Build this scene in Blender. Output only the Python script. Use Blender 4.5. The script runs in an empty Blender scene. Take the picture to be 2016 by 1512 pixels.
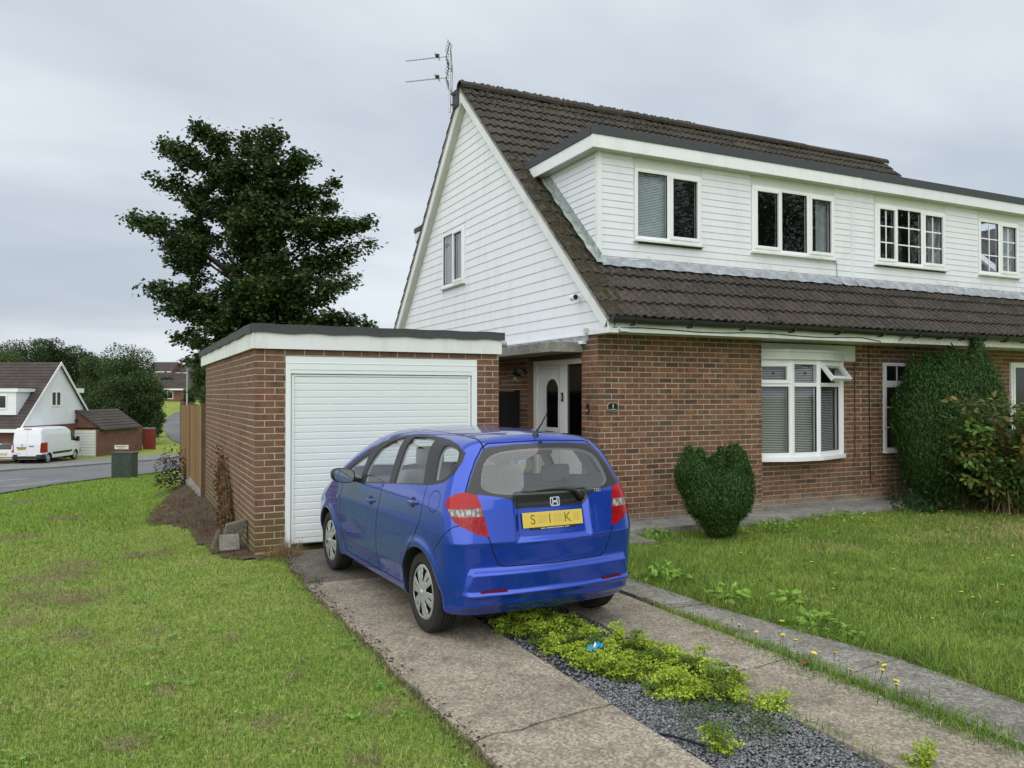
import bpy, bmesh, math, random
import numpy as np
from mathutils import Vector, Matrix

random.seed(7)
RNG = np.random.default_rng(11)
sc = bpy.context.scene
COL = sc.collection
PI = math.pi
R = math.radians

# ------------------------------------------------------------------ camera
cd = bpy.data.cameras.new('camera')
cam = bpy.data.objects.new('camera', cd)
COL.objects.link(cam)
cd.sensor_fit = 'HORIZONTAL'
cd.sensor_width = 36.0
cd.lens = 36.0 * 1580.0 / 2016.0
cd.clip_start = 0.1
cd.clip_end = 3000
cam.location = (0, 0, 1.8)
cam.rotation_euler = (R(90 + 0.76), 0, R(-25.9))
sc.camera = cam

# ------------------------------------------------------------------ light
SUN_EL, SUN_AZ = 52.0, 222.0          # azimuth: clockwise from +Y, the side the light comes from
SUN_DIR = Vector((math.sin(R(SUN_AZ)) * math.cos(R(SUN_EL)), math.cos(R(SUN_AZ)) * math.cos(R(SUN_EL)), math.sin(R(SUN_EL))))
sd = bpy.data.lights.new('sun', 'SUN')
sd.energy = 1.5
sd.angle = R(110)
sd.color = (1.0, 0.97, 0.93)
sun = bpy.data.objects.new('sun', sd)
COL.objects.link(sun)
sun.location = (0, 0, 30)
sun.rotation_euler = (-SUN_DIR).to_track_quat('-Z', 'Y').to_euler()

world = bpy.data.worlds.new('World')
sc.world = world
world.use_nodes = True
wn, wl = world.node_tree.nodes, world.node_tree.links
wn.clear()
w_out = wn.new('ShaderNodeOutputWorld')
w_bg = wn.new('ShaderNodeBackground')
w_bg.inputs['Strength'].default_value = 0.1
w_sky = wn.new('ShaderNodeTexSky')
w_sky.sky_type = 'NISHITA'
w_sky.sun_disc = False
w_sky.sun_elevation = R(SUN_EL)
w_sky.sun_rotation = R(SUN_AZ)
w_tc = wn.new('ShaderNodeTexCoord')
w_sep = wn.new('ShaderNodeSeparateXYZ')
wl.new(w_tc.outputs['Generated'], w_sep.inputs[0])


def wmath(op, a, b=None):
    n = wn.new('ShaderNodeMath')
    n.operation = op
    for i, v in enumerate((a, b)):
        if v is None:
            continue
        if isinstance(v, (int, float)):
            n.inputs[i].default_value = v
        else:
            wl.new(v, n.inputs[i])
    return n.outputs[0]


zz = wmath('ADD', wmath('MAXIMUM', w_sep.outputs[2], 0.0), 0.22)
cx = wmath('DIVIDE', w_sep.outputs[0], zz)
cy = wmath('DIVIDE', w_sep.outputs[1], zz)
w_comb = wn.new('ShaderNodeCombineXYZ')
wl.new(cx, w_comb.inputs[0]); wl.new(cy, w_comb.inputs[1])
w_map = wn.new('ShaderNodeMapping')
w_map.inputs['Location'].default_value = (1.3, 4.1, 0.0)
w_map.inputs['Rotation'].default_value = (0, 0, R(25))
w_map.inputs['Scale'].default_value = (0.55, 1.0, 1.0)
wl.new(w_comb.outputs[0], w_map.inputs[0])
w_no = wn.new('ShaderNodeTexNoise')
w_no.inputs['Scale'].default_value = 0.85
w_no.inputs['Detail'].default_value = 5.0
w_no.inputs['Roughness'].default_value = 0.5
w_no.inputs['Distortion'].default_value = 0.35
wl.new(w_map.outputs[0], w_no.inputs['Vector'])
w_cr = wn.new('ShaderNodeValToRGB')
w_cr.color_ramp.interpolation = 'EASE'
w_cr.color_ramp.elements[0].position = 0.30
w_cr.color_ramp.elements[0].color = (0.295, 0.330, 0.378, 1)
w_cr.color_ramp.elements[1].position = 0.64
w_cr.color_ramp.elements[1].color = (0.475, 0.505, 0.535, 1)
wl.new(w_no.outputs[0], w_cr.inputs[0])
w_sc = wn.new('ShaderNodeMix'); w_sc.data_type = 'RGBA'; w_sc.blend_type = 'MULTIPLY'
w_sc.inputs[0].default_value = 1.0
w_sc.inputs[7].default_value = (10.0, 10.0, 10.0, 1)     # cloud radiance against the 0.1 strength
wl.new(w_cr.outputs[0], w_sc.inputs[6])
w_mix = wn.new('ShaderNodeMix'); w_mix.data_type = 'RGBA'
w_mix.inputs[0].default_value = 0.94                      # the cloud deck hides nearly all of the clear sky
wl.new(w_sky.outputs[0], w_mix.inputs[6])
wl.new(w_sc.outputs[2], w_mix.inputs[7])
wl.new(w_mix.outputs[2], w_bg.inputs[0])
wl.new(w_bg.outputs[0], w_out.inputs[0])

sc.view_settings.view_transform = 'Standard'
sc.view_settings.look = 'None'
sc.view_settings.exposure = 0.8
sc.view_settings.gamma = 1.0
sc.view_settings.use_curve_mapping = False
sc.render.engine = 'CYCLES'
sc.cycles.use_denoising = True
sc.cycles.max_bounces = 8
sc.cycles.transparent_max_bounces = 16
sc.cycles.caustics_reflective = False
sc.cycles.caustics_refractive = False


# ------------------------------------------------------------------ materials
class NT:
    """small helper to write a node material"""
    def __init__(self, name):
        self.m = bpy.data.materials.new(name)
        self.m.use_nodes = True
        self.n = self.m.node_tree.nodes
        self.l = self.m.node_tree.links
        self.n.clear()
        self.out = self.n.new('ShaderNodeOutputMaterial')

    def _in(self, sock, v):
        if v is None:
            return
        if isinstance(v, bpy.types.NodeSocket):
            self.l.new(v, sock)
        elif isinstance(v, (tuple, list)) and sock.type == 'RGBA' and len(v) == 3:
            sock.default_value = (*v, 1)
        else:
            sock.default_value = v

    def coord(self, kind='Object', scale=(1, 1, 1)):
        t = self.n.new('ShaderNodeTexCoord')
        if kind == 'World':
            g = self.n.new('ShaderNodeNewGeometry'); o = g.outputs['Position']
        else:
            o = t.outputs[kind]
        mp = self.n.new('ShaderNodeMapping')
        mp.inputs['Scale'].default_value = scale
        self.l.new(o, mp.inputs[0])
        return mp.outputs[0]

    def noise(self, vec, scale, detail=4, rough=0.55, dist=0.0):
        t = self.n.new('ShaderNodeTexNoise')
        self._in(t.inputs['Vector'], vec)
        t.inputs['Scale'].default_value = scale
        t.inputs['Detail'].default_value = detail
        t.inputs['Roughness'].default_value = rough
        t.inputs['Distortion'].default_value = dist
        return t.outputs[0]

    def voronoi(self, vec, scale, feat='F1', out='Distance', rnd=1.0):
        t = self.n.new('ShaderNodeTexVoronoi')
        t.feature = feat
        self._in(t.inputs['Vector'], vec)
        t.inputs['Scale'].default_value = scale
        t.inputs['Randomness'].default_value = rnd
        return t.outputs[out]

    def ramp(self, fac, stops, interp='LINEAR'):
        r = self.n.new('ShaderNodeValToRGB')
        r.color_ramp.interpolation = interp
        els = r.color_ramp.elements
        while len(els) < len(stops):
            els.new(0.5)
        for e, (p, c) in zip(els, stops):
            e.position = p
            e.color = (c, c, c, 1) if isinstance(c, (int, float)) else (*c, 1)
        self._in(r.inputs[0], fac)
        return r.outputs[0]

    def mix(self, fac, a, b, blend='MIX'):
        m = self.n.new('ShaderNodeMix'); m.data_type = 'RGBA'; m.blend_type = blend
        self._in(m.inputs[0], fac); self._in(m.inputs[6], a); self._in(m.inputs[7], b)
        return m.outputs[2]

    def math(self, op, a, b=None, clamp=False):
        m = self.n.new('ShaderNodeMath'); m.operation = op; m.use_clamp = clamp
        self._in(m.inputs[0], a)
        if b is not None:
            self._in(m.inputs[1], b)
        return m.outputs[0]

    def bump(self, h, strength=0.3, dist=0.01):
        b = self.n.new('ShaderNodeBump')
        b.inputs['Strength'].default_value = strength
        b.inputs['Distance'].default_value = dist
        self._in(b.inputs['Height'], h)
        return b.outputs[0]

    def rnd(self):
        o = self.n.new('ShaderNodeObjectInfo'); g = self.n.new('ShaderNodeNewGeometry')
        return self.math('FRACT', self.math('ADD', o.outputs['Random'], g.outputs['Random Per Island']))

    def attr(self, name):
        a = self.n.new('ShaderNodeAttribute'); a.attribute_name = name
        return a.outputs['Color']

    def pbsdf(self, col, rough=0.6, normal=None, **kw):
        b = self.n.new('ShaderNodeBsdfPrincipled')
        self._in(b.inputs['Base Color'], col)
        self._in(b.inputs['Roughness'], rough)
        self._in(b.inputs['Normal'], normal)
        for k, v in kw.items():
            self._in(b.inputs[k.replace('_', ' ')], v)
        self.l.new(b.outputs[0], self.out.inputs[0])
        return b


def simple(name, col, rough=0.6, var=0.0, scale=6.0, **kw):
    t = NT(name)
    c = col
    if var:
        f = t.noise(t.coord('World'), scale, 5, 0.6)
        f = t.ramp(f, [(0.3, 0.0), (0.7, 1.0)])
        lo = tuple(x * (1 - var) for x in col); hi = tuple(min(1, x * (1 + var)) for x in col)
        c = t.mix(f, lo, hi)
    t.pbsdf(c, rough, **kw)
    return t.m


M = {}


def brick_mat(name, stops, algae=0.0, salt=0.0):
    t = NT(name)
    v = t.coord('World')
    base = t.ramp(t.rnd(), stops, 'LINEAR')
    big = t.noise(v, 1.1, 3, 0.5)
    fine = t.noise(v, 60, 4, 0.6)
    mid = t.noise(v, 9, 3, 0.6)
    c = t.mix(t.ramp(fine, [(0.35, 0.0), (0.7, 0.5)]), base, (0.20, 0.135, 0.095))
    c = t.mix(t.ramp(mid, [(0.48, 0.0), (0.70, 0.75)]), c, (0.045, 0.033, 0.030))
    c = t.mix(t.ramp(big, [(0.45, 0.0), (0.7, 0.35)]), c, (0.19, 0.12, 0.075))
    if algae:
        s = t.n.new('ShaderNodeSeparateXYZ'); t.l.new(v, s.inputs[0])
        h = t.math('ADD', s.outputs[2], t.math('MULTIPLY', t.math('SUBTRACT', big, 0.5), 1.6))
        k = t.ramp(h, [(0.02, algae), (0.62, 0.0)])
        c = t.mix(k, c, (0.115, 0.088, 0.030))
    if salt:
        s = t.n.new('ShaderNodeSeparateXYZ'); t.l.new(v, s.inputs[0])
        h = t.math('ADD', s.outputs[2], t.math('MULTIPLY', t.math('SUBTRACT', t.noise(v, 4, 4, .6), 0.5), 0.35))
        c = t.mix(t.ramp(h, [(0.10, salt), (0.24, 0.0)]), c, (0.30, 0.25, 0.19))       # salts and lichen on the lowest courses
    t.pbsdf(c, 0.9, t.bump(fine, 0.5, 0.004))
    return t.m


HB = [(0.0, (0.155, 0.072, 0.046)), (0.12, (0.190, 0.080, 0.048)), (0.25, (0.115, 0.058, 0.042)), (0.38, (0.165, 0.090, 0.055)),
      (0.5, (0.045, 0.032, 0.030)), (0.6, (0.250, 0.120, 0.072)), (0.72, (0.150, 0.100, 0.064)), (0.84, (0.034, 0.026, 0.026)), (0.92, (0.220, 0.096, 0.054)), (1.0, (0.130, 0.066, 0.044))]
HB = [(p, (c[0] * 1.14, c[1] * 1.06, c[2] * .90)) for p, c in HB]
M['brick_house'] = brick_mat('brick_house', HB, salt=.6)
GB = [(0.0, (0.105, 0.058, 0.043)), (0.15, (0.135, 0.058, 0.042)), (0.3, (0.085, 0.052, 0.041)), (0.45, (0.125, 0.075, 0.047)),
      (0.6, (0.150, 0.063, 0.042)), (0.75, (0.068, 0.046, 0.042)), (0.88, (0.115, 0.066, 0.044)), (1.0, (0.14, 0.07, 0.045))]
GB = [(p, (c[0] * 1.36, c[1] * 1.18, c[2] * 1.0)) for p, c in GB]
M['brick_garage'] = brick_mat('brick_garage', GB, algae=0.85)


def mortar_mat():
    t = NT('mortar')
    v = t.coord('World')
    c = t.mix(t.ramp(t.noise(v, 3, 4), [(0.35, 0.0), (0.7, 1.0)]), (0.40, 0.305, 0.21), (0.56, 0.445, 0.32))
    t.pbsdf(c, 0.95, t.bump(t.noise(v, 90, 3), 0.5, 0.004))
    return t.m


M['mortar'] = mortar_mat()


def white_mat(name, col, dirt=(0.36, 0.34, 0.29), amt=0.35, rough=0.45, foot=None):
    t = NT(name)
    v = t.coord('World', (1, 1, 0.25))
    f = t.noise(v, 4.5, 6, 0.65)
    v2 = t.coord('World')
    g = t.noise(v2, 0.8, 3, 0.5)
    k = t.math('MULTIPLY', t.ramp(f, [(0.48, 0.0), (0.8, 1.0)]), t.ramp(g, [(0.35, 0.3), (0.7, 1.0)]))
    k = t.math('MULTIPLY', k, amt)
    sp = t.noise(v2, 40, 3, 0.7)
    k2 = t.ramp(sp, [(0.70, 0.0), (0.78, amt * 0.8)])
    c = t.mix(k, col, dirt)
    c = t.mix(k2, c, dirt)
    if foot:                                 # algae splashed up from the flashing
        s = t.n.new('ShaderNodeSeparateXYZ'); t.l.new(v2, s.inputs[0])
        h = t.math('ADD', s.outputs[2], t.math('MULTIPLY', t.math('SUBTRACT', t.noise(v2, 2.2, 5, .65), 0.5), 0.9))
        c = t.mix(t.math('MULTIPLY', t.ramp(t.math('SUBTRACT', h, foot), [(0.0, 0.75), (0.12, 0.0)]), t.ramp(t.noise(v2, 30, 4, .7), [(.35, .3), (.65, 1.0)])), c, (0.34, 0.32, 0.22))
    t.pbsdf(c, rough)
    return t.m


M['upvc'] = white_mat('white_upvc', (0.84, 0.86, 0.87), amt=0.22, rough=0.35)
M['siding'] = white_mat('white_siding', (0.82, 0.845, 0.875), amt=0.34, rough=0.4)
M['siding_old'] = white_mat('weathered_white_siding', (0.765, 0.80, 0.85), dirt=(0.46, 0.45, 0.40), amt=0.35, rough=0.45, foot=3.64)
M['old_white'] = white_mat('peeling_white_paint', (0.76, 0.78, 0.78), dirt=(0.40, 0.38, 0.32), amt=0.75, rough=0.6)
M['panel_white'] = white_mat('white_infill_panel', (0.66, 0.68, 0.67), dirt=(0.42, 0.42, 0.38), amt=0.45, rough=0.5)
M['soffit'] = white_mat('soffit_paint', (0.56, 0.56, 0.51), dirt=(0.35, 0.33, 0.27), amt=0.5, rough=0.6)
M['door_white'] = white_mat('white_door_steel', (0.80, 0.85, 0.84), dirt=(0.60, 0.62, 0.58), amt=0.2, rough=0.4)


def felt_mat(name, col):
    t = NT(name)
    v = t.coord('World')
    f = t.noise(v, 70, 3, 0.7)
    g = t.noise(v, 3, 4)
    c = t.mix(t.ramp(f, [(0.3, 0.0), (0.7, 1.0)]), tuple(x * 0.65 for x in col), tuple(x * 1.45 for x in col))
    c = t.mix(t.ramp(g, [(0.5, 0.0), (0.75, 0.4)]), c, (0.075, 0.08, 0.06))
    t.pbsdf(c, 0.9, t.bump(f, 0.5, 0.003))
    return t.m


M['felt'] = felt_mat('roofing_felt', (0.055, 0.06, 0.062))
M['felt_trim'] = felt_mat('grey_roof_trim', (0.055, 0.063, 0.075))


def tile_mat():
    t = NT('roof_tile')
    v = t.coord('World')
    r = t.rnd()
    base = t.ramp(r, [(0.0, (0.024, 0.021, 0.019)), (0.3, (0.042, 0.034, 0.030)), (0.55, (0.018, 0.016, 0.015)), (0.75, (0.052, 0.040, 0.033)), (1.0, (0.030, 0.026, 0.023))])
    f = t.noise(v, 24, 5, 0.7)
    c = t.mix(t.ramp(f, [(0.48, 0.0), (0.70, 0.75)]), base, (0.135, 0.112, 0.084))       # pale lichen bloom
    g = t.noise(v, 1.3, 5, 0.6)
    k = t.math('MULTIPLY', t.ramp(g, [(0.50, 0.0), (0.68, 0.9)]), t.ramp(t.noise(v, 18, 3, 0.6), [(0.4, 0.0), (0.62, 1.0)]))
    c = t.mix(k, c, (0.030, 0.032, 0.012))                                             # moss
    s = t.noise(v, 42, 2, 0.5)
    c = t.mix(t.ramp(s, [(0.735, 0.0), (0.76, 0.8)]), c, (0.34, 0.33, 0.29))             # white lichen spots
    t.pbsdf(c, 0.92, t.bump(t.noise(v, 55, 4, 0.7), 0.7, 0.01))
    return t.m


M['tile'] = tile_mat()
M['tile_far'] = simple('far_roof_tile', (0.055, 0.045, 0.041), 0.9, 0.5, 3.0)


def moss_mat():
    t = NT('moss')
    v = t.coord('World')
    c = t.ramp(t.noise(v, 26, 4, 0.6), [(0.3, (0.018, 0.016, 0.010)), (0.5, (0.045, 0.040, 0.020)), (0.7, (0.085, 0.070, 0.030))])
    t.pbsdf(c, 1.0, t.bump(t.noise(v, 120, 3), 1.0, 0.02))
    return t.m


M['moss'] = moss_mat()


def lead_mat():
    t = NT('lead_flashing')
    v = t.coord('World')
    c = t.ramp(t.noise(v, 7, 5, 0.65), [(0.3, (0.17, 0.19, 0.21)), (0.55, (0.33, 0.36, 0.39)), (0.75, (0.52, 0.54, 0.55))])
    t.pbsdf(c, 0.6, t.bump(t.noise(v, 8, 4), 0.6, 0.03))
    return t.m


M['lead'] = lead_mat()


def green_lead():
    t = NT('green_stained_flashing')
    v = t.coord('World')
    c = t.ramp(t.noise(v, 10, 5, 0.65), [(0.32, (0.14, 0.17, 0.15)), (0.5, (0.30, 0.37, 0.31)), (0.72, (0.50, 0.55, 0.48))])
    t.pbsdf(c, 0.6, t.bump(t.noise(v, 12, 4), 0.6, 0.02))
    return t.m


M['lead_green'] = green_lead()
M['gutter'] = simple('black_gutter_plastic', (0.018, 0.020, 0.022), 0.35, 0.3)
M['black'] = simple('black_plastic', (0.012, 0.012, 0.013), 0.45)
M['matt_black'] = simple('dull_black', (0.006, 0.006, 0.007), 0.9)
M['black_gloss'] = simple('gloss_black', (0.006, 0.006, 0.008), 0.12)
M['alu'] = simple('aluminium', (0.45, 0.46, 0.47), 0.4, Metallic=0.9)
M['dark_metal'] = simple('dark_metal', (0.08, 0.085, 0.09), 0.5, Metallic=0.6)
M['chrome'] = simple('chrome', (0.75, 0.76, 0.78), 0.12, Metallic=1.0)
M['iron_black'] = simple('black_painted_iron', (0.01, 0.01, 0.011), 0.4)
M['white_plain'] = simple('white_paint', (0.80, 0.81, 0.81), 0.4)


def glass_mat(name, tint=(0.86, 0.90, 0.89), ior=1.5, glossy=1.0, rough=0.0):
    t = NT(name)
    fr = t.n.new('ShaderNodeFresnel')
    ge = t.n.new('ShaderNodeNewGeometry')        # the same reflectance from both sides of a thin pane
    t.l.new(t.math('ADD', t.math('MULTIPLY', ge.outputs['Backfacing'], 1.0 / ior - ior), ior), fr.inputs[0])
    k = t.math('MULTIPLY', fr.outputs[0], glossy, clamp=True)
    tr = t.n.new('ShaderNodeBsdfTransparent'); tr.inputs[0].default_value = (*tint, 1)
    gl = t.n.new('ShaderNodeBsdfGlossy'); gl.inputs[1].default_value = rough
    gl.inputs[0].default_value = (1, 1, 1, 1)
    mx = t.n.new('ShaderNodeMixShader')
    t.l.new(k, mx.inputs[0]); t.l.new(tr.outputs[0], mx.inputs[1]); t.l.new(gl.outputs[0], mx.inputs[2])
    t.l.new(mx.outputs[0], t.out.inputs[0])
    return t.m


M['glass'] = glass_mat('window_glass', (0.88, 0.91, 0.90), 1.5, 1.9)
M['glass_dark'] = glass_mat('dark_obscured_glass', (0.10, 0.12, 0.125), 1.5, 1.2, 0.12)
M['car_glass'] = glass_mat('car_glass', (0.95, 0.97, 0.96), 1.5, 1.3)
M['car_rear_glass'] = glass_mat('car_rear_glass', (0.74, 0.77, 0.765), 1.5, 2.7)
M['blind'] = simple('blind_slat', (0.60, 0.62, 0.62), 0.5)
M['blind_grey'] = simple('grey_blind_slat', (0.50, 0.56, 0.60), 0.5)
M['curtain'] = simple('grey_curtain', (0.34, 0.37, 0.40), 0.9, 0.2)
M['room'] = simple('room_wall', (0.055, 0.055, 0.055), 0.9)


def concrete_mat(name, a, b, speck=0.6, moss=0.0):
    t = NT(name)
    v = t.coord('World')
    big = t.noise(v, 1.3, 5, 0.6)
    c = t.mix(t.ramp(big, [(0.3, 0.0), (0.7, 1.0)]), a, b)
    ag = t.voronoi(v, 70, 'F1', 'Color')
    agv = t.ramp(ag, [(0.1, 0.28), (0.5, 0.9), (0.9, 1.8)])
    c = t.mix(speck, c, agv, 'MULTIPLY')
    st = t.noise(v, 5.0, 6, 0.7)
    c = t.mix(t.ramp(st, [(0.50, 0.0), (0.70, 0.65)]), c, tuple(x * 0.45 for x in a))       # dark stains
    li = t.noise(v, 14, 3, 0.6)
    c = t.mix(t.ramp(li, [(0.66 if moss else 0.71, 0.0), (0.72 if moss else 0.75, 0.6)]), c, (0.46, 0.46, 0.42))               # pale lichen
    if moss:
        c = t.mix(t.math('MULTIPLY', t.ramp(t.noise(v, 6, 5, 0.65), [(0.5, 0.0), (0.68, 1.0)]), moss), c, (0.05, 0.055, 0.022))
    h = t.math('ADD', t.noise(v, 140, 3, 0.7), t.math('MULTIPLY', st, 0.8))
    t.pbsdf(c, 0.92, t.bump(h, 0.55, 0.006))
    return t.m


M['concrete'] = concrete_mat('drive_concrete', (0.215, 0.186, 0.142), (0.345, 0.300, 0.230))
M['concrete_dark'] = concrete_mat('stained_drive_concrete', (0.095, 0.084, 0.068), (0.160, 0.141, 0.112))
M['concrete_path'] = concrete_mat('path_concrete', (0.17, 0.16, 0.138), (0.28, 0.265, 0.23), moss=0.4)
M['concrete_grey'] = concrete_mat('grey_concrete', (0.20, 0.195, 0.175), (0.33, 0.32, 0.29), speck=0.4, moss=0.3)
M['concrete_post'] = concrete_mat('pale_concrete', (0.25, 0.24, 0.21), (0.36, 0.34, 0.30), speck=0.3)


def soil_mat(name, a, b):
    t = NT(name)
    v = t.coord('World')
    c = t.mix(t.ramp(t.noise(v, 9, 6, 0.7), [(0.3, 0.0), (0.7, 1.0)]), a, b)
    t.pbsdf(c, 1.0, t.bump(t.noise(v, 45, 5, 0.7), 0.8, 0.03))
    return t.m


M['soil'] = soil_mat('soil', (0.055, 0.040, 0.026), (0.13, 0.095, 0.06))


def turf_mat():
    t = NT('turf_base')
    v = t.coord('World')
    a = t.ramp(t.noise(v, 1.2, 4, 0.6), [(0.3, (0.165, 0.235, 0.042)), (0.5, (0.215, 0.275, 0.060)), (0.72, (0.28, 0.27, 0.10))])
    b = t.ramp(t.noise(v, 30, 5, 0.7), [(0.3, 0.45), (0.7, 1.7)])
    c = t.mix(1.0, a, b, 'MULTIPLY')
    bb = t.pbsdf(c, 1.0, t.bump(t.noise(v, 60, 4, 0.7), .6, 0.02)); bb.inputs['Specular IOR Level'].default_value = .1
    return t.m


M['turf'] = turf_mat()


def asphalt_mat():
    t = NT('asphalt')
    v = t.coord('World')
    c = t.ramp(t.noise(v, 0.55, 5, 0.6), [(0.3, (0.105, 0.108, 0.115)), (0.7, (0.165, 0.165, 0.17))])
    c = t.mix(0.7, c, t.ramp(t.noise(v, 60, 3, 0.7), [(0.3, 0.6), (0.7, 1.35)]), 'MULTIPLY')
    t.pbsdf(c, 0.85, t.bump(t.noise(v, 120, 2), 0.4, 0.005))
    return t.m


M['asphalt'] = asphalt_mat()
M['asphalt_light'] = simple('pavement_asphalt', (0.19, 0.185, 0.18), 0.9, 0.25, 2.0)
M['road_paint'] = simple('white_road_paint', (0.62, 0.62, 0.60), 0.8, 0.3, 8.0)


def attr_mat(name, attr='tint', rough=0.6, up=0.0, trans=0.0):
    t = NT(name)
    c = t.attr(attr)
    nrm = None
    if up:                                   # thin blades share the turf's general facing
        ge = t.n.new('ShaderNodeNewGeometry')
        cu = t.n.new('ShaderNodeCombineXYZ'); cu.inputs[2].default_value = 1.0
        mv = t.n.new('ShaderNodeMix'); mv.data_type = 'VECTOR'; mv.inputs[0].default_value = up
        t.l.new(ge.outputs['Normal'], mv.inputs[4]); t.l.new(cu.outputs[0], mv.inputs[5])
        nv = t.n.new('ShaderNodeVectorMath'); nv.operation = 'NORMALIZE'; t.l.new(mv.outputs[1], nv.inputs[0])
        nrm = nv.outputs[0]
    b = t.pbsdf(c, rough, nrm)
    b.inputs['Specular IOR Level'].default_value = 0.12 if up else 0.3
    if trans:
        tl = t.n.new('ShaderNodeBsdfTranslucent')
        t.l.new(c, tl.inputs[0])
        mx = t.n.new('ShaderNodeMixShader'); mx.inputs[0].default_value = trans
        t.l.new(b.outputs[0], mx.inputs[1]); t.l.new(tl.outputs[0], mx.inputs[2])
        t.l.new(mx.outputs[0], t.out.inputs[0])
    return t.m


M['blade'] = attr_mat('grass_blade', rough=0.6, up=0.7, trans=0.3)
M['weed_leaf'] = attr_mat('weed_leaf', rough=0.55, up=0.45, trans=0.3)
M['leaf'] = attr_mat('leaf', rough=0.5, trans=0.28)
M['stone'] = attr_mat('slate_chip', rough=0.75)
M['dark_bark'] = simple('dark_bark', (0.036, 0.031, 0.024), 0.95, 0.4, 12.0)
M['bark'] = simple('bark', (0.075, 0.06, 0.045), 0.95, 0.4, 12.0)
M['twig'] = simple('dry_twig', (0.16, 0.11, 0.065), 0.95, 0.4, 20.0)


def fence_mat():
    t = NT('fence_timber')
    v = t.coord('World', (14, 14, 1.0))
    r = t.rnd()
    c = t.ramp(r, [(0.0, (0.22, 0.125, 0.052)), (0.5, (0.29, 0.17, 0.070)), (1.0, (0.34, 0.215, 0.10))])
    g = t.noise(v, 3.0, 5, 0.65)
    c = t.mix(t.ramp(g, [(0.4, 0.0), (0.75, 0.6)]), c, (0.12, 0.07, 0.03))
    t.pbsdf(c, 0.85, t.bump(g, 0.3, 0.004))
    return t.m


M['fence'] = fence_mat()
M['cabinet'] = simple('dark_green_paint', (0.022, 0.040, 0.026), 0.5, 0.35, 5.0)
M['red_fence'] = simple('red_stained_timber', (0.20, 0.035, 0.022), 0.8, 0.25, 6.0)
M['cream'] = simple('cream_sign', (0.62, 0.58, 0.42), 0.6, 0.08, 8.0)
M['grey_post'] = simple('galvanised_post', (0.42, 0.45, 0.45), 0.5)


# ------------------------------------------------------------------ object helpers
def link(o):
    COL.objects.link(o)
    return o


def thing(name, label, cat, loc=(0, 0, 0), rotz=0.0, group=None):
    o = link(bpy.data.objects.new(name, None))
    o.empty_display_size = 0.2
    o.location = loc
    o.rotation_euler = (0, 0, rotz)
    o['label'] = label
    o['category'] = cat
    if group:
        o['group'] = group
    return o




def wm(o):
    m = Matrix.LocRotScale(o.location, o.rotation_euler, o.scale)
    if o.parent:
        m = wm(o.parent) @ o.matrix_parent_inverse @ m
    return m


def put(o, parent, world=True):
    """parent o; world=True keeps geometry that was written in world coordinates where it is"""
    o.parent = parent
    if world:
        o.matrix_parent_inverse = wm(parent).inverted()
    return o


def tag(o, label=None, cat=None, group=None, kind=None):
    for k, v in (('label', label), ('category', cat), ('group', group), ('kind', kind)):
        if v:
            o[k] = v
    return o


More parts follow.
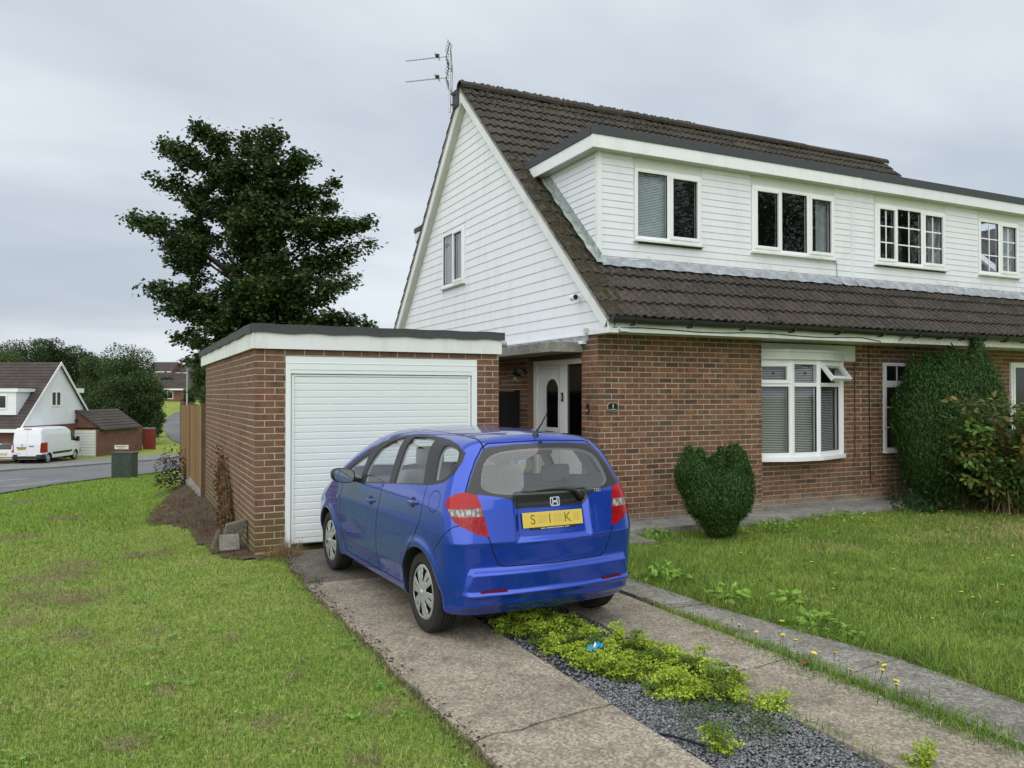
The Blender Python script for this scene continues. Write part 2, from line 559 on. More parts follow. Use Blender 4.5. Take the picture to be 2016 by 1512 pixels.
class MB:
    """collects boxes, prisms and tubes into one mesh; xf maps (u, v, w) to the point wanted"""
    def __init__(self, xf=None):
        self.v = []; self.f = []; self.xf = xf; self.smooth = False

    def add(self, vs, fs):
        b = len(self.v)
        self.v += [self.xf(*p) for p in vs] if self.xf else [tuple(p) for p in vs]
        self.f += [[i + b for i in f] for f in fs]
        return self

    def box(self, x0, x1, y0, y1, z0, z1):
        vs = [(x0, y0, z0), (x1, y0, z0), (x1, y1, z0), (x0, y1, z0), (x0, y0, z1), (x1, y0, z1), (x1, y1, z1), (x0, y1, z1)]
        return self.add(vs, [(0, 3, 2, 1), (4, 5, 6, 7), (0, 1, 5, 4), (1, 2, 6, 5), (2, 3, 7, 6), (3, 0, 4, 7)])

    def prism(self, poly, a, b):
        """poly: (u, v) outline, extruded in w from a to b"""
        n = len(poly)
        vs = [(u, v, a) for u, v in poly] + [(u, v, b) for u, v in poly]
        fs = [tuple(range(n))[::-1], tuple(range(n, 2 * n))] + [(i, (i + 1) % n, n + (i + 1) % n, n + i) for i in range(n)]
        return self.add(vs, fs)

    def tube(self, pts, r, n=8, cap=True):
        pts = [Vector(p) for p in pts]
        rr = r if isinstance(r, (list, tuple)) else [r] * len(pts)
        vs, fs = [], []
        up = Vector((0, 0, 1))
        for i, p in enumerate(pts):
            d = (pts[min(i + 1, len(pts) - 1)] - pts[max(i - 1, 0)]).normalized()
            a = d.cross(up if abs(d.z) < 0.95 else Vector((1, 0, 0))).normalized()
            b = d.cross(a)
            for k in range(n):
                t = 2 * PI * k / n
                vs.append(tuple(p + (a * math.cos(t) + b * math.sin(t)) * rr[i]))
        for i in range(len(pts) - 1):
            for k in range(n):
                fs.append((i * n + k, i * n + (k + 1) % n, (i + 1) * n + (k + 1) % n, (i + 1) * n + k))
        if cap:
            fs.append(tuple(range(n))); fs.append(tuple(range((len(pts) - 1) * n, len(pts) * n))[::-1])
        return self.add(vs, fs)

    def lathe(self, prof, c, axis='z', n=24):
        """prof: (radius, height) list; axis through c"""
        vs, fs = [], []
        for r, h in prof:
            for k in range(n):
                t = 2 * PI * k / n
                a, b = r * math.cos(t), r * math.sin(t)
                vs.append({'z': (c[0] + a, c[1] + b, c[2] + h), 'x': (c[0] + h, c[1] + a, c[2] + b), 'y': (c[0] + b, c[1] + h, c[2] + a)}[axis])
        for i in range(len(prof) - 1):
            for k in range(n):
                fs.append((i * n + k, i * n + (k + 1) % n, (i + 1) * n + (k + 1) % n, (i + 1) * n + k))
        return self.add(vs, fs)

    def build(self, name, mat, parent=None, world=True, smooth=False, fix=True, bevel=0.0):
        me = bpy.data.meshes.new(name)
        me.from_pydata(self.v, [], self.f)
        if fix:
            bm = bmesh.new(); bm.from_mesh(me)
            bmesh.ops.recalc_face_normals(bm, faces=bm.faces)
            if bevel:
                bmesh.ops.bevel(bm, geom=[e for e in bm.edges if e.is_manifold and e.calc_face_angle(0) > 0.6], offset=bevel, segments=2, profile=0.5, affect='EDGES')
            bm.to_mesh(me); bm.free()
        if mat:
            me.materials.append(M[mat] if isinstance(mat, str) else mat)
        if smooth:
            me.polygons.foreach_set('use_smooth', [True] * len(me.polygons))
        o = link(bpy.data.objects.new(name, me))
        if parent:
            put(o, parent, world)
        return o


def frame(o, U, N):
    """(u, v, w): u along U, v up, w out along N"""
    o = Vector(o); U = Vector(U).normalized(); N = Vector(N).normalized()
    Z = Vector((0, 0, 1))
    return lambda u, v, w: tuple(o + U * u + Z * v + N * w)


def np_mesh(name, V, faces_per, mat, tint=None, parent=None, smooth=False, world=True):
    """fast mesh: V (n,3); faces_per: list of (index array (m,k)) of equal sized polygons"""
    me = bpy.data.meshes.new(name)
    V = np.asarray(V, np.float32)
    me.vertices.add(len(V)); me.vertices.foreach_set('co', V.ravel())
    loops = np.concatenate([f.ravel() for f in faces_per]).astype(np.int32)
    sizes = np.concatenate([np.full(len(f), f.shape[1]) for f in faces_per]).astype(np.int32)
    starts = np.concatenate([[0], np.cumsum(sizes)[:-1]]).astype(np.int32)
    me.loops.add(len(loops)); me.loops.foreach_set('vertex_index', loops)
    me.polygons.add(len(sizes)); me.polygons.foreach_set('loop_start', starts)
    try:
        me.polygons.foreach_set('loop_total', sizes)
    except Exception:
        pass
    if smooth:
        me.polygons.foreach_set('use_smooth', np.ones(len(sizes), bool))
    me.update(calc_edges=True)
    if tint is not None:
        a = me.attributes.new('tint', 'FLOAT_COLOR', 'POINT')
        t = np.ones((len(V), 4), np.float32); t[:, :3] = tint
        a.data.foreach_set('color', t.ravel())
    me.materials.append(M[mat])
    o = link(bpy.data.objects.new(name, me))
    if parent:
        put(o, parent, world)
    return o


# ------------------------------------------------------------------ terrain height
def sst(x):
    x = np.clip(x, 0, 1)
    return x * x * (3 - 2 * x)


def gz(X, Y):
    X = np.asarray(X, float); Y = np.asarray(Y, float)
    d = np.maximum(0, Y - 7.0)
    d = np.where(d < 4, d * d / 8, d - 2)
    s = 1 - sst((X - 0.3) / 1.2) * 0.8 * (1 - sst((Y - 16) / 12))
    z = -0.0545 * np.minimum(d, 54) * s
    z = z + 0.09 * np.clip(Y - 86, 0, 72) * sst((Y - 86) / 20)
    # the house plot stays level
    flat = sst((X - 1.2) / 0.5) * (1 - sst((Y - 19) / 8))
    return z * (1 - flat)


def g(x, y):
    return float(gz(x, y))
# ================================================================== brickwork
BR_L, BR_H, BR_J = 0.213, 0.063, 0.012
CAMV = Vector((0, 0, 1.8))
_bm_cache = {}


def brick_mesh(w, mat):
    k = (round(w, 3), mat)
    if k not in _bm_cache:
        mb = MB()
        a, h, d, e = w / 2, BR_H / 2, 0.035, 0.003
        vs = [(-a, d, -h), (a, d, -h), (a, d, h), (-a, d, h), (-a, e, -h), (a, e, -h), (a, e, h), (-a, e, h),
              (-a + e, 0, -h + e), (a - e, 0, -h + e), (a - e, 0, h - e), (-a + e, 0, h - e)]
        fs = []
        for s in (0, 4):
            for i in range(4):
                j = (i + 1) % 4
                fs.append((s + i, s + j, s + 4 + j, s + 4 + i))
        fs.append((8, 9, 10, 11))
        mb.add(vs, fs)
        me = bpy.data.meshes.new('brick')
        me.from_pydata(mb.v, [], mb.f)
        me.materials.append(M[mat])
        _bm_cache[k] = me
    return _bm_cache[k]


class Bricks:
    """gathers the bricks of one building: the 300 that show largest become parts, the rest one joined part"""
    def __init__(self, mat):
        self.mat = mat; self.c = []

    def wall(self, o, U, N, u1, z0, z1, u0=0.0, holes=(), par=0, soldiers=None):
        U = Vector(U).normalized(); N = Vector(N).normalized(); o = Vector(o)
        n = int(round((z1 - z0) / 0.075))
        for k in range(n):
            zc = z0 + k * 0.075 + 0.0375
            odd = (k + par) % 2
            u = u0 - (0.1125 if odd else 0.0)
            while u < u1 - 0.02:
                a, b = max(u, u0), min(u + BR_L, u1)
                u += BR_L + BR_J
                segs = [(a, b)]
                for (ha, hb, hz0, hz1) in holes:
                    if hz0 - 0.02 < zc < hz1 + 0.02:
                        ns = []
                        for (p, q) in segs:
                            if q <= ha or p >= hb:
                                ns.append((p, q))
                            else:
                                if p < ha: ns.append((p, ha))
                                if q > hb: ns.append((hb, q))
                        segs = ns
                for (p, q) in segs:
                    if q - p > 0.025:
                        self.c.append((o + U * ((p + q) / 2) + Vector((0, 0, zc)), q - p, U, N))

    def finish(self, parent, limit=300):
        def show(c):
            d = CAMV - c[0]
            cosv = max(0.0, d.normalized().dot(c[3]))
            s = 1.0
            q = cam_px(c[0])
            if not (-30 < q[0] < 2046 and -30 < q[1] < 1542):
                s = 0.0
            return c[1] * cosv / d.length_squared * s
        self.c.sort(key=show, reverse=True)
        for i, (p, w, U, N) in enumerate(self.c[:limit]):
            o = bpy.data.objects.new('brick', brick_mesh(w, self.mat))
            o.matrix_world = Matrix(((U.x, -N.x, 0, p.x), (U.y, -N.y, 0, p.y), (0, 0, 1, p.z), (0, 0, 0, 1)))
            off = N * random.uniform(-0.001, 0.0025)
            mw = o.matrix_world.copy(); mw.translation += off
            COL.objects.link(o)
            o.parent = parent
            o.matrix_parent_inverse = wm(parent).inverted()
            o.matrix_basis = mw
        rest = self.c[limit:]
        if rest:
            mb = MB()
            for (p, w, U, N) in rest:
                a, h, d = w / 2, BR_H / 2, 0.03
                off = N * random.uniform(-0.001, 0.0025)
                pp = p + off
                q = lambda x, y, z: tuple(pp + U * x - N * y + Vector((0, 0, z)))
                mb.add([q(-a, 0, -h), q(a, 0, -h), q(a, 0, h), q(-a, 0, h), q(-a, d, -h), q(a, d, -h), q(a, d, h), q(-a, d, h)],
                       [(0, 1, 2, 3), (0, 4, 5, 1), (1, 5, 6, 2), (2, 6, 7, 3), (3, 7, 4, 0)])
            o = mb.build('brickwork', self.mat, parent)
            o['kind'] = 'stuff'


def cam_px(p):
    yaw, pit = R(25.9), R(0.76)
    f = Vector((math.sin(yaw) * math.cos(pit), math.cos(yaw) * math.cos(pit), math.sin(pit)))
    r = Vector((math.cos(yaw), -math.sin(yaw), 0)); u = r.cross(f)
    q = Vector(p) - CAMV; d = q.dot(f)
    if d < 0.1:
        return (-9e3, -9e3, d)
    return (1008 + 1580 * q.dot(r) / d, 756 - 1580 * q.dot(u) / d, d)


# ================================================================== windows
def window(parent, xf, u0, u1, v0, v1, lights, sill=True, name='window', frm=0.055, blinds=None, bars=(0, 0), mat='upvc', glass='glass', depth=0.06, mull=None):
    """lights: list of (share of the width, 'fixed' or 'casement')"""
    fr = MB(xf)
    fr.box(u0, u1, v0, v0 + frm, -0.04, 0.02); fr.box(u0, u1, v1 - frm, v1, -0.04, 0.02)
    fr.box(u0, u0 + frm, v0 + frm, v1 - frm, -0.04, 0.02); fr.box(u1 - frm, u1, v0 + frm, v1 - frm, -0.04, 0.02)
    tot = sum(l[0] for l in lights)
    x = u0 + frm * 0.5; W = (u1 - u0) - frm
    edges = []
    for s, kind in lights:
        edges.append((x, x + W * s / tot, kind)); x += W * s / tot
    for a, b, k in edges[:-1]:
        fr.box(b - 0.028, b + 0.028, v0 + frm, v1 - frm, -0.04, 0.021)
    root = fr.build(name, mat, parent, bevel=0.004)
    for i, (a, b, kind) in enumerate(edges):
        a2 = a + (0.028 if i else frm * 0.5); b2 = b - (0.028 if i < len(edges) - 1 else frm * 0.5)
        c2, d2 = v0 + frm, v1 - frm
        if kind == 'casement':
            s = MB(xf); t = 0.05; o_ = 0.012
            A, B, C_, D = a2 - o_, b2 + o_, c2 - o_, d2 + o_
            s.box(A, B, C_, C_ + t, -0.02, 0.045); s.box(A, B, D - t, D, -0.02, 0.045)
            s.box(A, A + t, C_ + t, D - t, -0.02, 0.045); s.box(B - t, B, C_ + t, D - t, -0.02, 0.045)
            s.build('sash', mat, root, bevel=0.006)
            a2, b2, c2, d2 = A + t, B - t, C_ + t, D - t
        gk = MB(xf)
        e = 0.008
        gk.box(a2, b2, c2, c2 + e, -0.01, 0.012); gk.box(a2, b2, d2 - e, d2, -0.01, 0.012)
        gk.box(a2, a2 + e, c2 + e, d2 - e, -0.01, 0.012); gk.box(b2 - e, b2, c2 + e, d2 - e, -0.01, 0.012)
        gk.build('gasket', 'black', root)
        MB(xf).add([(a2 + e, c2 + e, 0), (b2 - e, c2 + e, 0), (b2 - e, d2 - e, 0), (a2 + e, d2 - e, 0)], [(0, 1, 2, 3)]).build('pane', glass, root, fix=False)
        nb, mb_ = bars
        if nb or mb_:
            bb = MB(xf)
            for q in range(1, nb + 1):
                uu = a2 + (b2 - a2) * q / (nb + 1); bb.box(uu - 0.011, uu + 0.011, c2, d2, -0.003, 0.007)
            for q in range(1, mb_ + 1):
                vv = c2 + (d2 - c2) * q / (mb_ + 1); bb.box(a2, b2, vv - 0.011, vv + 0.011, -0.004, 0.008)
            bb.build('glazing_bar', mat, root)
        bl = blinds[i] if blinds else None
        if bl == 'closed':
            s = MB(xf); v = c2
            while v < d2:
                s.add([(a2 - .02, v, -0.06), (b2 + .02, v, -0.06), (b2 + .02, v + 0.0225, -0.072), (a2 - .02, v + 0.0225, -0.072)], [(0, 1, 2, 3)]); v += 0.0235
            s.build('blind', 'blind_grey', root)
        elif bl == 'open':
            s = MB(xf); v = c2
            while v < d2:
                s.add([(a2 - .02, v, -0.076), (b2 + .02, v, -0.076), (b2 + .02, v + 0.003, -0.1), (a2 - .02, v + 0.003, -0.1)], [(0, 1, 2, 3)]); v += 0.024
            s.build('blind', 'curtain', root)
        elif bl == 'venetian':
            s = MB(xf); v = c2
            while v < d2:
                s.add([(a2 - .02, v, -0.095), (b2 + .02, v, -0.095), (b2 + .02, v + 0.010, -0.073), (a2 - .02, v + 0.010, -0.073)], [(0, 1, 2, 3)]); v += 0.026
            s.build('blind', 'blind', root)
        elif bl == 'curtain':
            s = MB(xf); n = 14
            vs, fs = [], []
            for q in range(n + 1):
                uu = a2 + (b2 - a2) * 0.55 + (b2 - a2) * 0.5 * q / n
                w = -0.12 + 0.02 * math.sin(q * 1.9)
                vs += [(uu, c2 - .05, w), (uu, d2 + .05, w)]
                if q: fs.append((2 * q - 2, 2 * q, 2 * q + 1, 2 * q - 1))
            s.add(vs, fs).build('curtain', 'curtain', root)
    if sill:
        MB(xf).box(u0 - 0.02, u1 + 0.02, v0 - 0.035, v0, -0.03, 0.075).build('sill', 'old_white', root, bevel=0.005)
    return root


# ================================================================== the semi-detached pair
XL, XM, XR = 5.60, 11.04, 16.90            # left verge, party wall, right verge
EY, EZ = 8.70, 2.80                        # tile edge at the eaves
RY, RZ = 13.75, 7.50                       # ridge
TANF = (RZ - EZ) / (RY - EY)
TANB = 1.06
SLF = math.hypot(RZ - EZ, RY - EY)
PHI = math.atan(TANF)
zf = lambda y: EZ + (y - EY) * TANF
yf = lambda z: EY + (z - EZ) / TANF
zb = lambda y: RZ - (y - RY) * TANB
yb = lambda z: RY + (RZ - z) / TANB
DYF, DX0, DZ0, DZ1 = 9.64, 6.035, 3.67, 5.24   # dormer front, left cheek, foot, top of boarding
DXR = 16.35

house = thing('semi_detached_house', 'brick and white boarded gable house behind the blue car, with a black number plaque', 'house', (5.77, 9.23, 0.0))
house2 = thing('semi_detached_house', 'attached right-hand house behind the big conifer, its dormer windows divided by glazing bars', 'house', (XM, 9.45, 0.0))


def roof_pt(x, s, h=0.0):
    """x along the eaves, s metres up the front slope, h proud of it"""
    return (x, EY + s * math.cos(PHI) - h * math.sin(PHI), EZ + s * math.sin(PHI) + h * math.cos(PHI))


# ---- solid backing (mortar walls), closed so that the rooms are dark
def wall_boxes(parent, boxes, mat='mortar', name='wall'):
    mb = MB()
    for b in boxes:
        mb.box(*b)
    return mb.build(name, mat, parent)


T_ = 0.22
ZB = -0.3
wall_boxes(house, [
    (5.7738, 8.655, 9.2335, 9.236 + T_, ZB, 2.62), (5.7735, 5.99, 9.46, 9.655, ZB, 2.62),
    (5.7735, 5.99, 11.285, 18.3, ZB, 2.66), (5.7735, 5.99, 9.655, 11.285, 2.32, 2.66),
    (8.44, 8.656, 9.45, 9.66, ZB, 2.62), (8.656, XM - 0.003, 9.4535, 9.66, ZB, 0.80), (8.656, 10.56, 9.4535, 9.66, 2.5, 2.62),
    (10.56, XM - 0.003, 9.4535, 9.66, 0.80, 2.62), (5.99, XM - 0.003, 17.9, 18.2, ZB, 3.2)])
wall_boxes(house2, [
    (XM, 16.7, 9.4535, 9.66, ZB, 0.84), (XM, 11.54, 9.4535, 9.66, 0.84, 2.62), (11.54, 13.36, 9.4535, 9.66, 2.34, 2.62),
    (13.36, 14.94, 9.4535, 9.66, 0.84, 2.62), (16.0, 16.7, 9.4535, 9.66, 0.84, 2.62), (14.94, 16.0, 9.4535, 9.66, 2.40, 2.62),
    (16.48, 16.7, 9.66, 18.2, ZB, 2.66), (XM, 16.48, 17.9, 18.2, ZB, 3.2)])
m = MB(lambda u, v, w: (w, u, v)); m.prism([(9.0, 2.662), (18.2, 2.662), (RY, 7.25)], 16.5, 16.68); m.build('gable_wall', 'siding_old', house2)
m = MB(lambda u, v, w: (w, u, v)); m.prism([(9.66, -.2), (18.2, -.2), (18.2, 2.7), (RY, 7.2), (9.66, 3.3)], XM - .06, XM + .06); m.build('party_wall', 'room', house2)
br = Bricks('brick_house')
br.wall((5.77, 9.23, 0), (1, 0, 0), (0, -1, 0), 2.89, 0.085, 2.62)
br.wall((5.77, 9.655, 0), (0, -1, 0), (-1, 0, 0), 0.425, 0.085, 2.62, par=1)
br.wall((5.77, 13.5, 0), (0, -1, 0), (-1, 0, 0), 13.5 - 11.285, 0.085, 2.62)
br.wall((8.66, 9.45, 0), (1, 0, 0), (0, -1, 0), XM - 8.66, 0.085, 2.62, holes=[(0.0, 1.90, 0.80, 2.5)])
br.finish(house)
br = Bricks('brick_house')
br.wall((XM, 9.45, 0), (1, 0, 0), (0, -1, 0), 5.6, 0.085, 2.62, holes=[(0.5, 2.32, 0.84, 2.34), (3.90, 4.96, 0.05, 2.40)], par=0)
br.finish(house2)

MB().box(5.7755, 5.86, 11.279, 11.2845, 0.0, 2.318).build('door_reveal', 'brick_house', house)
MB().box(5.766, 5.773, 9.657, 11.283, 2.316, 2.53).build('lintel', 'brick_house', house)
# plinth course and the concrete band at the foot of the wall
pm = MB(); pm.box(5.755, 8.67, 9.205, 9.236, ZB, 0.082); pm.box(8.671, XM - 0.002, 9.42, 9.455, ZB, 0.080); pm.box(5.752, 5.775, 9.24, 9.655, ZB, 0.081)
pm.build('plinth', 'concrete_grey', house)
MB().box(XM, 16.7, 9.42, 9.455, ZB, 0.080).build('plinth', 'concrete_grey', house2)

# ---- gable boarding
GX = 5.77


def gable_y(z):
    return yf(z + 0.16), yb(z + 0.17)


boards = []
k = 0
while 2.64 + 0.15 * k < 7.30:
    z0 = 2.64 + 0.15 * k; z1 = z0 + 0.1485
    a0, b0 = gable_y(z0); a1, b1 = gable_y(z1)
    if k == 0:
        a0 = a0 - 0.05
    if b1 - a1 < 0.05:
        break
    cuts = []
    if z0 < 4.98 and z1 > 3.88:
        cuts = [(a0, a1, 13.83, 13.83), (15.01, 15.01, b0, b1)]
    elif z0 < 3.9:
        cuts = [(a0, a1, 13.835, 13.835), (13.845, 13.845, 15.0, 15.0), (15.01, 15.01, b0, b1)]
    else:
        cuts = [(a0, a1, b0, b1)]
    for (p0, p1, q0, q1) in cuts:
        mb = MB()
        w0, w1 = 0.022, 0.0115
        vs = [(GX, p0, z0), (GX, q0, z0), (GX, q1, z1), (GX, p1, z1), (GX - w0, p0, z0), (GX - w0, q0, z0), (GX - w1, q1, z1), (GX - w1, p1, z1)]
        mb.add(vs, [(0, 1, 2, 3), (4, 5, 6, 7), (0, 1, 5, 4), (1, 2, 6, 5), (2, 3, 7, 6), (3, 0, 4, 7)])
        mb.build('siding_board', 'siding', house)
    k += 1
# gable backing wall
mb = MB(lambda u, v, w: (w, u, v))
zs = [2.62, 7.35]
P = [(yf(2.62 + .16), 2.62), (yb(2.62 + .17), 2.62), (RY + 0.05, 7.32), (RY - 0.05, 7.32)]
mb.prism([(P[0][0], 2.62), (13.85, 2.62), (13.85, zf(13.75) - .3 if False else 7.2), (RY - 0.02, 7.25)], GX + 0.003, GX + 0.15)
mb.prism([(14.99, 2.62), (P[1][0], 2.62), (14.99, zb(14.99) - .22)], GX + 0.003, GX + 0.15)
mb.prism([(13.85, 2.62), (14.99, 2.62), (14.99, 3.9), (13.85, 3.9)], GX + 0.003, GX + 0.15)
mb.prism([(13.85, 4.97), (14.99, 4.97), (14.99, zb(14.99) - .22), (13.85, zb(13.85) - .22)], GX + 0.003, GX + 0.15)
mb.build('gable_wall', 'siding', house)
wxf = frame((GX - 0.02, 14.99, 0), (0, -1, 0), (-1, 0, 0))
window(house, wxf, 0.0, 1.14, 3.91, 4.98, [(1.0, 'fixed'), (1.0, 'casement')], blinds=['closed', 'closed'])
# trim under / over the gable foot: lead flashing over the porch
fl = MB(); fl.box(5.742, 5.77, 9.45, 12.0, 2.535, 2.637); fl.build('lead_flashing', 'lead', house)

# ---- barge boards, soffits and undercloaks on both rakes
def rake(parent, x0, x1, s0, s1, h0, h1, mat, name, back=False, xs=None):
    """a bar along a rake: h0..h1 measured square to the slope"""
    ph = PHI if not back else math.atan(TANB)
    L = SLF if not back else (RZ - 2.75) / math.sin(ph)
    def pt(s, h):
        if not back:
            return (EY + s * math.cos(ph) - h * math.sin(ph), EZ + s * math.sin(ph) + h * math.cos(ph))
        y, z = RY + (L - s) * math.cos(ph), RZ - (L - s) * math.sin(ph)
        return (y + h * math.sin(ph), z + h * math.cos(ph))
    s1 = L + s1
    # plumb cut on the ridge line
    def at_ridge(h):
        return s1 + (h * math.tan(ph) if True else 0)
    poly = [pt(s0, h0), pt(s0, h1), pt(at_ridge(h1), h1), pt(at_ridge(h0), h0)]
    m = MB(lambda u, v, w: (w, u, v)); m.prism(poly, x0, x1)
    return m.build(name, mat, parent)


for bk in (False, True):
    rake(house, XL + 0.012, XL + 0.035, 0.02, -0.0, -0.19, -0.05, 'old_white', 'barge_board', bk)
    rake(house, XL, XL + 0.10, -0.02, 0.0, -0.05, -0.012, 'concrete_grey', 'undercloak', bk)
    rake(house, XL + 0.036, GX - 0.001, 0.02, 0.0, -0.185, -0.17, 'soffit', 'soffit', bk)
# ---- roof decks (dark, under the tiles); the front one is open where the dormer stands
def slab(parent, x0, x1, s0, s1, back=False, mat='tile_far', h0=-0.045, h1=-0.012, name='roof_deck'):
    m = MB()
    if not back:
        c = [roof_pt(x0, s0, h0), roof_pt(x1, s0, h0), roof_pt(x1, s1, h0), roof_pt(x0, s1, h0), roof_pt(x0, s0, h1), roof_pt(x1, s0, h1), roof_pt(x1, s1, h1), roof_pt(x0, s1, h1)]
    else:
        ph = math.atan(TANB)
        bp = lambda x, s, h: (x, RY + s * math.cos(ph) + h * math.sin(ph), RZ - s * math.sin(ph) + h * math.cos(ph))
        c = [bp(x0, s0, h0), bp(x1, s0, h0), bp(x1, s1, h0), bp(x0, s1, h0), bp(x0, s0, h1), bp(x1, s0, h1), bp(x1, s1, h1), bp(x0, s1, h1)]
    m.add(c, [(0, 3, 2, 1), (4, 5, 6, 7), (0, 1, 5, 4), (1, 2, 6, 5), (2, 3, 7, 6), (3, 0, 4, 7)])
    return m.build(name, mat, parent)


S_D0 = (DYF - EY) / math.cos(PHI)
S_D1 = (5.52 - EZ) / math.sin(PHI)
LB = (RZ - 2.75) / math.sin(math.atan(TANB))
for hs, a, b in ((house, XL + 0.05, XM), (house2, XM, XR - 0.05)):
    slab(hs, a, b, 0.03, S_D0)
    slab(hs, a, b, S_D1 - .1, SLF - 0.01)
    slab(hs, a if hs is house else XM, b, 0.0, LB, True)
slab(house, XL + 0.05, DX0 + 0.02, S_D0, S_D1 - .1)
slab(house2, DXR - 0.02, XR - 0.05, S_D0, S_D1 - .1)
# rear tiles show only as an edge along the left rake
rt = MB()
ph = math.atan(TANB)
for i in range(int(LB / 0.315)):
    s0 = i * 0.315; bp = lambda x, s, h: (x, RY + s * math.cos(ph) + h * math.sin(ph), RZ - s * math.sin(ph) + h * math.cos(ph))
    rt.add([bp(XL - 0.01, s0, 0.0), bp(7.0, s0, 0.0), bp(7.0, s0 + .33, 0.04), bp(XL - 0.01, s0 + .33, 0.04), bp(XL - 0.01, s0, -0.012), bp(XL - 0.01, s0 + .33, 0.005)],
           [(0, 1, 2, 3), (0, 3, 5, 4)])
o = rt.build('rear_roof_tile', 'tile', house); o['kind'] = 'stuff'

# ---- interlocking tiles
TW, TG = 0.30, SLF / 22.0


def tile_mesh(w):
    prof = []
    x = 0.0
    while x < w - 0.01:
        for px, ph_ in ((0.0, 0.0), (0.052, 0.002), (0.066, 0.021), (0.118, 0.023), (0.135, 0.003)):
            if x + px <= w:
                prof.append((x + px, ph_))
        x += 0.15
    prof.append((w, 0.0))
    vs, fs = [], []
    L = TG + 0.04
    n = len(prof)
    for s, lift in ((0.0, 0.036), (L, 0.0)):
        for (px, h) in prof:
            vs.append((px, s, h + lift))
    for (px, h) in prof:
        vs.append((px, 0.0, h + 0.036 - 0.026))
    for i in range(n - 1):
        fs.append((i, i + 1, n + i + 1, n + i))
        fs.append((2 * n + i, 2 * n + i + 1, i + 1, i))
    fs.append((2 * n, 0, n)); fs.append((n - 1, 3 * n - 1, 2 * n - 1))
    me = bpy.data.meshes.new('roof_tile')
    me.from_pydata(vs, [], fs); me.materials.append(M['tile'])
    return me


_tm = {}
ROT = Matrix(((1, 0, 0), (0, math.cos(PHI), -math.sin(PHI)), (0, math.sin(PHI), math.cos(PHI))))


def lay_tile(parent, x0, s0, w):
    k = round(w, 2)
    if k not in _tm:
        _tm[k] = tile_mesh(w)
    o = bpy.data.objects.new('roof_tile', _tm[k])
    COL.objects.link(o)
    o.parent = parent; o.matrix_parent_inverse = wm(parent).inverted()
    m = (ROT @ Matrix.Rotation(random.uniform(-0.008, 0.008), 3, 'Z')).to_4x4()
    m.translation = Vector(roof_pt(x0, s0 + random.uniform(-0.006, 0.006), random.uniform(-0.002, 0.004)))
    o.matrix_basis = m


for c in range(22):
    s = c * TG
    x = XL
    while x < XR - 0.02:
        w = min(TW, XR - x)
        par = house if x + w / 2 < XM else house2
        inside = (s + TG * 0.6 > S_D0 and s + TG < S_D1 + 0.05)
        if inside and x + w > DX0 and x < DXR:
            if x < DX0:
                lay_tile(par, x, s, max(0.06, DX0 - x))
            elif x + w > DXR:
                lay_tile(par, DXR, s, max(0.06, x + w - DXR))
        else:
            lay_tile(par, x, s, w)
        x += w
# ridge tiles
for hs, a, b in ((house, XL - 0.02, XM), (house2, XM, XR + 0.02)):
    n = int((b - a) / 0.45)
    me = None
    for i in range(n):
        w = (b - a) / n
        if me is None:
            mb = MB()
            vs, fs = [], []
            for q in range(8):
                t = R(-25) + (PI + R(50)) * q / 7
                for xx in (0.004, w + 0.006):
                    vs.append((xx, 0.125 * math.cos(t), 0.10 * math.sin(t)))
                for xx in (0.004, w + 0.006):
                    vs.append((xx, 0.105 * math.cos(t), 0.082 * math.sin(t)))
            for q in range(7):
                k4 = q * 4
                fs += [(k4, k4 + 1, k4 + 5, k4 + 4), (k4 + 2, k4 + 6, k4 + 7, k4 + 3), (k4, k4 + 4, k4 + 6, k4 + 2), (k4 + 1, k4 + 3, k4 + 7, k4 + 5)]
            mb.add(vs, fs)
            me = bpy.data.meshes.new('ridge_tile'); me.from_pydata(mb.v, [], mb.f); me.materials.append(M['tile'])
        o = bpy.data.objects.new('ridge_tile', me); COL.objects.link(o)
        o.parent = hs; o.matrix_parent_inverse = wm(hs).inverted()
        o.matrix_basis = Matrix.Translation((a + i * w, RY + 0.0, RZ + 0.02 + random.uniform(-0.008, 0.008))) @ Matrix.Rotation(random.uniform(-0.03, 0.03), 4, 'X')


def moss_bits(parent, spots, name='moss'):
    """small uneven cushions of moss: spots = (x, s, h, size)"""
    V, F = [], []
    for (p, r) in spots:
        b = len(V)
        n = 6
        V.append((p[0], p[1] - r * 0.2, p[2] + r * random.uniform(0.45, 0.9)))
        a0 = random.uniform(0, 6)
        for i in range(n):
            a = a0 + 2 * PI * i / n
            q = r * random.uniform(0.7, 1.3)
            V.append((p[0] + q * math.cos(a), p[1] + q * math.sin(a) * math.cos(PHI) + r * .2, p[2] + q * math.sin(a) * math.sin(PHI)))
        for i in range(n):
            F.append((b, b + 1 + i, b + 1 + (i + 1) % n))
    mb = MB(); mb.add(V, F)
    o = mb.build(name, 'moss', parent, smooth=True)
    o['kind'] = 'stuff'


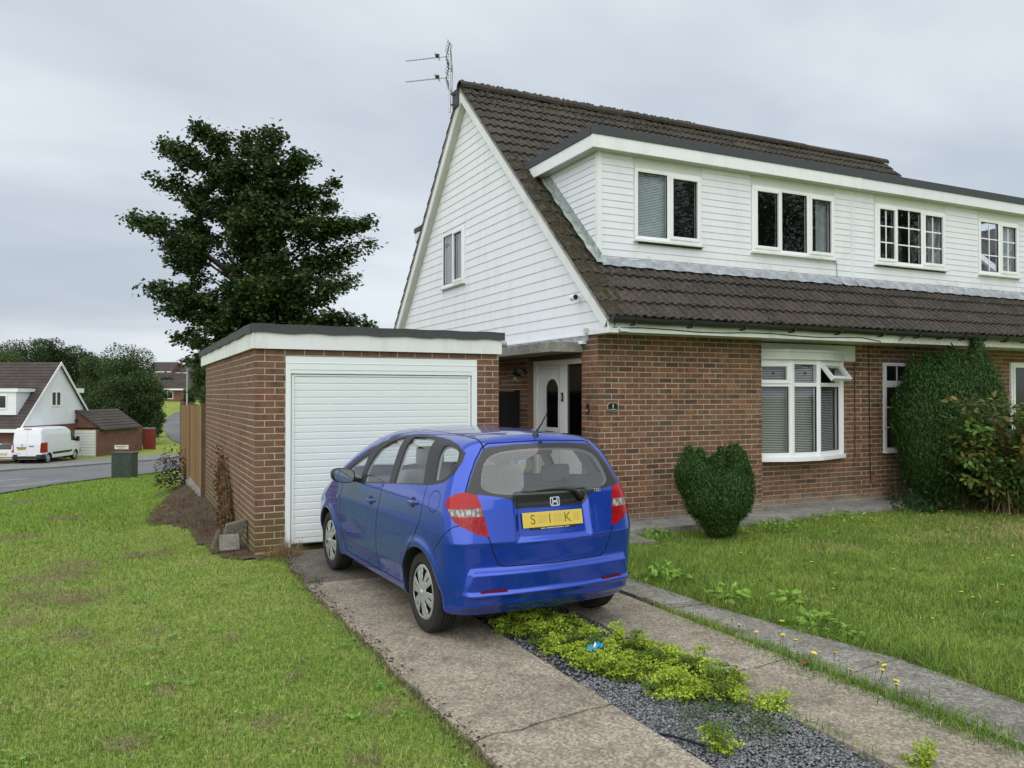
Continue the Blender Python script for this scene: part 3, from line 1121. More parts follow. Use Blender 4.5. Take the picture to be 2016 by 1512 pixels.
sp = []
for i in range(900):          # thick moss on the narrow strip beside the dormer cheek
    s = random.uniform(0.0, S_D1 + 0.3); x = XL + 0.05 + abs(random.gauss(0, 0.16))
    if x < 6.05 or (s < S_D0 and x < 6.6):
        sp.append((roof_pt(x, s, 0.02), random.uniform(0.02, 0.075)))
for i in range(520):          # cushions scattered along the ridge and in the tile laps
    s = SLF - abs(random.gauss(0, 0.30)); x = random.uniform(XL, XM)
    sp.append((roof_pt(x, min(s, SLF - .02), 0.04), random.uniform(0.012, 0.04)))
for i in range(500):
    c = random.choice([0, 1, 2, 3] + list(range(13, 22))); x = random.uniform(XL, XM)
    sp.append((roof_pt(x, c * TG - 0.005, 0.03), random.uniform(0.010, 0.026)))
for i in range(160):
    sp.append(((random.uniform(XL, XM), RY - .03, RZ + .12), random.uniform(0.015, 0.04)))
moss_bits(house, sp)
sp = []
for i in range(420):
    s = SLF - abs(random.gauss(0, 0.30)); x = random.uniform(XM, XR)
    sp.append((roof_pt(x, min(s, SLF - .02), 0.04), random.uniform(0.012, 0.04)))
for i in range(500):
    c = random.choice([0, 1, 2, 3] + list(range(13, 22))); x = random.uniform(XM, XR)
    sp.append((roof_pt(x, c * TG - 0.005, 0.03), random.uniform(0.010, 0.026)))
moss_bits(house2, sp)

# ---- dormer
def board_front(parent, x0, x1, z0, z1, y=DYF, mat='siding_old', h=0.1):
    k = 0
    zz_ = z0
    while zz_ < z1 - 0.004:
        e = min(zz_ + h - 0.0018, z1)
        mb = MB()
        w0, w1 = 0.016, 0.008
        mb.add([(x0, y, zz_), (x1, y, zz_), (x1, y, e), (x0, y, e), (x0, y - w0, zz_), (x1, y - w0, zz_), (x1, y - w1, e), (x0, y - w1, e)],
               [(0, 1, 2, 3), (4, 5, 6, 7), (0, 1, 5, 4), (1, 2, 6, 5), (2, 3, 7, 6), (3, 0, 4, 7)])
        mb.build('siding_board', mat, parent)
        zz_ += h


def dormer_part(hs, x0, x1, wins, left_end, right_end):
    # window list: (x0, x1); boards run unbroken below them
    base = DZ0
    WZ0, WZ1 = 4.045, 5.085
    xs = [x0 + (0.05 if left_end else 0.006)]
    board_front(hs, xs[0], x1 - (0.05 if right_end else 0.006), base, base + 0.3, h=0.1)
    mid = base + 0.3
    segs = []
    cur = xs[0]
    for (a, b) in wins:
        segs.append((cur, a - 0.012)); cur = b + 0.012
    segs.append((cur, x1 - (0.05 if right_end else 0.006)))
    for (a, b) in segs:
        if b - a > 0.03:
            board_front(hs, a, b, mid, DZ1)
    bk = MB()
    cur = x0
    for (a, b) in wins:
        bk.box(cur, a + .02, DYF + 0.002, DYF + 0.12, base, DZ1); bk.box(a + .02, b - .02, DYF + 0.002, DYF + 0.12, base, WZ0 + .02); bk.box(a + .02, b - .02, DYF + 0.002, DYF + 0.12, WZ1 - .02, DZ1); cur = b - .02
    bk.box(cur, x1, DYF + 0.002, DYF + 0.12, base, DZ1)
    bk.build('dormer_wall', 'siding_old', hs)
    for (a, b) in wins:
        MB().box(a - 0.006, b + 0.006, DYF - 0.012, DYF, WZ1 + 0.005, DZ1).build('infill_panel', 'panel_white', hs)
        MB().box(a - 0.006, b + 0.006, DYF - 0.010, DYF, base + 0.3, WZ0 - 0.035).build('infill_panel', 'siding_old', hs)


DW1 = [(6.64, 7.85), (8.84, 10.62)]
DW2 = [(11.58, 13.39), (14.34, 15.52)]
dormer_part(house, DX0, XM, DW1, True, False)
dormer_part(house2, XM, DXR, DW2, False, True)
MB().box(DX0 - 0.018, DX0 + 0.048, DYF - 0.02, DYF + 0.05, DZ0 - 0.02, DZ1).build('corner_trim', 'siding', house)
MB().box(XM - 0.022, XM + 0.022, DYF - 0.022, DYF, DZ0, DZ1).build('joint_trim', 'siding_old', house)
MB().box(DXR - 0.048, DXR + 0.018, DYF - 0.02, DYF + 0.05, DZ0 - 0.02, DZ1).build('corner_trim', 'siding', house2)
dxf = frame((0, DYF - 0.012, 0), (1, 0, 0), (0, -1, 0))
window(house, dxf, *DW1[0], 4.045, 5.085, [(1, 'fixed'), (1.02, 'casement')], blinds=['closed', 'open'])
window(house, dxf, *DW1[1], 4.045, 5.085, [(1, 'casement'), (1.05, 'fixed'), (1, 'casement')], blinds=[None, None, 'curtain'])
window(house2, dxf, *DW2[0], 4.055, 5.085, [(0.85, 'casement'), (1.1, 'fixed'), (1, 'casement')], blinds=[None, None, 'curtain'], bars=(1, 2))
window(house2, dxf, *DW2[1], 4.055, 5.085, [(1, 'fixed'), (1, 'casement')], blinds=[None, 'closed'], bars=(1, 2))
MB().box(6.70, 7.83, DYF - .055, DYF - .012, 3.990, 4.009).build('mould_under_sill', 'moss', house)
MB().box(11.60, 13.36, DYF - .05, DYF - .012, 4.004, 4.019).build('mould_under_sill', 'moss', house2)
# left cheek: boards cut to the roof slope
zz_ = DZ0
while zz_ < DZ1:
    e = min(zz_ + 0.097, DZ1)
    y0, y1 = yf(zz_ + .02), yf(e + .02)
    mb = MB()
    mb.add([(DX0, DYF + .05, zz_), (DX0, max(y0, DYF + .06), zz_), (DX0, y1, e), (DX0, DYF + .05, e), (DX0 - .016, DYF + .05, zz_), (DX0 - .016, max(y0, DYF + .06), zz_), (DX0 - .008, y1, e), (DX0 - .008, DYF + .05, e)],
           [(0, 1, 2, 3), (4, 5, 6, 7), (0, 1, 5, 4), (1, 2, 6, 5), (2, 3, 7, 6), (3, 0, 4, 7)])
    mb.build('siding_board', 'siding_old', house)
    zz_ += 0.1
mb = MB(lambda u, v, w: (w, u, v)); mb.prism([(DYF + .05, DZ0), (yf(DZ1), DZ1), (DYF + .05, DZ1)], DX0 + 0.001, DX0 + 0.1); mb.build('cheek_wall', 'siding_old', house)
mb = MB(lambda u, v, w: (w, u, v)); mb.prism([(DYF + .05, DZ0), (yf(DZ1), DZ1), (DYF + .05, DZ1)], DXR - 0.1, DXR - 0.001); mb.build('cheek_wall', 'siding_old', house2)
# flat roof: white fascia, grey roof edge, deck
FY0, FX0, FXR = 9.465, 5.845, DXR + 0.18
ytop = yf(5.56)
mb = MB(); mb.box(FX0 + .03, XM, FY0 + 0.002, FY0 + 0.025, DZ1, 5.42); mb.build('dormer_fascia', 'siding', house)
mb = MB(); mb.box(XM + 0.04, FXR - .03, FY0 + 0.006, FY0 + 0.027, DZ1 + .004, 5.43); mb.build('dormer_fascia', 'siding_old', house2)
MB().box(XM - 0.03, XM + 0.05, FY0 - 0.002, FY0 + 0.024, DZ1 - 0.006, 5.425).build('joint_trim', 'siding', house)
MB().box(FX0 + .004, FX0 + 0.029, FY0 + 0.002, yf(5.36), DZ1, 5.42).build('dormer_fascia', 'siding', house)
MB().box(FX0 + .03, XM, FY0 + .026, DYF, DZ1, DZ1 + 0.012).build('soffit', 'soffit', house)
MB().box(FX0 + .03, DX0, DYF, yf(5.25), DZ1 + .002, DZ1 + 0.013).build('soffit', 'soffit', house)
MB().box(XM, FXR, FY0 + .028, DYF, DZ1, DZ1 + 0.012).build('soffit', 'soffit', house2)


def edge_trim(hs, x0, x1, y0, y1, left, jig=0.0):
    mb = MB()
    mb.box(x0, x1, y0 - 0.012, y0 + 0.06, 5.42, 5.545)
    if left:
        mb.box(x0 - 0.012, x0 + 0.06, y0 + .061, y1 + .25, 5.42, 5.545)
    mb.build('roof_edge', 'felt_trim', hs)
    MB().box(x0 + .061, x1, y0 + .061, y1 + 0.1, 5.45, 5.52).build('flat_roof', 'felt', hs)


edge_trim(house, FX0, XM, FY0, ytop, True)
edge_trim(house2, XM, FXR, FY0, ytop, False)


# lead at the dormer foot and beside the cheek
def lead_sheet(parent, pts, nu, nv, mat, name, amp=0.012):
    """pts(a, b) -> point; a wavy dressed sheet"""
    vs, fs = [], []
    for i in range(nu + 1):
        for j in range(nv + 1):
            p = Vector(pts(i / nu, j / nv))
            vs.append(tuple(p + Vector((0, -0.6, 0.8)) * random.uniform(-amp, amp)))
    for i in range(nu):
        for j in range(nv):
            q = i * (nv + 1) + j
            fs.append((q, q + nv + 1, q + nv + 2, q + 1))
    mb = MB(); mb.add(vs, fs)
    return mb.build(name, mat, parent, smooth=True, fix=False)


sA, sB = S_D0 - 0.16, S_D0 + 0.02
lead_sheet(house, lambda a, b: roof_pt(DX0 - .02 + a * (XM - DX0), sA + 0.012 * math.sin(a * 90) + (sB - sA) * b, 0.062 + 0.02 * b), 90, 4, 'lead', 'lead_flashing', 0.005)
lead_sheet(house2, lambda a, b: roof_pt(XM + a * (DXR + .02 - XM), sA + 0.012 * math.sin(a * 90) + (sB - sA) * b, 0.062 + 0.02 * b), 90, 4, 'lead', 'lead_flashing', 0.005)
lead_sheet(house, lambda a, b: roof_pt(DX0 - .12 + .12 * b + 0.012 * math.sin(a * 40), S_D0 - 0.14 + (S_D1 - S_D0 + .05) * a, 0.088), 40, 3, 'lead_green', 'side_flashing', 0.006)
m = MB()
m.add([roof_pt(DX0 - .022, S_D0 - .02, 0.05), roof_pt(DX0 - .022, S_D1, 0.05), roof_pt(DX0 - .022, S_D1, 0.20), roof_pt(DX0 - .022, S_D0 - .02, 0.16),
       roof_pt(DX0 - .018, S_D0 - .02, 0.05), roof_pt(DX0 - .018, S_D1, 0.05), roof_pt(DX0 - .018, S_D1, 0.20), roof_pt(DX0 - .018, S_D0 - .02, 0.16)],
      [(0, 1, 2, 3), (4, 5, 6, 7), (0, 1, 5, 4), (1, 2, 6, 5), (2, 3, 7, 6), (3, 0, 4, 7)])
m.build('side_upstand', 'lead', house)

# ---- eaves: fascia, soffit, gutter with brackets
for hs, a, b, dy in ((house, XL + 0.02, XM - 0.002, 0.0), (house2, XM + 0.002, XR - 0.02, 0.006)):
    MB().box(a, b, 8.742 + dy, 8.762 + dy, 2.615, 2.755).build('fascia', 'old_white' if hs is house else 'siding_old', hs)
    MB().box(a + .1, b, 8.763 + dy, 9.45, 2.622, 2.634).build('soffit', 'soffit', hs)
    vs, fs = [], []
    n = 9
    gx = [a + (b - a) * i / 20 for i in range(21)]
    for i, x in enumerate(gx):
        sag = 0.004 * math.sin(i * 1.7)
        for q in range(n):
            t = PI + PI * q / (n - 1)
            vs.append((x, 8.672 + 0.066 * math.cos(t), 2.795 + sag + 0.078 * math.sin(t)))
    for i in range(20):
        for q in range(n - 1):
            fs.append((i * n + q, (i + 1) * n + q, (i + 1) * n + q + 1, i * n + q + 1))
    b0 = len(vs)
    fs.append(tuple(range(n)))
    gm = MB(); gm.add(vs, fs)
    gut = gm.build('gutter', 'gutter', hs, smooth=False)
    x = a + 0.35
    while x < b:
        bm_ = MB()
        bm_.tube([(x, 8.742, 2.71), (x, 8.70, 2.705), (x, 8.66, 2.708), (x, 8.612, 2.73), (x, 8.598, 2.795)], 0.012, 6)
        bm_.box(x - .02, x + .02, 8.60, 8.745, 2.796, 2.803)
        bm_.build('gutter_bracket', 'gutter', gut)
        x += 0.92 if hs is house else 0.55
# boxed foot of the rake
mb = MB(); mb.box(XL + .008, XL + .16, 8.70, 9.20, 2.60, 2.66); mb.build('eaves_box', 'old_white', house)
# cable clipped along the fascia, dropping at the corner
pts = [(XL + .02 + .02 * math.sin(i * .9), 8.735, 2.70 - 0.004 * i + 0.015 * math.sin(i * 1.3)) for i in range(3)]
pts = [(5.63, 8.58, 2.90), (5.61, 8.55, 2.80), (5.63, 8.60, 2.69)] + [(5.70 + i * 0.45, 8.734, 2.665 + 0.013 * math.sin(i * 1.4)) for i in range(11)] + [(10.62, 8.734, 2.63), (10.64, 8.75, 2.60)]
MB().tube(pts, 0.006, 5).build('cable', 'black', house)
mb = MB(); mb.tube([(10.87, 9.43, 2.6), (10.865, 9.43, 1.4), (10.86, 9.43, 0.78), (10.80, 9.435, 0.72)], 0.007, 5); mb.build('cable', 'black', house)
mb = MB(); mb.tube([(11.2, 9.43, 2.6), (11.205, 9.43, 1.5), (11.215, 9.43, 0.36)], 0.008, 5); mb.build('cable', 'black', house2)
MB().tube([(11.12, 8.74, 2.72), (11.16, 8.70, 2.79), (11.25, 8.62, 2.84), (11.10, 8.73, 2.68), (10.98, 8.80, 2.60)], 0.008, 5).build('cable', 'black', house2)
MB().box(11.225, 11.30, 9.39, 9.45, 0.34, 0.47).build('cable_box', 'brick_house', house2)
MB().tube([(10.59, 9.61, 4.04), (10.65, 9.60, 3.98), (10.66, 9.6, 3.72), (10.68, 9.45, 3.60), (10.72, 9.25, 3.44)], 0.006, 5).build('cable', 'black', house)

# ---- rear dormer, seen past the left rake
mb = MB(); mb.box(DX0, 10.9, 15.0, 16.75, 3.4, 5.2); mb.build('rear_dormer_wall', 'siding_old', house)
mb = MB(); mb.box(FX0, 10.9, 15.2, 16.98, 5.2, 5.39); mb.build('rear_dormer_fascia', 'siding', house)
mb = MB(); mb.box(FX0 - .02, 10.9, 15.2, 17.0, 5.391, 5.49); mb.build('rear_dormer_edge', 'felt_trim', house)

# ---- bow window
bay = MB()
BZ0, BZT, BZ1 = 0.84, 1.955, 2.34
corner = [(8.68, 9.39), (9.235, 9.21), (9.80, 9.21), (10.50, 9.43)]
fac = []
for i in range(3):
    p, q = Vector((*corner[i], 0)), Vector((*corner[i + 1], 0))
    U = (q - p).normalized(); N = Vector((U.y, -U.x, 0))
    fac.append((p, (q - p).length, U, N))
bwin = None
fr = MB()
for i, (p, L, U, N) in enumerate(fac):
    xf = frame(p, U, N)
    fr.xf = xf
    fr.box(0, L, BZ0, BZ0 + .07, -.05, .02); fr.box(0, L, BZ1 - .07, BZ1, -.05, .02); fr.box(0, L, BZT - .03, BZT + .03, -.05, .021)
    fr.box(0, .05, BZ0 + .07, BZ1 - .07, -.05, .019); fr.box(L - .05, L, BZ0 + .07, BZ1 - .07, -.05, .019)
for (x, y) in corner[1:3]:
    fr.xf = None
    fr.lathe([(0.05, BZ0), (0.05, BZ1)], (x, y + .012, 0), 'z', 10)
fr.xf = None
fr.box(10.46, 10.57, 9.40, 9.47, BZ0, BZ1)
bwin = fr.build('bow_window', 'upvc', house)
for i, (p, L, U, N) in enumerate(fac):
    xf = frame(p, U, N)
    # lower pane with blind
    a, b, c, d = .05, L - .05, BZ0 + .07, BZT - .03
    MB(xf).add([(a, c, 0), (b, c, 0), (b, d, 0), (a, d, 0)], [(0, 1, 2, 3)]).build('pane', 'glass', bwin, fix=False)
    gk = MB(xf); e = .01
    gk.box(a, b, c, c + e, -.01, .012); gk.box(a, b, d - e, d, -.01, .012); gk.box(a, a + e, c, d, -.011, .011); gk.box(b - e, b, c, d, -.011, .011)
    gk.build('gasket', 'black', bwin)
    s = MB(xf); v = c - .02
    while v < BZ1 - .05:
        if not (i == 2 and v > BZT):
            s.add([(.02, v, -0.076), (L - .03, v, -0.076), (L - .03, v + .0125, -0.096), (.02, v + .0125, -0.096)], [(0, 1, 2, 3)])
        v += 0.0265
    s.build('blind', 'blind', bwin)
    a, b, c, d = .05, L - .05, BZT + .03, BZ1 - .07
    if i == 0:
        s = MB(xf); t = .055
        A, B, C_, D = a - .015, b + .015, c - .015, d + .015
        s.box(A, B, C_, C_ + t, -.02, .045); s.box(A, B, D - t, D, -.02, .045); s.box(A, A + t, C_ + t, D - t, -.02, .045); s.box(B - t, B, C_ + t, D - t, -.02, .045)
        s.build('sash', 'upvc', bwin, bevel=.006)
    if i < 2:
        MB(xf).add([(a, c, .001), (b, c, .001), (b, d, .001), (a, d, .001)], [(0, 1, 2, 3)]).build('pane', 'glass', bwin, fix=False)
    # leaded rose motif
        m = MB(xf); cu, cv = (a + b) / 2, (c + d) / 2
        for q in range(6):
            an = q * PI / 3
            m.add([(cu + .018 * math.cos(an), cv + .018 * math.sin(an), .003), (cu + .032 * math.cos(an + .5), cv + .032 * math.sin(an + .5), .003), (cu + .018 * math.cos(an + 1), cv + .018 * math.sin(an + 1), .003), (cu, cv, .003)], [(0, 1, 2, 3)])
        m.build('rose_motif', simple('red_leaded_glass', (0.16, 0.012, 0.02), 0.4) if i == 0 else bpy.data.materials['red_leaded_glass'], bwin)
    else:
        # open top-hung light swung outwards
        ang = R(38)
        def oxf(u, v, w, p=p, U=U, N=N):
            vv = v - d - .015
            y = vv * math.cos(ang) - (w) * -math.sin(ang) * 1.0
            out = -vv * math.sin(ang) + w * math.cos(ang)
            return tuple(p + U * u + Vector((0, 0, d + .015 + vv * math.cos(ang) + w * math.sin(ang))) + N * (out + .02))
        s = MB(oxf); t = .055
        A, B, C_, D = a - .02, b + .02, c - .02, d + .015
        s.box(A, B, C_, C_ + t, -.03, .035); s.box(A, B, D - t, D, -.03, .035); s.box(A, A + t, C_ + t, D - t, -.03, .035); s.box(B - t, B, C_ + t, D - t, -.03, .035)
        sash = s.build('open_sash', 'upvc', bwin, bevel=.005)
        MB(oxf).add([(A + t, C_ + t, 0), (B - t, C_ + t, 0), (B - t, D - t, 0), (A + t, D - t, 0)], [(0, 1, 2, 3)]).build('pane', 'glass', bwin, fix=False)
# sill board, head moulding and infill
sl = [(8.66, 9.36), (9.23, 9.13), (9.82, 9.13), (10.62, 9.40), (10.62, 9.455), (8.66, 9.455)]
m = MB(); m.prism(sl, 0.775, 0.838); m.build('sill', 'upvc', bwin, bevel=.005)
hd = [(8.665, 9.34)] + [(9.1 + .1 * i, 9.14 - 0.0 * i) for i in range(8)] + [(10.1, 9.20), (10.4, 9.31), (10.58, 9.40), (10.58, 9.455), (8.665, 9.455)]
m = MB()
for s_, z0, z1 in ((0.03, BZ1, BZ1 + .03), (0.0, BZ1 + .03, BZ1 + .115), (0.03, BZ1 + .115, BZ1 + .15)):
    m.prism([(x, min(y - s_, 9.455) if y < 9.45 else y) for x, y in hd], z0, z1)
m.build('head_moulding', 'panel_white', bwin)
MB().box(8.66, 10.87, 9.425, 9.452, BZ1 + .005, 2.60).build('infill_panel', 'panel_white', house)

# ---- neighbour's ground-floor windows
nxf = frame((0, 9.45 - .02, 0), (1, 0, 0), (0, -1, 0))
window(house2, nxf, 11.54, 13.36, 1.98, 2.34, [(1, 'fixed'), (1, 'fixed'), (1, 'fixed')], bars=(1, 0), sill=False)
window(house2, nxf, 11.54, 13.36, 0.85, 1.98, [(1, 'fixed'), (1, 'fixed'), (1, 'fixed')], bars=(1, 2), sill=True)
window(house2, nxf, 14.94, 16.0, 0.1, 2.40, [(1, 'casement')], sill=False, name='front_door', glass='glass_dark')

# ---- porch: door screen, canopy
PX = 5.86
pxf = frame((PX, 11.272, 0), (0, -1, 0), (-1, 0, 0))     # u runs towards the street corner
W_ = 11.272 - 9.665
m = MB(pxf)
m.box(0, .115, 0.06, 2.32, -.06, .012); m.box(.115, W_, 2.245, 2.32, -.06, .012); m.box(.86, 1.03, 0.06, 2.245, -.06, .012); m.box(W_ - .10, W_, 0.06, 2.245, -.06, .012); m.box(1.03, W_ - .1, 0.06, 1.20, -.06, .012)
scr = m.build('door_frame', 'upvc', house, bevel=.004)
m = MB(pxf)
oc, ow, ob, ot = 0.585, 0.185, 1.305, 1.87          # oval light: centre, half width, foot, springing
def oval(r, n=14):
    return [(oc - ow - r, ob - r)] + [(oc - (ow + r) * math.cos(PI * i / n), ot + (0.165 + r) * math.sin(PI * i / n)) for i in range(n + 1)] + [(oc + ow + r, ob - r)]
inner = oval(0.0); outer = oval(0.05)
rect = [(.12, .08), (.855, .08), (.855, 2.24), (.12, 2.24)]
# leaf as a ring of quads from the oval to the rectangle
ring_o = []
for (u, v) in inner:
    dx, dy = u - oc, v - 1.6
    t = min((.365 / abs(dx)) if abs(dx) > 1e-6 else 9, ((0.64 if dy > 0 else 1.52) / abs(dy)) if abs(dy) > 1e-6 else 9)
    ring_o.append((max(.12, min(.855, oc + dx * t * 1.02)), 1.6 + dy * t))
n = len(inner)
vs = [(u, v, -.012) for u, v in inner] + [(u, v, -.012) for u, v in ring_o] + [(.12, .08, -.012), (.855, .08, -.012), (.12, 2.24, -.012), (.855, 2.24, -.012)]
m.add([(.12, .08, -.012), (.855, .08, -.012), (.855, ob, -.012), (.12, ob, -.012)], [(0, 1, 2, 3)])
m.add([(.12, ob, -.012), (oc - ow, ob, -.012), (oc - ow, ot, -.012), (.12, ot, -.012)], [(0, 1, 2, 3)])
m.add([(oc + ow, ob, -.012), (.855, ob, -.012), (.855, ot, -.012), (oc + ow, ot, -.012)], [(0, 1, 2, 3)])
arc = inner[1:-1]
top = [(.12 + (.735) * i / (len(arc) - 1), 2.24) for i in range(len(arc))]
vv = [(u, v, -.012) for u, v in arc] + [(u, v, -.012) for u, v in top]
L_ = len(arc)
m.add(vv, [(i, i + 1, L_ + i + 1, L_ + i) for i in range(L_ - 1)])
m.add([(.12, ot, -.012), arc[0] + (-.012,), (.12, 2.24, -.012)], [(0, 1, 2)])
m.add([(.855, ot, -.012), arc[-1] + (-.012,), (.855, 2.24, -.012)], [(0, 1, 2)])
door = m.build('front_door', 'upvc', house)
m = MB(pxf)
i2, o2 = oval(0.004), oval(0.05)
vs = [(u, v, -.004) for u, v in i2] + [(u, v, -.011) for u, v in o2]
n = len(i2)
m.add(vs, [(i, (i + 1) % n, n + (i + 1) % n, n + i) for i in range(n)])
i3, o3 = oval(.062), oval(.075)
vs = [(u, v, .0) for u, v in i3] + [(u, v, .0) for u, v in o3]
m.add(vs, [(i, (i + 1) % n, n + (i + 1) % n, n + i) for i in range(n)])
m.build('glass_surround', 'upvc', door)
m = MB(pxf); m.add([(u, v, -.02) for u, v in inner], [tuple(range(len(inner)))]); m.build('oval_pane', 'glass_dark', door)
m = MB(pxf)
for (a, b, c, d) in ((.17, .815, 2.19, 2.20), (.17, .18, .12, 2.19), (.805, .815, .12, 2.19)):
    m.box(a, b, c, d, -.013, -.004)
m.build('door_moulding', 'panel_white', door)
m = MB(pxf); m.box(.915, .965, 1.70, 1.83, .012, .028); m.build('door_number_plate', 'black', scr)
m = MB(pxf); m.box(.936, .944, 1.73, 1.80, .028, .031); m.build('door_numeral', 'white_plain', scr)
m = MB(pxf); m.tube([(.80, 1.10, -.01), (.80, 1.10, .05), (.68, 1.10, .055)], .012, 8); m.box(.78, .82, 1.0, 1.2, -.012, .004); m.build('door_handle', 'chrome', door)
m = MB(pxf); m.add([(1.03, 1.2, -.02), (W_ - .1, 1.2, -.02), (W_ - .1, 2.245, -.02), (1.03, 2.245, -.02)], [(0, 1, 2, 3)]); m.build('side_pane', 'glass_dark', scr)
# hall wall behind the glass
MB().box(6.6, 6.62, 9.5, 11.6, 0, 2.4).build('hall_wall', 'room', house)
# canopy slab
m = MB(); m.box(5.28, 5.768, 9.62, 12.7, 2.39, 2.53); m.build('porch_canopy', 'concrete_grey', house, bevel=.006)
MB().box(5.70, 5.768, 9.52, 9.64, 2.50, 2.545).build('canopy_clip', 'upvc', house)
MB().box(5.70, 5.742, 9.43, 9.49, 2.64, 2.71).build('junction_box', 'soffit', house)
# ragged verge mortar: a pale strip at the foot of the gable boarding
MB().box(5.735, 5.752, 9.0, 18.2, 2.615, 2.641).build('drip_trim', 'siding', house)

# ---- things fixed to the house
t = thing('tv_aerial', 'silver mast with two television aerials at the peak of the gable roof', 'aerial', (5.5, 14.0, 7.1))
m = MB(); m.tube([(5.5, 14.0, 7.1), (5.5, 14.0, 8.33)], .022, 8); m.build('mast', 'alu', t)
m = MB(); m.tube([(5.62, 13.95, 7.22), (5.5, 14.0, 7.25)], .018, 6); m.tube([(5.62, 13.95, 7.42), (5.5, 14.0, 7.45)], .018, 6); m.box(5.57, 5.61, 13.80, 14.05, 7.18, 7.5); m.build('bracket', 'dark_metal', t)
m = MB(); m.tube([(5.51, 13.98, 8.3), (5.53, 13.95, 7.9), (5.53, 13.96, 7.4), (5.7, 13.6, 7.42), (5.85, 13.1, 7.05)], .007, 5); m.build('aerial_lead', 'black', t)
for zc in (8.16, 7.76):
    D = Vector((-.637, .554, 0)).normalized(); S = Vector((.656, .755, 0)).normalized(); Zv = Vector((0, 0, 1))
    b = Vector((5.5, 14.0, zc)); S = Vector((D.y, -D.x, 0))
    m = MB(); m.tube([b - D * .02, b + D * .88], .008, 6)
    boom = m.build('boom', 'alu', t)
    m = MB()
    for i in range(9):
        c = b + D * (.32 + i * .068) + Zv * .01
        m.tube([c - S * .07 - Zv * .03, c + S * .07 + Zv * .03], .0045, 5)
    m.build('director', 'alu', boom)
    m = MB()
    for sg in (1, -1):
        for q in (.06, .11, .16, .21, .25):
            c = b + D * (.06 - q * .25) + Zv * sg * q
            m.tube([c - S * .14, c + S * .14], .006, 5)
        m.tube([b + D * .07, b + D * .0 + Zv * sg * .26], .009, 5)
    m.build('reflector', 'dark_metal', boom)
    m = MB(); c = b + D * .25; m.box(c.x - .03, c.x + .03, c.y - .03, c.y + .03, c.z + .01, c.z + .06); m.tube([c - S * .14, c + S * .14, c + S * .14 + Zv * .03, c - S * .14 + Zv * .03, c - S * .14], .005, 5); m.build('dipole', 'black', boom)

t = thing('wall_lamp', 'black lantern with a bell shade on the brick wall left of the front door', 'lamp', (5.77, 11.4, 2.14))
m = MB(); m.lathe([(0.0, -.012), (.055, -.012), (.055, 0.0)], (5.755, 11.4, 2.16), 'x', 14); m.build('wall_plate', 'iron_black', t)
m = MB(); m.tube([(5.76, 11.4, 2.16), (5.68, 11.4, 2.23), (5.60, 11.4, 2.24), (5.585, 11.4, 2.19)], .012, 6); m.build('arm', 'iron_black', t)
m = MB(); m.lathe([(.012, .10), (.03, .085), (.035, .05), (.075, .025), (.115, -.005), (.112, -.012), (.03, .03)], (5.585, 11.4, 2.10), 'z', 18); m.build('lamp_shade', 'iron_black', t, smooth=True)
m = MB(); m.lathe([(.045, .0), (.05, -.05), (.045, -.10), (.02, -.125), (.0, -.13)], (5.585, 11.4, 2.10), 'z', 14); m.build('glass_globe', 'glass', t, smooth=True)

t = thing('house_number_plaque', 'black oval number plaque with a grey border on the front brick wall', 'plaque', (5.995, 9.225, 1.63))
pl = lambda k, w0, w1: [(math.copysign(abs(math.cos(a)) ** .6, math.cos(a)) * .092 * k, math.copysign(abs(math.sin(a)) ** .75, math.sin(a)) * .062 * k) for a in [2 * PI * i / 36 for i in range(36)]]
qxf = frame((5.995, 9.222, 1.633), (1, 0, 0), (0, -1, 0))
m = MB(qxf); m.prism(pl(1.0, 0, 0), 0, .014); m.build('rim', simple('pewter', (0.30, 0.31, 0.31), 0.5), t)
m = MB(qxf); m.prism(pl(.84, 0, 0), .0145, .017); m.build('face', 'black_gloss', t)


def text(body, size, xf_m, mat, parent, name, ext=0.001):
    c = bpy.data.curves.new(name, 'FONT')
    c.body = body; c.size = size; c.extrude = ext; c.align_x = 'CENTER'; c.align_y = 'CENTER'
    tmp = bpy.data.objects.new('tmp', c)
    COL.objects.link(tmp)
    dg = bpy.context.evaluated_depsgraph_get()
    me = bpy.data.meshes.new_from_object(tmp.evaluated_get(dg))
    bpy.data.objects.remove(tmp)
    me.name = name
    me.transform(xf_m)
    me.materials.clear(); me.materials.append(M[mat] if isinstance(mat, str) else mat)
    o = link(bpy.data.objects.new(name, me))
    return put(o, parent) if parent else o


FRONT = Matrix(((1, 0, 0), (0, 0, -1), (0, 1, 0))).to_4x4()
text('1', .085, Matrix.Translation((5.995, 9.2035, 1.640)) @ FRONT, 'white_plain', t, 'numeral')
m = MB(qxf); m.box(-.05, .05, -.036, -.031, .0175, .0185); m.build('underline', 'white_plain', t)

t = thing('video_doorbell', 'slim black doorbell on the brick pier right of the porch', 'doorbell', (5.765, 9.47, 1.6))
m = MB(); m.box(5.745, 5.768, 9.445, 9.50, 1.54, 1.67); m.build('casing', 'black', t, bevel=.004)
m = MB(); m.box(5.742, 5.7448, 9.46, 9.485, 1.62, 1.645); m.build('lens', 'glass_dark', t)
m = MB(); m.box(5.742, 5.7448, 9.462, 9.483, 1.565, 1.60); m.build('button', 'grey_post', t)

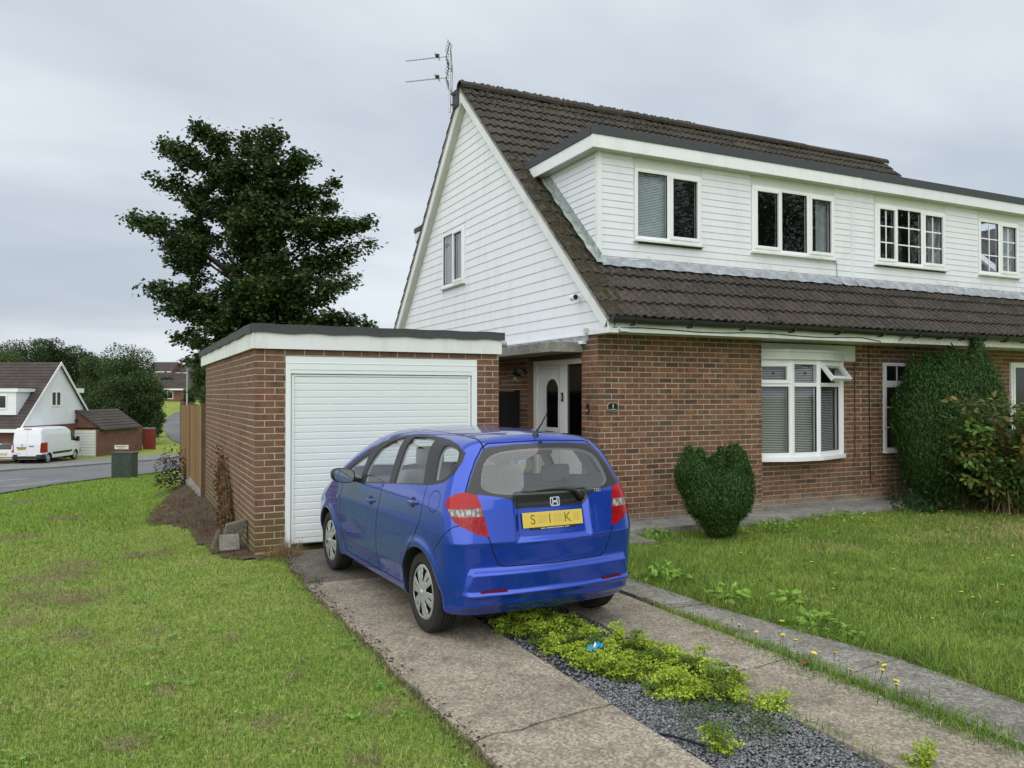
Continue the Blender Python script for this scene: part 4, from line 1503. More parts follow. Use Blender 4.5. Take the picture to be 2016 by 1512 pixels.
t = thing('security_camera', 'small white bullet camera under the right rake of the gable', 'camera', (5.70, 9.65, 3.15))
m = MB(); m.lathe([(0, .0), (.045, 0.0), (.045, .10), (.0, .10)], (5.64, 9.60, 3.15), 'y', 14); m.build('housing', 'white_plain', t)
m = MB(); m.lathe([(0, -.004), (.036, -.004), (.036, .0)], (5.64, 9.60, 3.15), 'y', 14); m.build('lens', 'black', t)
m = MB(); m.tube([(5.64, 9.66, 3.15), (5.70, 9.68, 3.17), (5.765, 9.68, 3.17)], .014, 6); m.build('bracket', 'white_plain', t)

t = thing('side_gate', 'black boarded gate in the gap between the garage and the house', 'gate', (4.45, 11.6, 0.0))
for i in range(9):
    m = MB(); m.box(4.45 + i * .142, 4.45 + i * .142 + .136, 11.60, 11.62, .06, 1.85); m.build('gate_board', 'matt_black', t)
m = MB(); m.box(5.68, 5.755, 11.58, 11.66, 0, 1.87); m.build('post', 'matt_black', t)
m = MB(); m.box(4.45, 5.68, 11.621, 11.65, .35, .45); m.box(4.45, 5.68, 11.621, 11.65, 1.5, 1.6); m.build('rail', 'matt_black', t)

# ================================================================== garage
gar = thing('brick_garage', 'flat-roofed brick garage with a white ribbed door, in front of the blue car', 'garage', (1.355, 9.47, 0))
GX0, GX1, GY0, GY1 = 1.355, 4.41, 9.47, 15.45
m = MB()
m.box(GX0 + .0035, 1.69, GY0 + .0035, GY0 + .22, -.4, 2.25); m.box(4.10, GX1 - .006, GY0 + .0035, GY0 + .22, -.4, 2.25)
m.box(GX0 + .0035, GX1 - .006, GY0 + .0035, GY0 + .22, 2.251, 2.33)
m.box(GX0 + .0035, GX0 + .2, GY0 + .22, GY1, -.5, 2.33); m.box(GX1 - .2, GX1 - .006, GY0 + .22, GY1, -.4, 2.33); m.box(GX0 + .2, GX1 - .2, GY1 - .2, GY1 - .006, -.4, 2.33)
m.build('wall', 'mortar', gar)
br = Bricks('brick_garage')
GH = 2.33
br.wall((GX0, GY0, 0), (1, 0, 0), (0, -1, 0), .335, 0.005, 2.255)
br.wall((4.102, GY0, 0), (1, 0, 0), (0, -1, 0), .308, 0.005, 2.255, par=1)
br.wall((GX0, GY0, 0), (1, 0, 0), (0, -1, 0), 3.055, 2.255, 2.33, par=1)
br.wall((GX0, GY1, 0), (0, -1, 0), (-1, 0, 0), GY1 - GY0, -0.22, 2.33, par=1)
br.finish(gar)
# fascia boards and felt
m = MB(); m.box(GX0 - .012, 4.43, GY0 - .045, GY0 - .02, 2.325, 2.53); m.build('fascia', 'old_white', gar)
m = MB(); m.box(GX0 - .040, GX0 - .014, GY0 - .045, 12.4, 2.325, 2.53); m.build('fascia', 'old_white', gar)
m = MB(); m.box(GX0 - .038, GX0 - .013, 12.404, 16.0, 2.327, 2.53); m.build('fascia', 'old_white', gar)
m = MB(); m.box(GX0 - .01, 4.42, GY0 - .018, 15.9, 2.336, 2.50); m.build('roof_deck', 'matt_black', gar)


def wavy_edge(name, p0, p1, z0, z1, out, n=40, amp=.006):
    d = Vector(p1) - Vector(p0)
    vs, fs = [], []
    for i in range(n + 1):
        p = Vector(p0) + d * i / n
        w = amp * math.sin(i * .9) + random.uniform(-amp, amp) * .5
        o_ = Vector(out)
        for (k, zz) in ((0, z1), (1, z1 + w * .6), (1.0, (z0 + z1) / 2), (1.15, z0 + w), (0.2, z0 + w)):
            q = p + o_ * k
            vs.append((q.x, q.y, zz))
    for i in range(n):
        for k in range(4):
            a = i * 5 + k
            fs.append((a, a + 5, a + 6, a + 1))
    fs.append((0, 1, 2, 3, 4)); e = n * 5; fs.append((e + 4, e + 3, e + 2, e + 1, e))
    mb = MB(); mb.add(vs, fs)
    return mb.build(name, 'felt', gar)


wavy_edge('felt_edge', (GX0 - .045, GY0 - .047, 0), (4.465, GY0 - .047, 0), 2.505, 2.605, (0, -.02, 0))
wavy_edge('felt_edge', (GX0 - .041, 16.02, 0), (GX0 - .041, GY0 - .06, 0), 2.505, 2.605, (-.024, 0, 0))
m = MB(); m.box(GX0 - .04, 4.465, GY0 - .045, 16.0, 2.56, 2.60); m.build('felt_roof', 'felt', gar)
m = MB(); m.lathe([(.04, 0), (.045, .13), (.0, .13)], (4.44, 9.60, 2.47), 'x', 12); m.build('downpipe_stub', 'grey_post', gar)
# door: frame, head, leaf of pressed ribs
dxf2 = frame((0, GY0, 0), (1, 0, 0), (0, -1, 0))
m = MB(dxf2)
m.box(1.695, 1.755, .03, 2.09, -.07, .004); m.box(4.03, 4.098, .03, 2.09, -.07, .004); m.box(1.695, 4.098, 2.09, 2.245, -.07, .002); m.box(1.755, 4.03, 2.045, 2.09, -.07, -.004)
m.box(1.70, 4.09, 2.165, 2.172, .002, .008)
fr_ = m.build('door_frame', 'door_white', gar, bevel=.003)
m = MB(dxf2); m.box(1.762, 4.022, .06, 2.04, -.09, -.06); gd = m.build('garage_door', 'door_white', gar)
m = MB(dxf2)
m.box(1.766, 1.80, .075, 2.035, -.06, -.022); m.box(3.985, 4.018, .075, 2.035, -.06, -.022); m.box(1.80, 3.985, .075, .13, -.06, -.022); m.box(1.80, 3.985, 2.015, 2.035, -.06, -.022)
m.build('leaf_edge', 'door_white', gd, bevel=.003)
NR = 23
hh = (2.013 - .132) / NR
pr = [(0, -.045), (.10, -.026), (.84, -.022), (.94, -.040), (1.0, -.045)]
me = None
for k in range(NR):
    if me is None:
        mb = MB()
        vs = []
        for (q, w) in pr:
            vs += [(1.802, -w, q * hh), (3.983, -w, q * hh)]
        mb.add(vs, [(2 * i, 2 * i + 1, 2 * i + 3, 2 * i + 2) for i in range(len(pr) - 1)])
        me = bpy.data.meshes.new('door_rib'); me.from_pydata(mb.v, [], mb.f); me.materials.append(M['door_white'])
    o = bpy.data.objects.new('door_rib', me); COL.objects.link(o)
    o.parent = gd; o.matrix_parent_inverse = wm(gd).inverted()
    o.matrix_basis = Matrix.Translation((0, GY0, .132 + k * hh))
# ================================================================== car shape (numpy): x right, y forward from the tail, z up
def lut(pts, sig, lo, hi, n=3000):
    xs = np.linspace(lo, hi, n)
    p = np.array(sorted(pts), float)
    ys = np.interp(xs, p[:, 0], p[:, 1])
    if sig > 0:
        h = (hi - lo) / n
        k = int(3 * sig / h) + 1
        w = np.exp(-0.5 * (np.arange(-k, k + 1) * h / sig) ** 2); w /= w.sum()
        ys = np.convolve(np.pad(ys, k, mode='edge'), w, 'valid')
    return staticmethod(lambda q: np.interp(q, xs, ys))


def smax(a, b, k):
    h = np.maximum(k - np.abs(a - b), 0) / k
    return np.maximum(a, b) + h * h * k * 0.25


def stp(x):
    x = np.clip(x, 0, 1)
    return x * x * (3 - 2 * x)


def poly_sd(P, poly):
    """signed distance (negative inside) of points P (n,2) to a polygon"""
    poly = np.asarray(poly, float)
    d = np.full(len(P), 1e9); s = np.ones(len(P))
    n = len(poly); j = n - 1
    for i in range(n):
        e = poly[j] - poly[i]; w = P - poly[i]
        t = np.clip((w @ e) / max(e @ e, 1e-12), 0, 1)
        b = w - e * t[:, None]
        d = np.minimum(d, (b * b).sum(1))
        c1 = P[:, 1] >= poly[i][1]; c2 = P[:, 1] < poly[j][1]; c3 = e[0] * w[:, 1] > e[1] * w[:, 0]
        f = (c1 & c2 & c3) | (~c1 & ~c2 & ~c3)
        s = np.where(f, -s, s)
        j = i
    return s * np.sqrt(d)


def chaikin(poly, it=2, keep=()):
    p = [tuple(q) for q in poly]
    for _ in range(it):
        n = len(p); o = []
        for i in range(n):
            a, b = p[i], p[(i + 1) % n]
            o.append((a[0] * .75 + b[0] * .25, a[1] * .75 + b[1] * .25)); o.append((a[0] * .25 + b[0] * .75, a[1] * .25 + b[1] * .75))
        p = o
    return p


class HatchShape:
    roof = lut([(-.3, 1.36), (0.02, 1.405), (.12, 1.455), (.3, 1.49), (.6, 1.513), (1.0, 1.523), (1.6, 1.525), (1.95, 1.512), (2.2, 1.468), (2.5, 1.365), (2.8, 1.225), (3.1, 1.07), (3.25, 1.0), (3.5, .92), (3.7, .83), (3.85, .72), (4.1, .5)], .05, -.5, 4.3)
    rear0 = lut([(.1, .16), (.24, .095), (.30, .055), (.40, .042), (.55, .040), (.60, .040), (.715, .030), (.735, .022), (.85, .046), (.97, .070), (1.05, .090), (1.11, .112), (1.25, .165), (1.40, .225), (1.45, .235), (1.6, .26)], .007, 0, 1.7)
    side0 = lut([(.10, .74), (.18, .78), (.25, .802), (.36, .812), (.43, .835), (.5, .843), (.66, .8475), (.80, .845), (.93, .832), (1.02, .815), (1.10, .790), (1.2, .750), (1.3, .706), (1.4, .656), (1.47, .615), (1.55, .56), (1.7, .45)], .022, 0, 1.8)
    prot = lut([(0, 0), (.262, 0), (.285, .026), (.352, .030), (.366, .062), (.383, .062), (.398, .034), (.50, .046), (.524, .050), (.548, .012), (.56, 0), (1.7, 0)], .006, 0, 1.7)
    front0 = lut([(.1, 3.78), (.2, 3.84), (.35, 3.89), (.55, 3.90), (.7, 3.86), (.8, 3.77), (.95, 3.6), (1.2, 3.3), (1.6, 3.1)], .03, 0, 1.7)
    wheel_y = (0.655, 3.135)
    wheel_r = 0.302
    arch_r = 0.345
    zlow = 0.205

    def F(self, P):
        x = np.abs(P[:, 0]); y = P[:, 1]; z = P[:, 2]
        w = self.side0(z)
        tr = np.clip((.95 - y) / .95, 0, 1.2); tf = np.clip((y - 2.75) / 1.15, 0, 1.3)
        w = w - (0.052 + 0.055 * stp((z - .95) / .5)) * tr ** 2 - (0.085 + .05 * stp((z - .95) / .4)) * tf ** 2
        for wy in self.wheel_y:                       # swollen arches
            d = np.hypot(y - wy, z - .30)
            w = w + 0.014 * np.exp(-((d - .37) / .045) ** 2) * (z > .1)
        side = x - w
        roof = z - (self.roof(y) - 0.055 * (x / .6) ** 2)
        ce = x / .6
        r0 = self.rear0(z)
        # number plate recess
        rec = np.minimum.reduce([stp((z - .722) / .045), stp((.335 + (z - .75) * -.02 - x) / .05)]) * (z < 1.2)
        r0 = r0 + .030 * rec * stp((1.09 - z) / .10) * (z > .70)
        r0 = r0 - self.prot(z) * stp((.668 + (.53 - z) * .28 + .02 - x) / .04)
        rear = r0 + .055 * ce ** 2 - y
        front = y - (self.front0(z) - .10 * ce ** 2)
        low = (self.zlow - z)
        f = smax(side, roof, .13)
        f = smax(f, rear, .15)
        f = smax(f, front, .25)
        f = smax(f, low, .06)
        return f

    bx = ((-.92, .92), (-.12, 3.98), (.12, 1.62))
    inn = ((-.34, .34), (.62, 3.05), (.5, .80))


def grad(F, P, e=2e-3):
    G = np.empty_like(P)
    for i in range(3):
        d = np.zeros(3); d[i] = e
        G[:, i] = F(P + d) - F(P - d)
    return G / np.maximum(np.linalg.norm(G, axis=1, keepdims=True), 1e-9)


def shell(S, hx, hy, hz):
    """quads on the surface F = 0, sent out from an inner box towards the faces of an outer box"""
    (x0, x1), (y0, y1), (z0, z1) = S.bx
    (a0, a1), (b0, b1), (c0, c1) = S.inn
    nx, ny, nz = int((x1 - x0) / hx), int((y1 - y0) / hy), int((z1 - z0) / hz)
    key = {}
    pts = []; faces = []

    def vid(i, j, k):
        q = (i, j, k)
        if q not in key:
            key[q] = len(pts); pts.append(q)
        return key[q]
    def sheet(fix, A, B, f):
        for a in range(A):
            for b in range(B):
                q = [f(a, b), f(a + 1, b), f(a + 1, b + 1), f(a, b + 1)]
                faces.append([vid(*p) for p in q])
    for i in (0, nx):
        sheet(0, ny, nz, lambda a, b: (i, a, b))
    for j in (0, ny):
        sheet(1, nx, nz, lambda a, b: (a, j, b))
    for k in (0, nz):
        sheet(2, nx, ny, lambda a, b: (a, b, k))
    T = np.array(pts, float) / np.array([nx, ny, nz])
    lo = np.array([x0, y0, z0]); hi = np.array([x1, y1, z1]); li = np.array([a0, b0, c0]); hi_ = np.array([a1, b1, c1])
    O = li + T * (hi_ - li); Q = lo + T * (hi - lo)
    a = np.zeros(len(T)); b = np.full(len(T), 1.4)
    for _ in range(34):
        m = (a + b) / 2
        ins = S.F(O + (Q - O) * m[:, None]) < 0
        a = np.where(ins, m, a); b = np.where(ins, b, m)
    P = O + (Q - O) * ((a + b) / 2)[:, None]
    return P, np.array(faces)


class Surf:
    """polygons that can be cut along the zero line of a signed distance"""
    def __init__(self, S, h):
        self.S = S
        P, F = shell(S, *h)
        self.V = P
        # face winding outwards
        N = grad(S.F, P)
        c = F
        fn = np.cross(P[c[:, 1]] - P[c[:, 0]], P[c[:, 2]] - P[c[:, 0]])
        flip = (fn * N[c[:, 0]]).sum(1) < 0
        F = F.copy(); F[flip] = F[flip][:, ::-1]
        self.faces = [list(map(int, f)) for f in F]

    def cut(self, faces, sd, only=None):
        """split faces by sd(V): returns (inside, outside)"""
        d = sd(self.V)
        ins, outs = [], []
        new = []; cache = {}
        nv = len(self.V)
        V = self.V
        for f in faces:
            s = [d[i] for i in f]
            neg = sum(1 for q in s if q < 0)
            if neg == 0:
                outs.append(f); continue
            if neg == len(f):
                ins.append(f); continue
            fi, fo = [], []
            m = len(f)
            for k in range(m):
                a, b = f[k], f[(k + 1) % m]; da, db = s[k], s[(k + 1) % m]
                (fi if da < 0 else fo).append(a)
                if (da < 0) != (db < 0):
                    e = (a, b) if a < b else (b, a)
                    if e not in cache:
                        t = da / (da - db)
                        cache[e] = nv + len(new)
                        new.append(V[a] + (V[b] - V[a]) * t)
                    fi.append(cache[e]); fo.append(cache[e])
            if len(fi) > 2: ins.append(fi)
            if len(fo) > 2: outs.append(fo)
        if new:
            self.V = np.vstack([V, np.array(new)])
        return ins, outs
# ================================================================== car materials
def paint_mat(name, col, metal=0.55, rough=0.32, flake=0.15, coat=1.0):
    t = NT(name)
    v = t.coord('Object')
    f = t.noise(v, 900, 2, 0.5)
    c = t.mix(t.ramp(f, [(0.35, 0.0), (0.7, flake)]), col, tuple(min(1, x * 1.7) for x in col))
    d = t.noise(v, 3.0, 5, 0.6)
    r = t.ramp(d, [(0.35, rough), (0.7, rough + 0.07)])
    b = t.pbsdf(c, r, Metallic=metal)
    b.inputs['Coat Weight'].default_value = coat
    b.inputs['Coat Roughness'].default_value = 0.015
    return t.m


M['blue_paint'] = paint_mat('blue_car_paint', (0.004, 0.050, 0.42), .48, .22)
M['silver_paint'] = paint_mat('silver_car_paint', (0.42, 0.43, 0.45), 0.6)
M['van_white'] = paint_mat('white_van_paint', (0.74, 0.76, 0.79), 0.0, 0.4, 0.0)
M['trim_black'] = simple('black_car_trim', (0.014, 0.014, 0.015), 0.35)
M['frit'] = simple('black_glass_border', (0.022, 0.024, 0.026), 0.10)
M['rubber'] = simple('tyre_rubber', (0.016, 0.016, 0.016), 0.8, 0.3, 30.0)
M['hub'] = simple('hubcap_silver', (0.50, 0.51, 0.52), 0.38, Metallic=0.55)
M['steel_dark'] = simple('dark_wheel_steel', (0.018, 0.017, 0.016), 0.7)
M['seat'] = simple('grey_seat_cloth', (0.22, 0.23, 0.23), 0.9, 0.15, 20.0)
M['lining'] = simple('grey_car_lining', (0.42, 0.43, 0.43), 0.9)
M['dash'] = simple('dark_car_plastic', (0.03, 0.03, 0.032), 0.7)
M['plate_yellow'] = simple('yellow_number_plate', (0.66, 0.49, 0.075), 0.35)
M['plate_smudge'] = simple('plate_smudge', (0.57, 0.43, 0.085), 0.4)
M['plate_ink'] = simple('plate_letters', (0.20, 0.14, 0.04), 0.4)


def lamp_mat(name, col, coat=1.0, stripes=0.0):
    t = NT(name)
    c = col
    if stripes:
        w = t.n.new('ShaderNodeTexWave'); w.bands_direction = 'Z'
        w.inputs['Scale'].default_value = 30.0
        t.l.new(t.coord('Object'), w.inputs['Vector'])
        c = t.mix(t.ramp(w.outputs[0], [(0.3, 0.0), (0.7, stripes)]), col, tuple(x * 0.5 for x in col))
    b = t.pbsdf(c, 0.15)
    b.inputs['Specular IOR Level'].default_value = .3
    b.inputs['Coat Weight'].default_value = coat
    b.inputs['Coat Roughness'].default_value = 0.02
    return t.m


M['lamp_red'] = lamp_mat('red_lamp_lens', (0.42, 0.003, 0.008), .25, 0.5)


def cell_lens(name, a, b, sc_):
    t = NT(name)
    f = t.voronoi(t.coord('Object', (2.2, 1, 1)), sc_, 'F1', 'Distance')
    bb = t.pbsdf(t.mix(t.ramp(f, [(.2, 0.0), (.6, 1.0)]), a, b), .14)
    bb.inputs['Specular IOR Level'].default_value = .3; bb.inputs['Coat Weight'].default_value = .25; bb.inputs['Coat Roughness'].default_value = .02
    return t.m


M['lamp_red_dark'] = cell_lens('deep_red_lens', (0.44, 0.004, 0.009), (0.24, .002, .005), 26)
M['lamp_clear'] = cell_lens('clear_lamp_lens', (0.52, 0.49, 0.47), (0.16, 0.14, 0.13), 22)
M['reflector_red'] = simple('red_reflector', (0.12, 0.003, 0.005), .5, Specular_IOR_Level=.15)


def part_mesh(name, sf, faces, mat, parent, off=0.0, gradN=True):
    if not faces:
        return None
    ids = sorted({i for f in faces for i in f})
    mp = {i: k for k, i in enumerate(ids)}
    P = sf.V[ids]
    N = grad(sf.S.F, P)
    if off:
        P = P + N * off
    me = bpy.data.meshes.new(name)
    me.from_pydata([tuple(p) for p in P], [], [[mp[i] for i in f] for f in faces])
    me.polygons.foreach_set('use_smooth', [True] * len(me.polygons))
    if gradN:
        me.normals_split_custom_set_from_vertices([tuple(n) for n in N])
    me.materials.append(M[mat])
    o = link(bpy.data.objects.new(name, me))
    put(o, parent, False)
    return o


def wheel(parent, x, y, side, r=0.302, w=0.175, nspoke=6, name='wheel', lean=0.0):
    """side -1 left, +1 right; outer face at |x|"""
    s = side
    m = MB()
    prof = [(r * .70, -.012), (r * .735, .004), (r * .86, .008), (r * .95, -.002), (r * .985, -.018), (r, -.034)]
    k = 0
    for q in range(4):
        a = -.034 - (w - .068) * q / 4; b = -.034 - (w - .068) * (q + 1) / 4
        prof += [(r, a - .004), (r, b + .006), (r - .009, b + .004), (r - .009, b)]
    prof += [(r, -w + .034), (r * .95, -w + .004), (r * .72, -w + .01)]
    m.lathe([(a, h * 1.0) for a, h in prof], (0, 0, 0), 'x', 40)
    m.v = [(x + s * p[0], y + p[1], r + p[2]) for p in m.v]
    tyre = m.build('wheel', 'rubber', parent, world=False, smooth=True)
    tyre.data.set_sharp_from_angle(angle=R(35))
    # tread blocks: lateral cuts
    # hubcap on a polar grid with openings
    NA, NR_ = 144, 14
    R1 = r * .715
    vs = []; fs = []
    def dome(q):
        return -.006 + .016 * (1 - q * q) - (.012 if q > .93 else 0)
    for i in range(NR_ + 1):
        q = .02 + .98 * i / NR_
        for j in range(NA):
            t = 2 * PI * j / NA + .2
            vs.append((x + s * dome(q), y + R1 * q * math.cos(t), r + R1 * q * math.sin(t)))
    vs.append((x + s * dome(0), y, r)); c0 = len(vs) - 1
    for i in range(NR_):
        qm = .02 + .98 * (i + .5) / NR_
        for j in range(NA):
            tt = ((j + .5) / NA * nspoke) % 1.0
            hole = .36 < qm < .86 and abs(tt - .5) < .105 + .10 * (qm - .36) / .5
            slit = .50 < qm < .82 and abs(tt - 0.0) < .022 or .50 < qm < .82 and abs(tt - 1.0) < .022
            if hole or slit:
                continue
            a = i * NA + j; b = i * NA + (j + 1) % NA
            fs.append((a, b, b + NA, a + NA))
    for j in range(NA):
        fs.append((c0, (j + 1) % NA, j))
    m = MB(); m.add(vs, fs)
    hub = m.build('hubcap', 'hub', tyre, world=False, smooth=True)
    sm = hub.modifiers.new('thick', 'SOLIDIFY'); sm.thickness = .006; sm.offset = -1 if s > 0 else -1
    m = MB(); m.lathe([(0.0, -.045), (R1 * .99, -.045), (R1, -.004)], (0, 0, 0), 'x', 32); m.v = [(x + s * p[0], y + p[1], r + p[2]) for p in m.v]
    m.build('steel_rim', 'steel_dark', tyre, world=False)
    m = MB(); m.lathe([(0, .018), (.022, .017), (.026, .010)], (0, 0, 0), 'x', 16); m.v = [(x + s * p[0], y + p[1], r + p[2]) for p in m.v]
    m.build('hub_badge', 'hub', tyre, world=False, smooth=True)
    return tyre


def by(sf, faces, fn):
    """faces whose centroid passes fn(c (n,3)); and the others"""
    C_ = np.array([sf.V[f].mean(0) for f in faces])
    k = fn(C_)
    return [f for f, q in zip(faces, k) if q], [f for f, q in zip(faces, k) if not q]


def arch_liner(parent, S, wy, side, rr, xin=.45, mat='matt_black'):
    m = MB()
    n = 30
    vs = []; fs = []
    for i in range(n + 1):
        t = R(-28) + (PI + R(56)) * i / n
        y, z = wy + rr * math.cos(t), .302 + rr * math.sin(t)
        lo, hi = 0.3, 1.2
        for _ in range(24):
            md = (lo + hi) / 2
            if S.F(np.array([[md, y, z]]))[0] < 0: lo = md
            else: hi = md
        xo = lo - .002
        vs += [(side * xo, y, z), (side * (xo - .02), wy + (rr - .006) * math.cos(t), .302 + (rr - .006) * math.sin(t)), (side * xin, y, z)]
    for i in range(n):
        for k in range(2):
            fs.append((i * 3 + k, i * 3 + 3 + k, i * 3 + 4 + k, i * 3 + 1 + k))
    b = len(vs)
    vs.append((side * xin, wy, .25))
    for i in range(n):
        fs.append((b, i * 3 + 2, i * 3 + 5))
    m.add(vs, fs)
    return m.build('arch_liner', mat, parent, world=False, smooth=False)


# ================================================================== the blue hatchback
CAR_TH = R(2.8)
car = thing('parked_car', 'blue five-door hatchback parked on the drive facing the white garage door', 'car', (2.895, 5.18, 0.0), CAR_TH)
S = HatchShape()
sf = Surf(S, (.0175, .0175, .0125))
F_ = sf.faces
# wheel openings
for wy in S.wheel_y:
    near, far = by(sf, F_, lambda c: (np.abs(c[:, 0]) > .42) & (np.hypot(c[:, 1] - wy, c[:, 2] - .302) < .46))
    _, keep = sf.cut(near, lambda V: np.hypot(V[:, 1] - wy, V[:, 2] - .302) - S.arch_r)
    F_ = far + keep
DLO = [(2.66, 1.075), (2.42, 1.02), (2.2, .985), (1.8, 1.018), (1.4, 1.052), (1.0, 1.086), (.60, 1.115), (.40, 1.152), (.318, 1.215), (.305, 1.30), (.335, 1.372), (.47, 1.418), (.657, 1.447), (.854, 1.459), (1.134, 1.463), (1.40, 1.458), (1.564, 1.446), (1.745, 1.42), (1.96, 1.365), (2.222, 1.265), (2.45, 1.16)]
FG = [(1.394, 1.062), (1.70, 1.035), (2.00, 1.008), (2.03, 1.08), (2.0, 1.20), (1.90, 1.305), (1.75, 1.375), (1.60, 1.412), (1.49, 1.428)]
RG = [(1.275, 1.068), (.98, 1.094), (.705, 1.117), (.80, 1.29), (.895, 1.443), (1.12, 1.448), (1.345, 1.44)]
QG = chaikin([(.655, 1.395), (.64, 1.408), (.56, 1.41), (.40, 1.385), (.345, 1.31), (.335, 1.225), (.42, 1.17), (.52, 1.155), (.545, 1.158)], 1)
TG_ = [(2.12, 1.015), (2.40, 1.05), (2.52, 1.085), (2.30, 1.19), (2.13, 1.25)]
side_sel = lambda c: (np.abs(c[:, 0]) > .48) & (c[:, 2] > .93) & (c[:, 1] < 2.9) & (c[:, 1] > .2)
sv = lambda V: V[:, 1:3]
sdf = lambda poly: (lambda V: poly_sd(V[:, 1:3], poly))
cand, rest = by(sf, F_, side_sel)
dlo, out_ = sf.cut(cand, sdf(DLO))
F_ = rest + out_
glass_parts = []
for nm, pg in (('door_window', FG), ('door_window', RG), ('quarter_window', QG), ('quarter_window', TG_)):
    ins, dlo = sf.cut(dlo, sdf(pg))
    glass_parts.append((nm, ins))
# windscreen
cand, rest = by(sf, F_, lambda c: (c[:, 1] > 1.9) & (c[:, 1] < 3.5) & (c[:, 2] > .9))
WS = [(-.60, 3.02), (0, 3.17), (.60, 3.02), (.66, 2.72), (.54, 2.18), (0, 2.10), (-.54, 2.18), (-.66, 2.72)]
ws, out_ = sf.cut(cand, lambda V: poly_sd(V[:, :2], WS))
F_ = rest + out_
# rear window and black panel
rs = lambda c: (c[:, 1] < .55) & (c[:, 2] > .45) & (np.abs(c[:, 0]) < .80)
RW = [(-.30, .972), (0, .962), (.30, .972), (.345, 1.040), (.50, 1.070), (.664, 1.092), (.612, 1.20), (.548, 1.313), (.478, 1.395), (.43, 1.412), (.22, 1.426), (0, 1.430), (-.22, 1.426), (-.43, 1.412), (-.478, 1.395), (-.548, 1.313), (-.612, 1.20), (-.664, 1.092), (-.50, 1.070), (-.345, 1.040)]
CGL = chaikin([(.0, 1.060), (.40, 1.066), (.56, 1.11), (.545, 1.20), (.50, 1.31), (.39, 1.375), (.15, 1.392), (0, 1.394), (-.15, 1.392), (-.39, 1.375), (-.50, 1.31), (-.545, 1.20), (-.56, 1.11), (-.40, 1.066)], 2)
xz = lambda poly: (lambda V: poly_sd(V[:, [0, 2]], poly))
cand, rest = by(sf, F_, rs)
rw, out_ = sf.cut(cand, xz(RW))
cgl, border = sf.cut(rw, xz(CGL))
F_ = rest + out_
# lamps, mapped round the corner
def chart(V):
    a = np.arctan2(np.abs(V[:, 0]) - .36, .66 - V[:, 1])
    return np.stack([a * .42, V[:, 2]], 1)
LP3 = np.array([(-.783, .283, 1.022), (-.765, .262, 1.055), (-.719, .222, 1.090), (-.66, .179, 1.099), (-.600, .155, 1.084), (-.575, .130, 1.02), (-.560, .112, .943), (-.545, .09, .86), (-.532, .073, .782), (-.615, .095, .806), (-.703, .129, .852), (-.759, .176, .888), (-.777, .222, .950)])
LW3 = np.array([(-.779, .245, .980), (-.572, .124, .988), (-.565, .112, .928), (-.697, .142, .926), (-.773, .204, .934)])
LPc, LWc = chart(LP3), chart(LW3)
cand, rest = by(sf, F_, lambda c: (c[:, 1] < .55) & (np.abs(c[:, 0]) > .40) & (c[:, 2] > .6) & (c[:, 2] < 1.25))
lamp, out_ = sf.cut(cand, lambda V: poly_sd(chart(V), LPc))
F_ = rest + out_
lampw, lampr = sf.cut(lamp, lambda V: poly_sd(chart(V), LWc))
lamp_lo, lamp_hi = by(sf, lampr, lambda c: c[:, 2] < .925)
# seams
GATE = [(-.425, .566), (0, .560), (.425, .566), (.462, .588), (.50, .665), (.540, .785), (.566, .94), (.598, 1.08), (.668, 1.10), (.618, 1.21), (.556, 1.32), (.485, 1.405), (.43, 1.435), (0, 1.450), (-.43, 1.435), (-.485, 1.405), (-.556, 1.32), (-.618, 1.21), (-.668, 1.10), (-.598, 1.08), (-.566, .94), (-.540, .785), (-.50, .665), (-.462, .588)]
seam_z = lut([(-.2, .90), (.10, .885), (.175, .861), (.312, .732), (.388, .672), (.42, .60), (.6, -.2)], .01, -.3, 1).__func__
bump_sd = lambda V: (V[:, 2] - seam_z(V[:, 1])) * .75
FD = [(1.512, 1.02), (1.546, .924), (1.601, .698), (1.618, .48), (1.643, .292), (2.52, .292), (2.60, .42), (2.66, .62), (2.68, .80), (2.60, .98), (2.2, 1.2)]
RD = [(.632, 1.12), (.622, .958), (.644, .843), (.764, .675), (.905, .534), (1.038, .292), (1.643, .292), (1.618, .48), (1.601, .698), (1.546, .924), (1.512, 1.02), (1.3, 1.2)]
FUEL = [(.447 + .088 * math.cos(2 * PI * i / 24), 1.012 + .078 * math.sin(2 * PI * i / 24)) for i in range(24)]
gaps = []
def seam(sel, sd, w):
    global F_
    cand, rest = by(sf, F_, sel)
    low, out_ = sf.cut(cand, lambda V: sd(V) - w)
    core, band = sf.cut(low, lambda V: sd(V) + w)
    gaps.extend(band)
    F_ = rest + out_ + core
tail = lambda c: (c[:, 1] < .45) & (c[:, 2] > .4)
flank = lambda c: (np.abs(c[:, 0]) > .66) & (c[:, 2] > .25) & (c[:, 1] < 2.9)
seam(tail, xz(GATE), .0042)
seam(lambda c: (c[:, 1] < .46) & (c[:, 2] > .5) & (np.abs(c[:, 0]) > .575), bump_sd, .0028)
seam(flank, sdf(FD), .0042)
seam(flank, sdf(RD), .0042)
seam(lambda c: (c[:, 0] < -.6) & (c[:, 1] < .8) & (c[:, 2] > .8), sdf(FUEL), .0026)
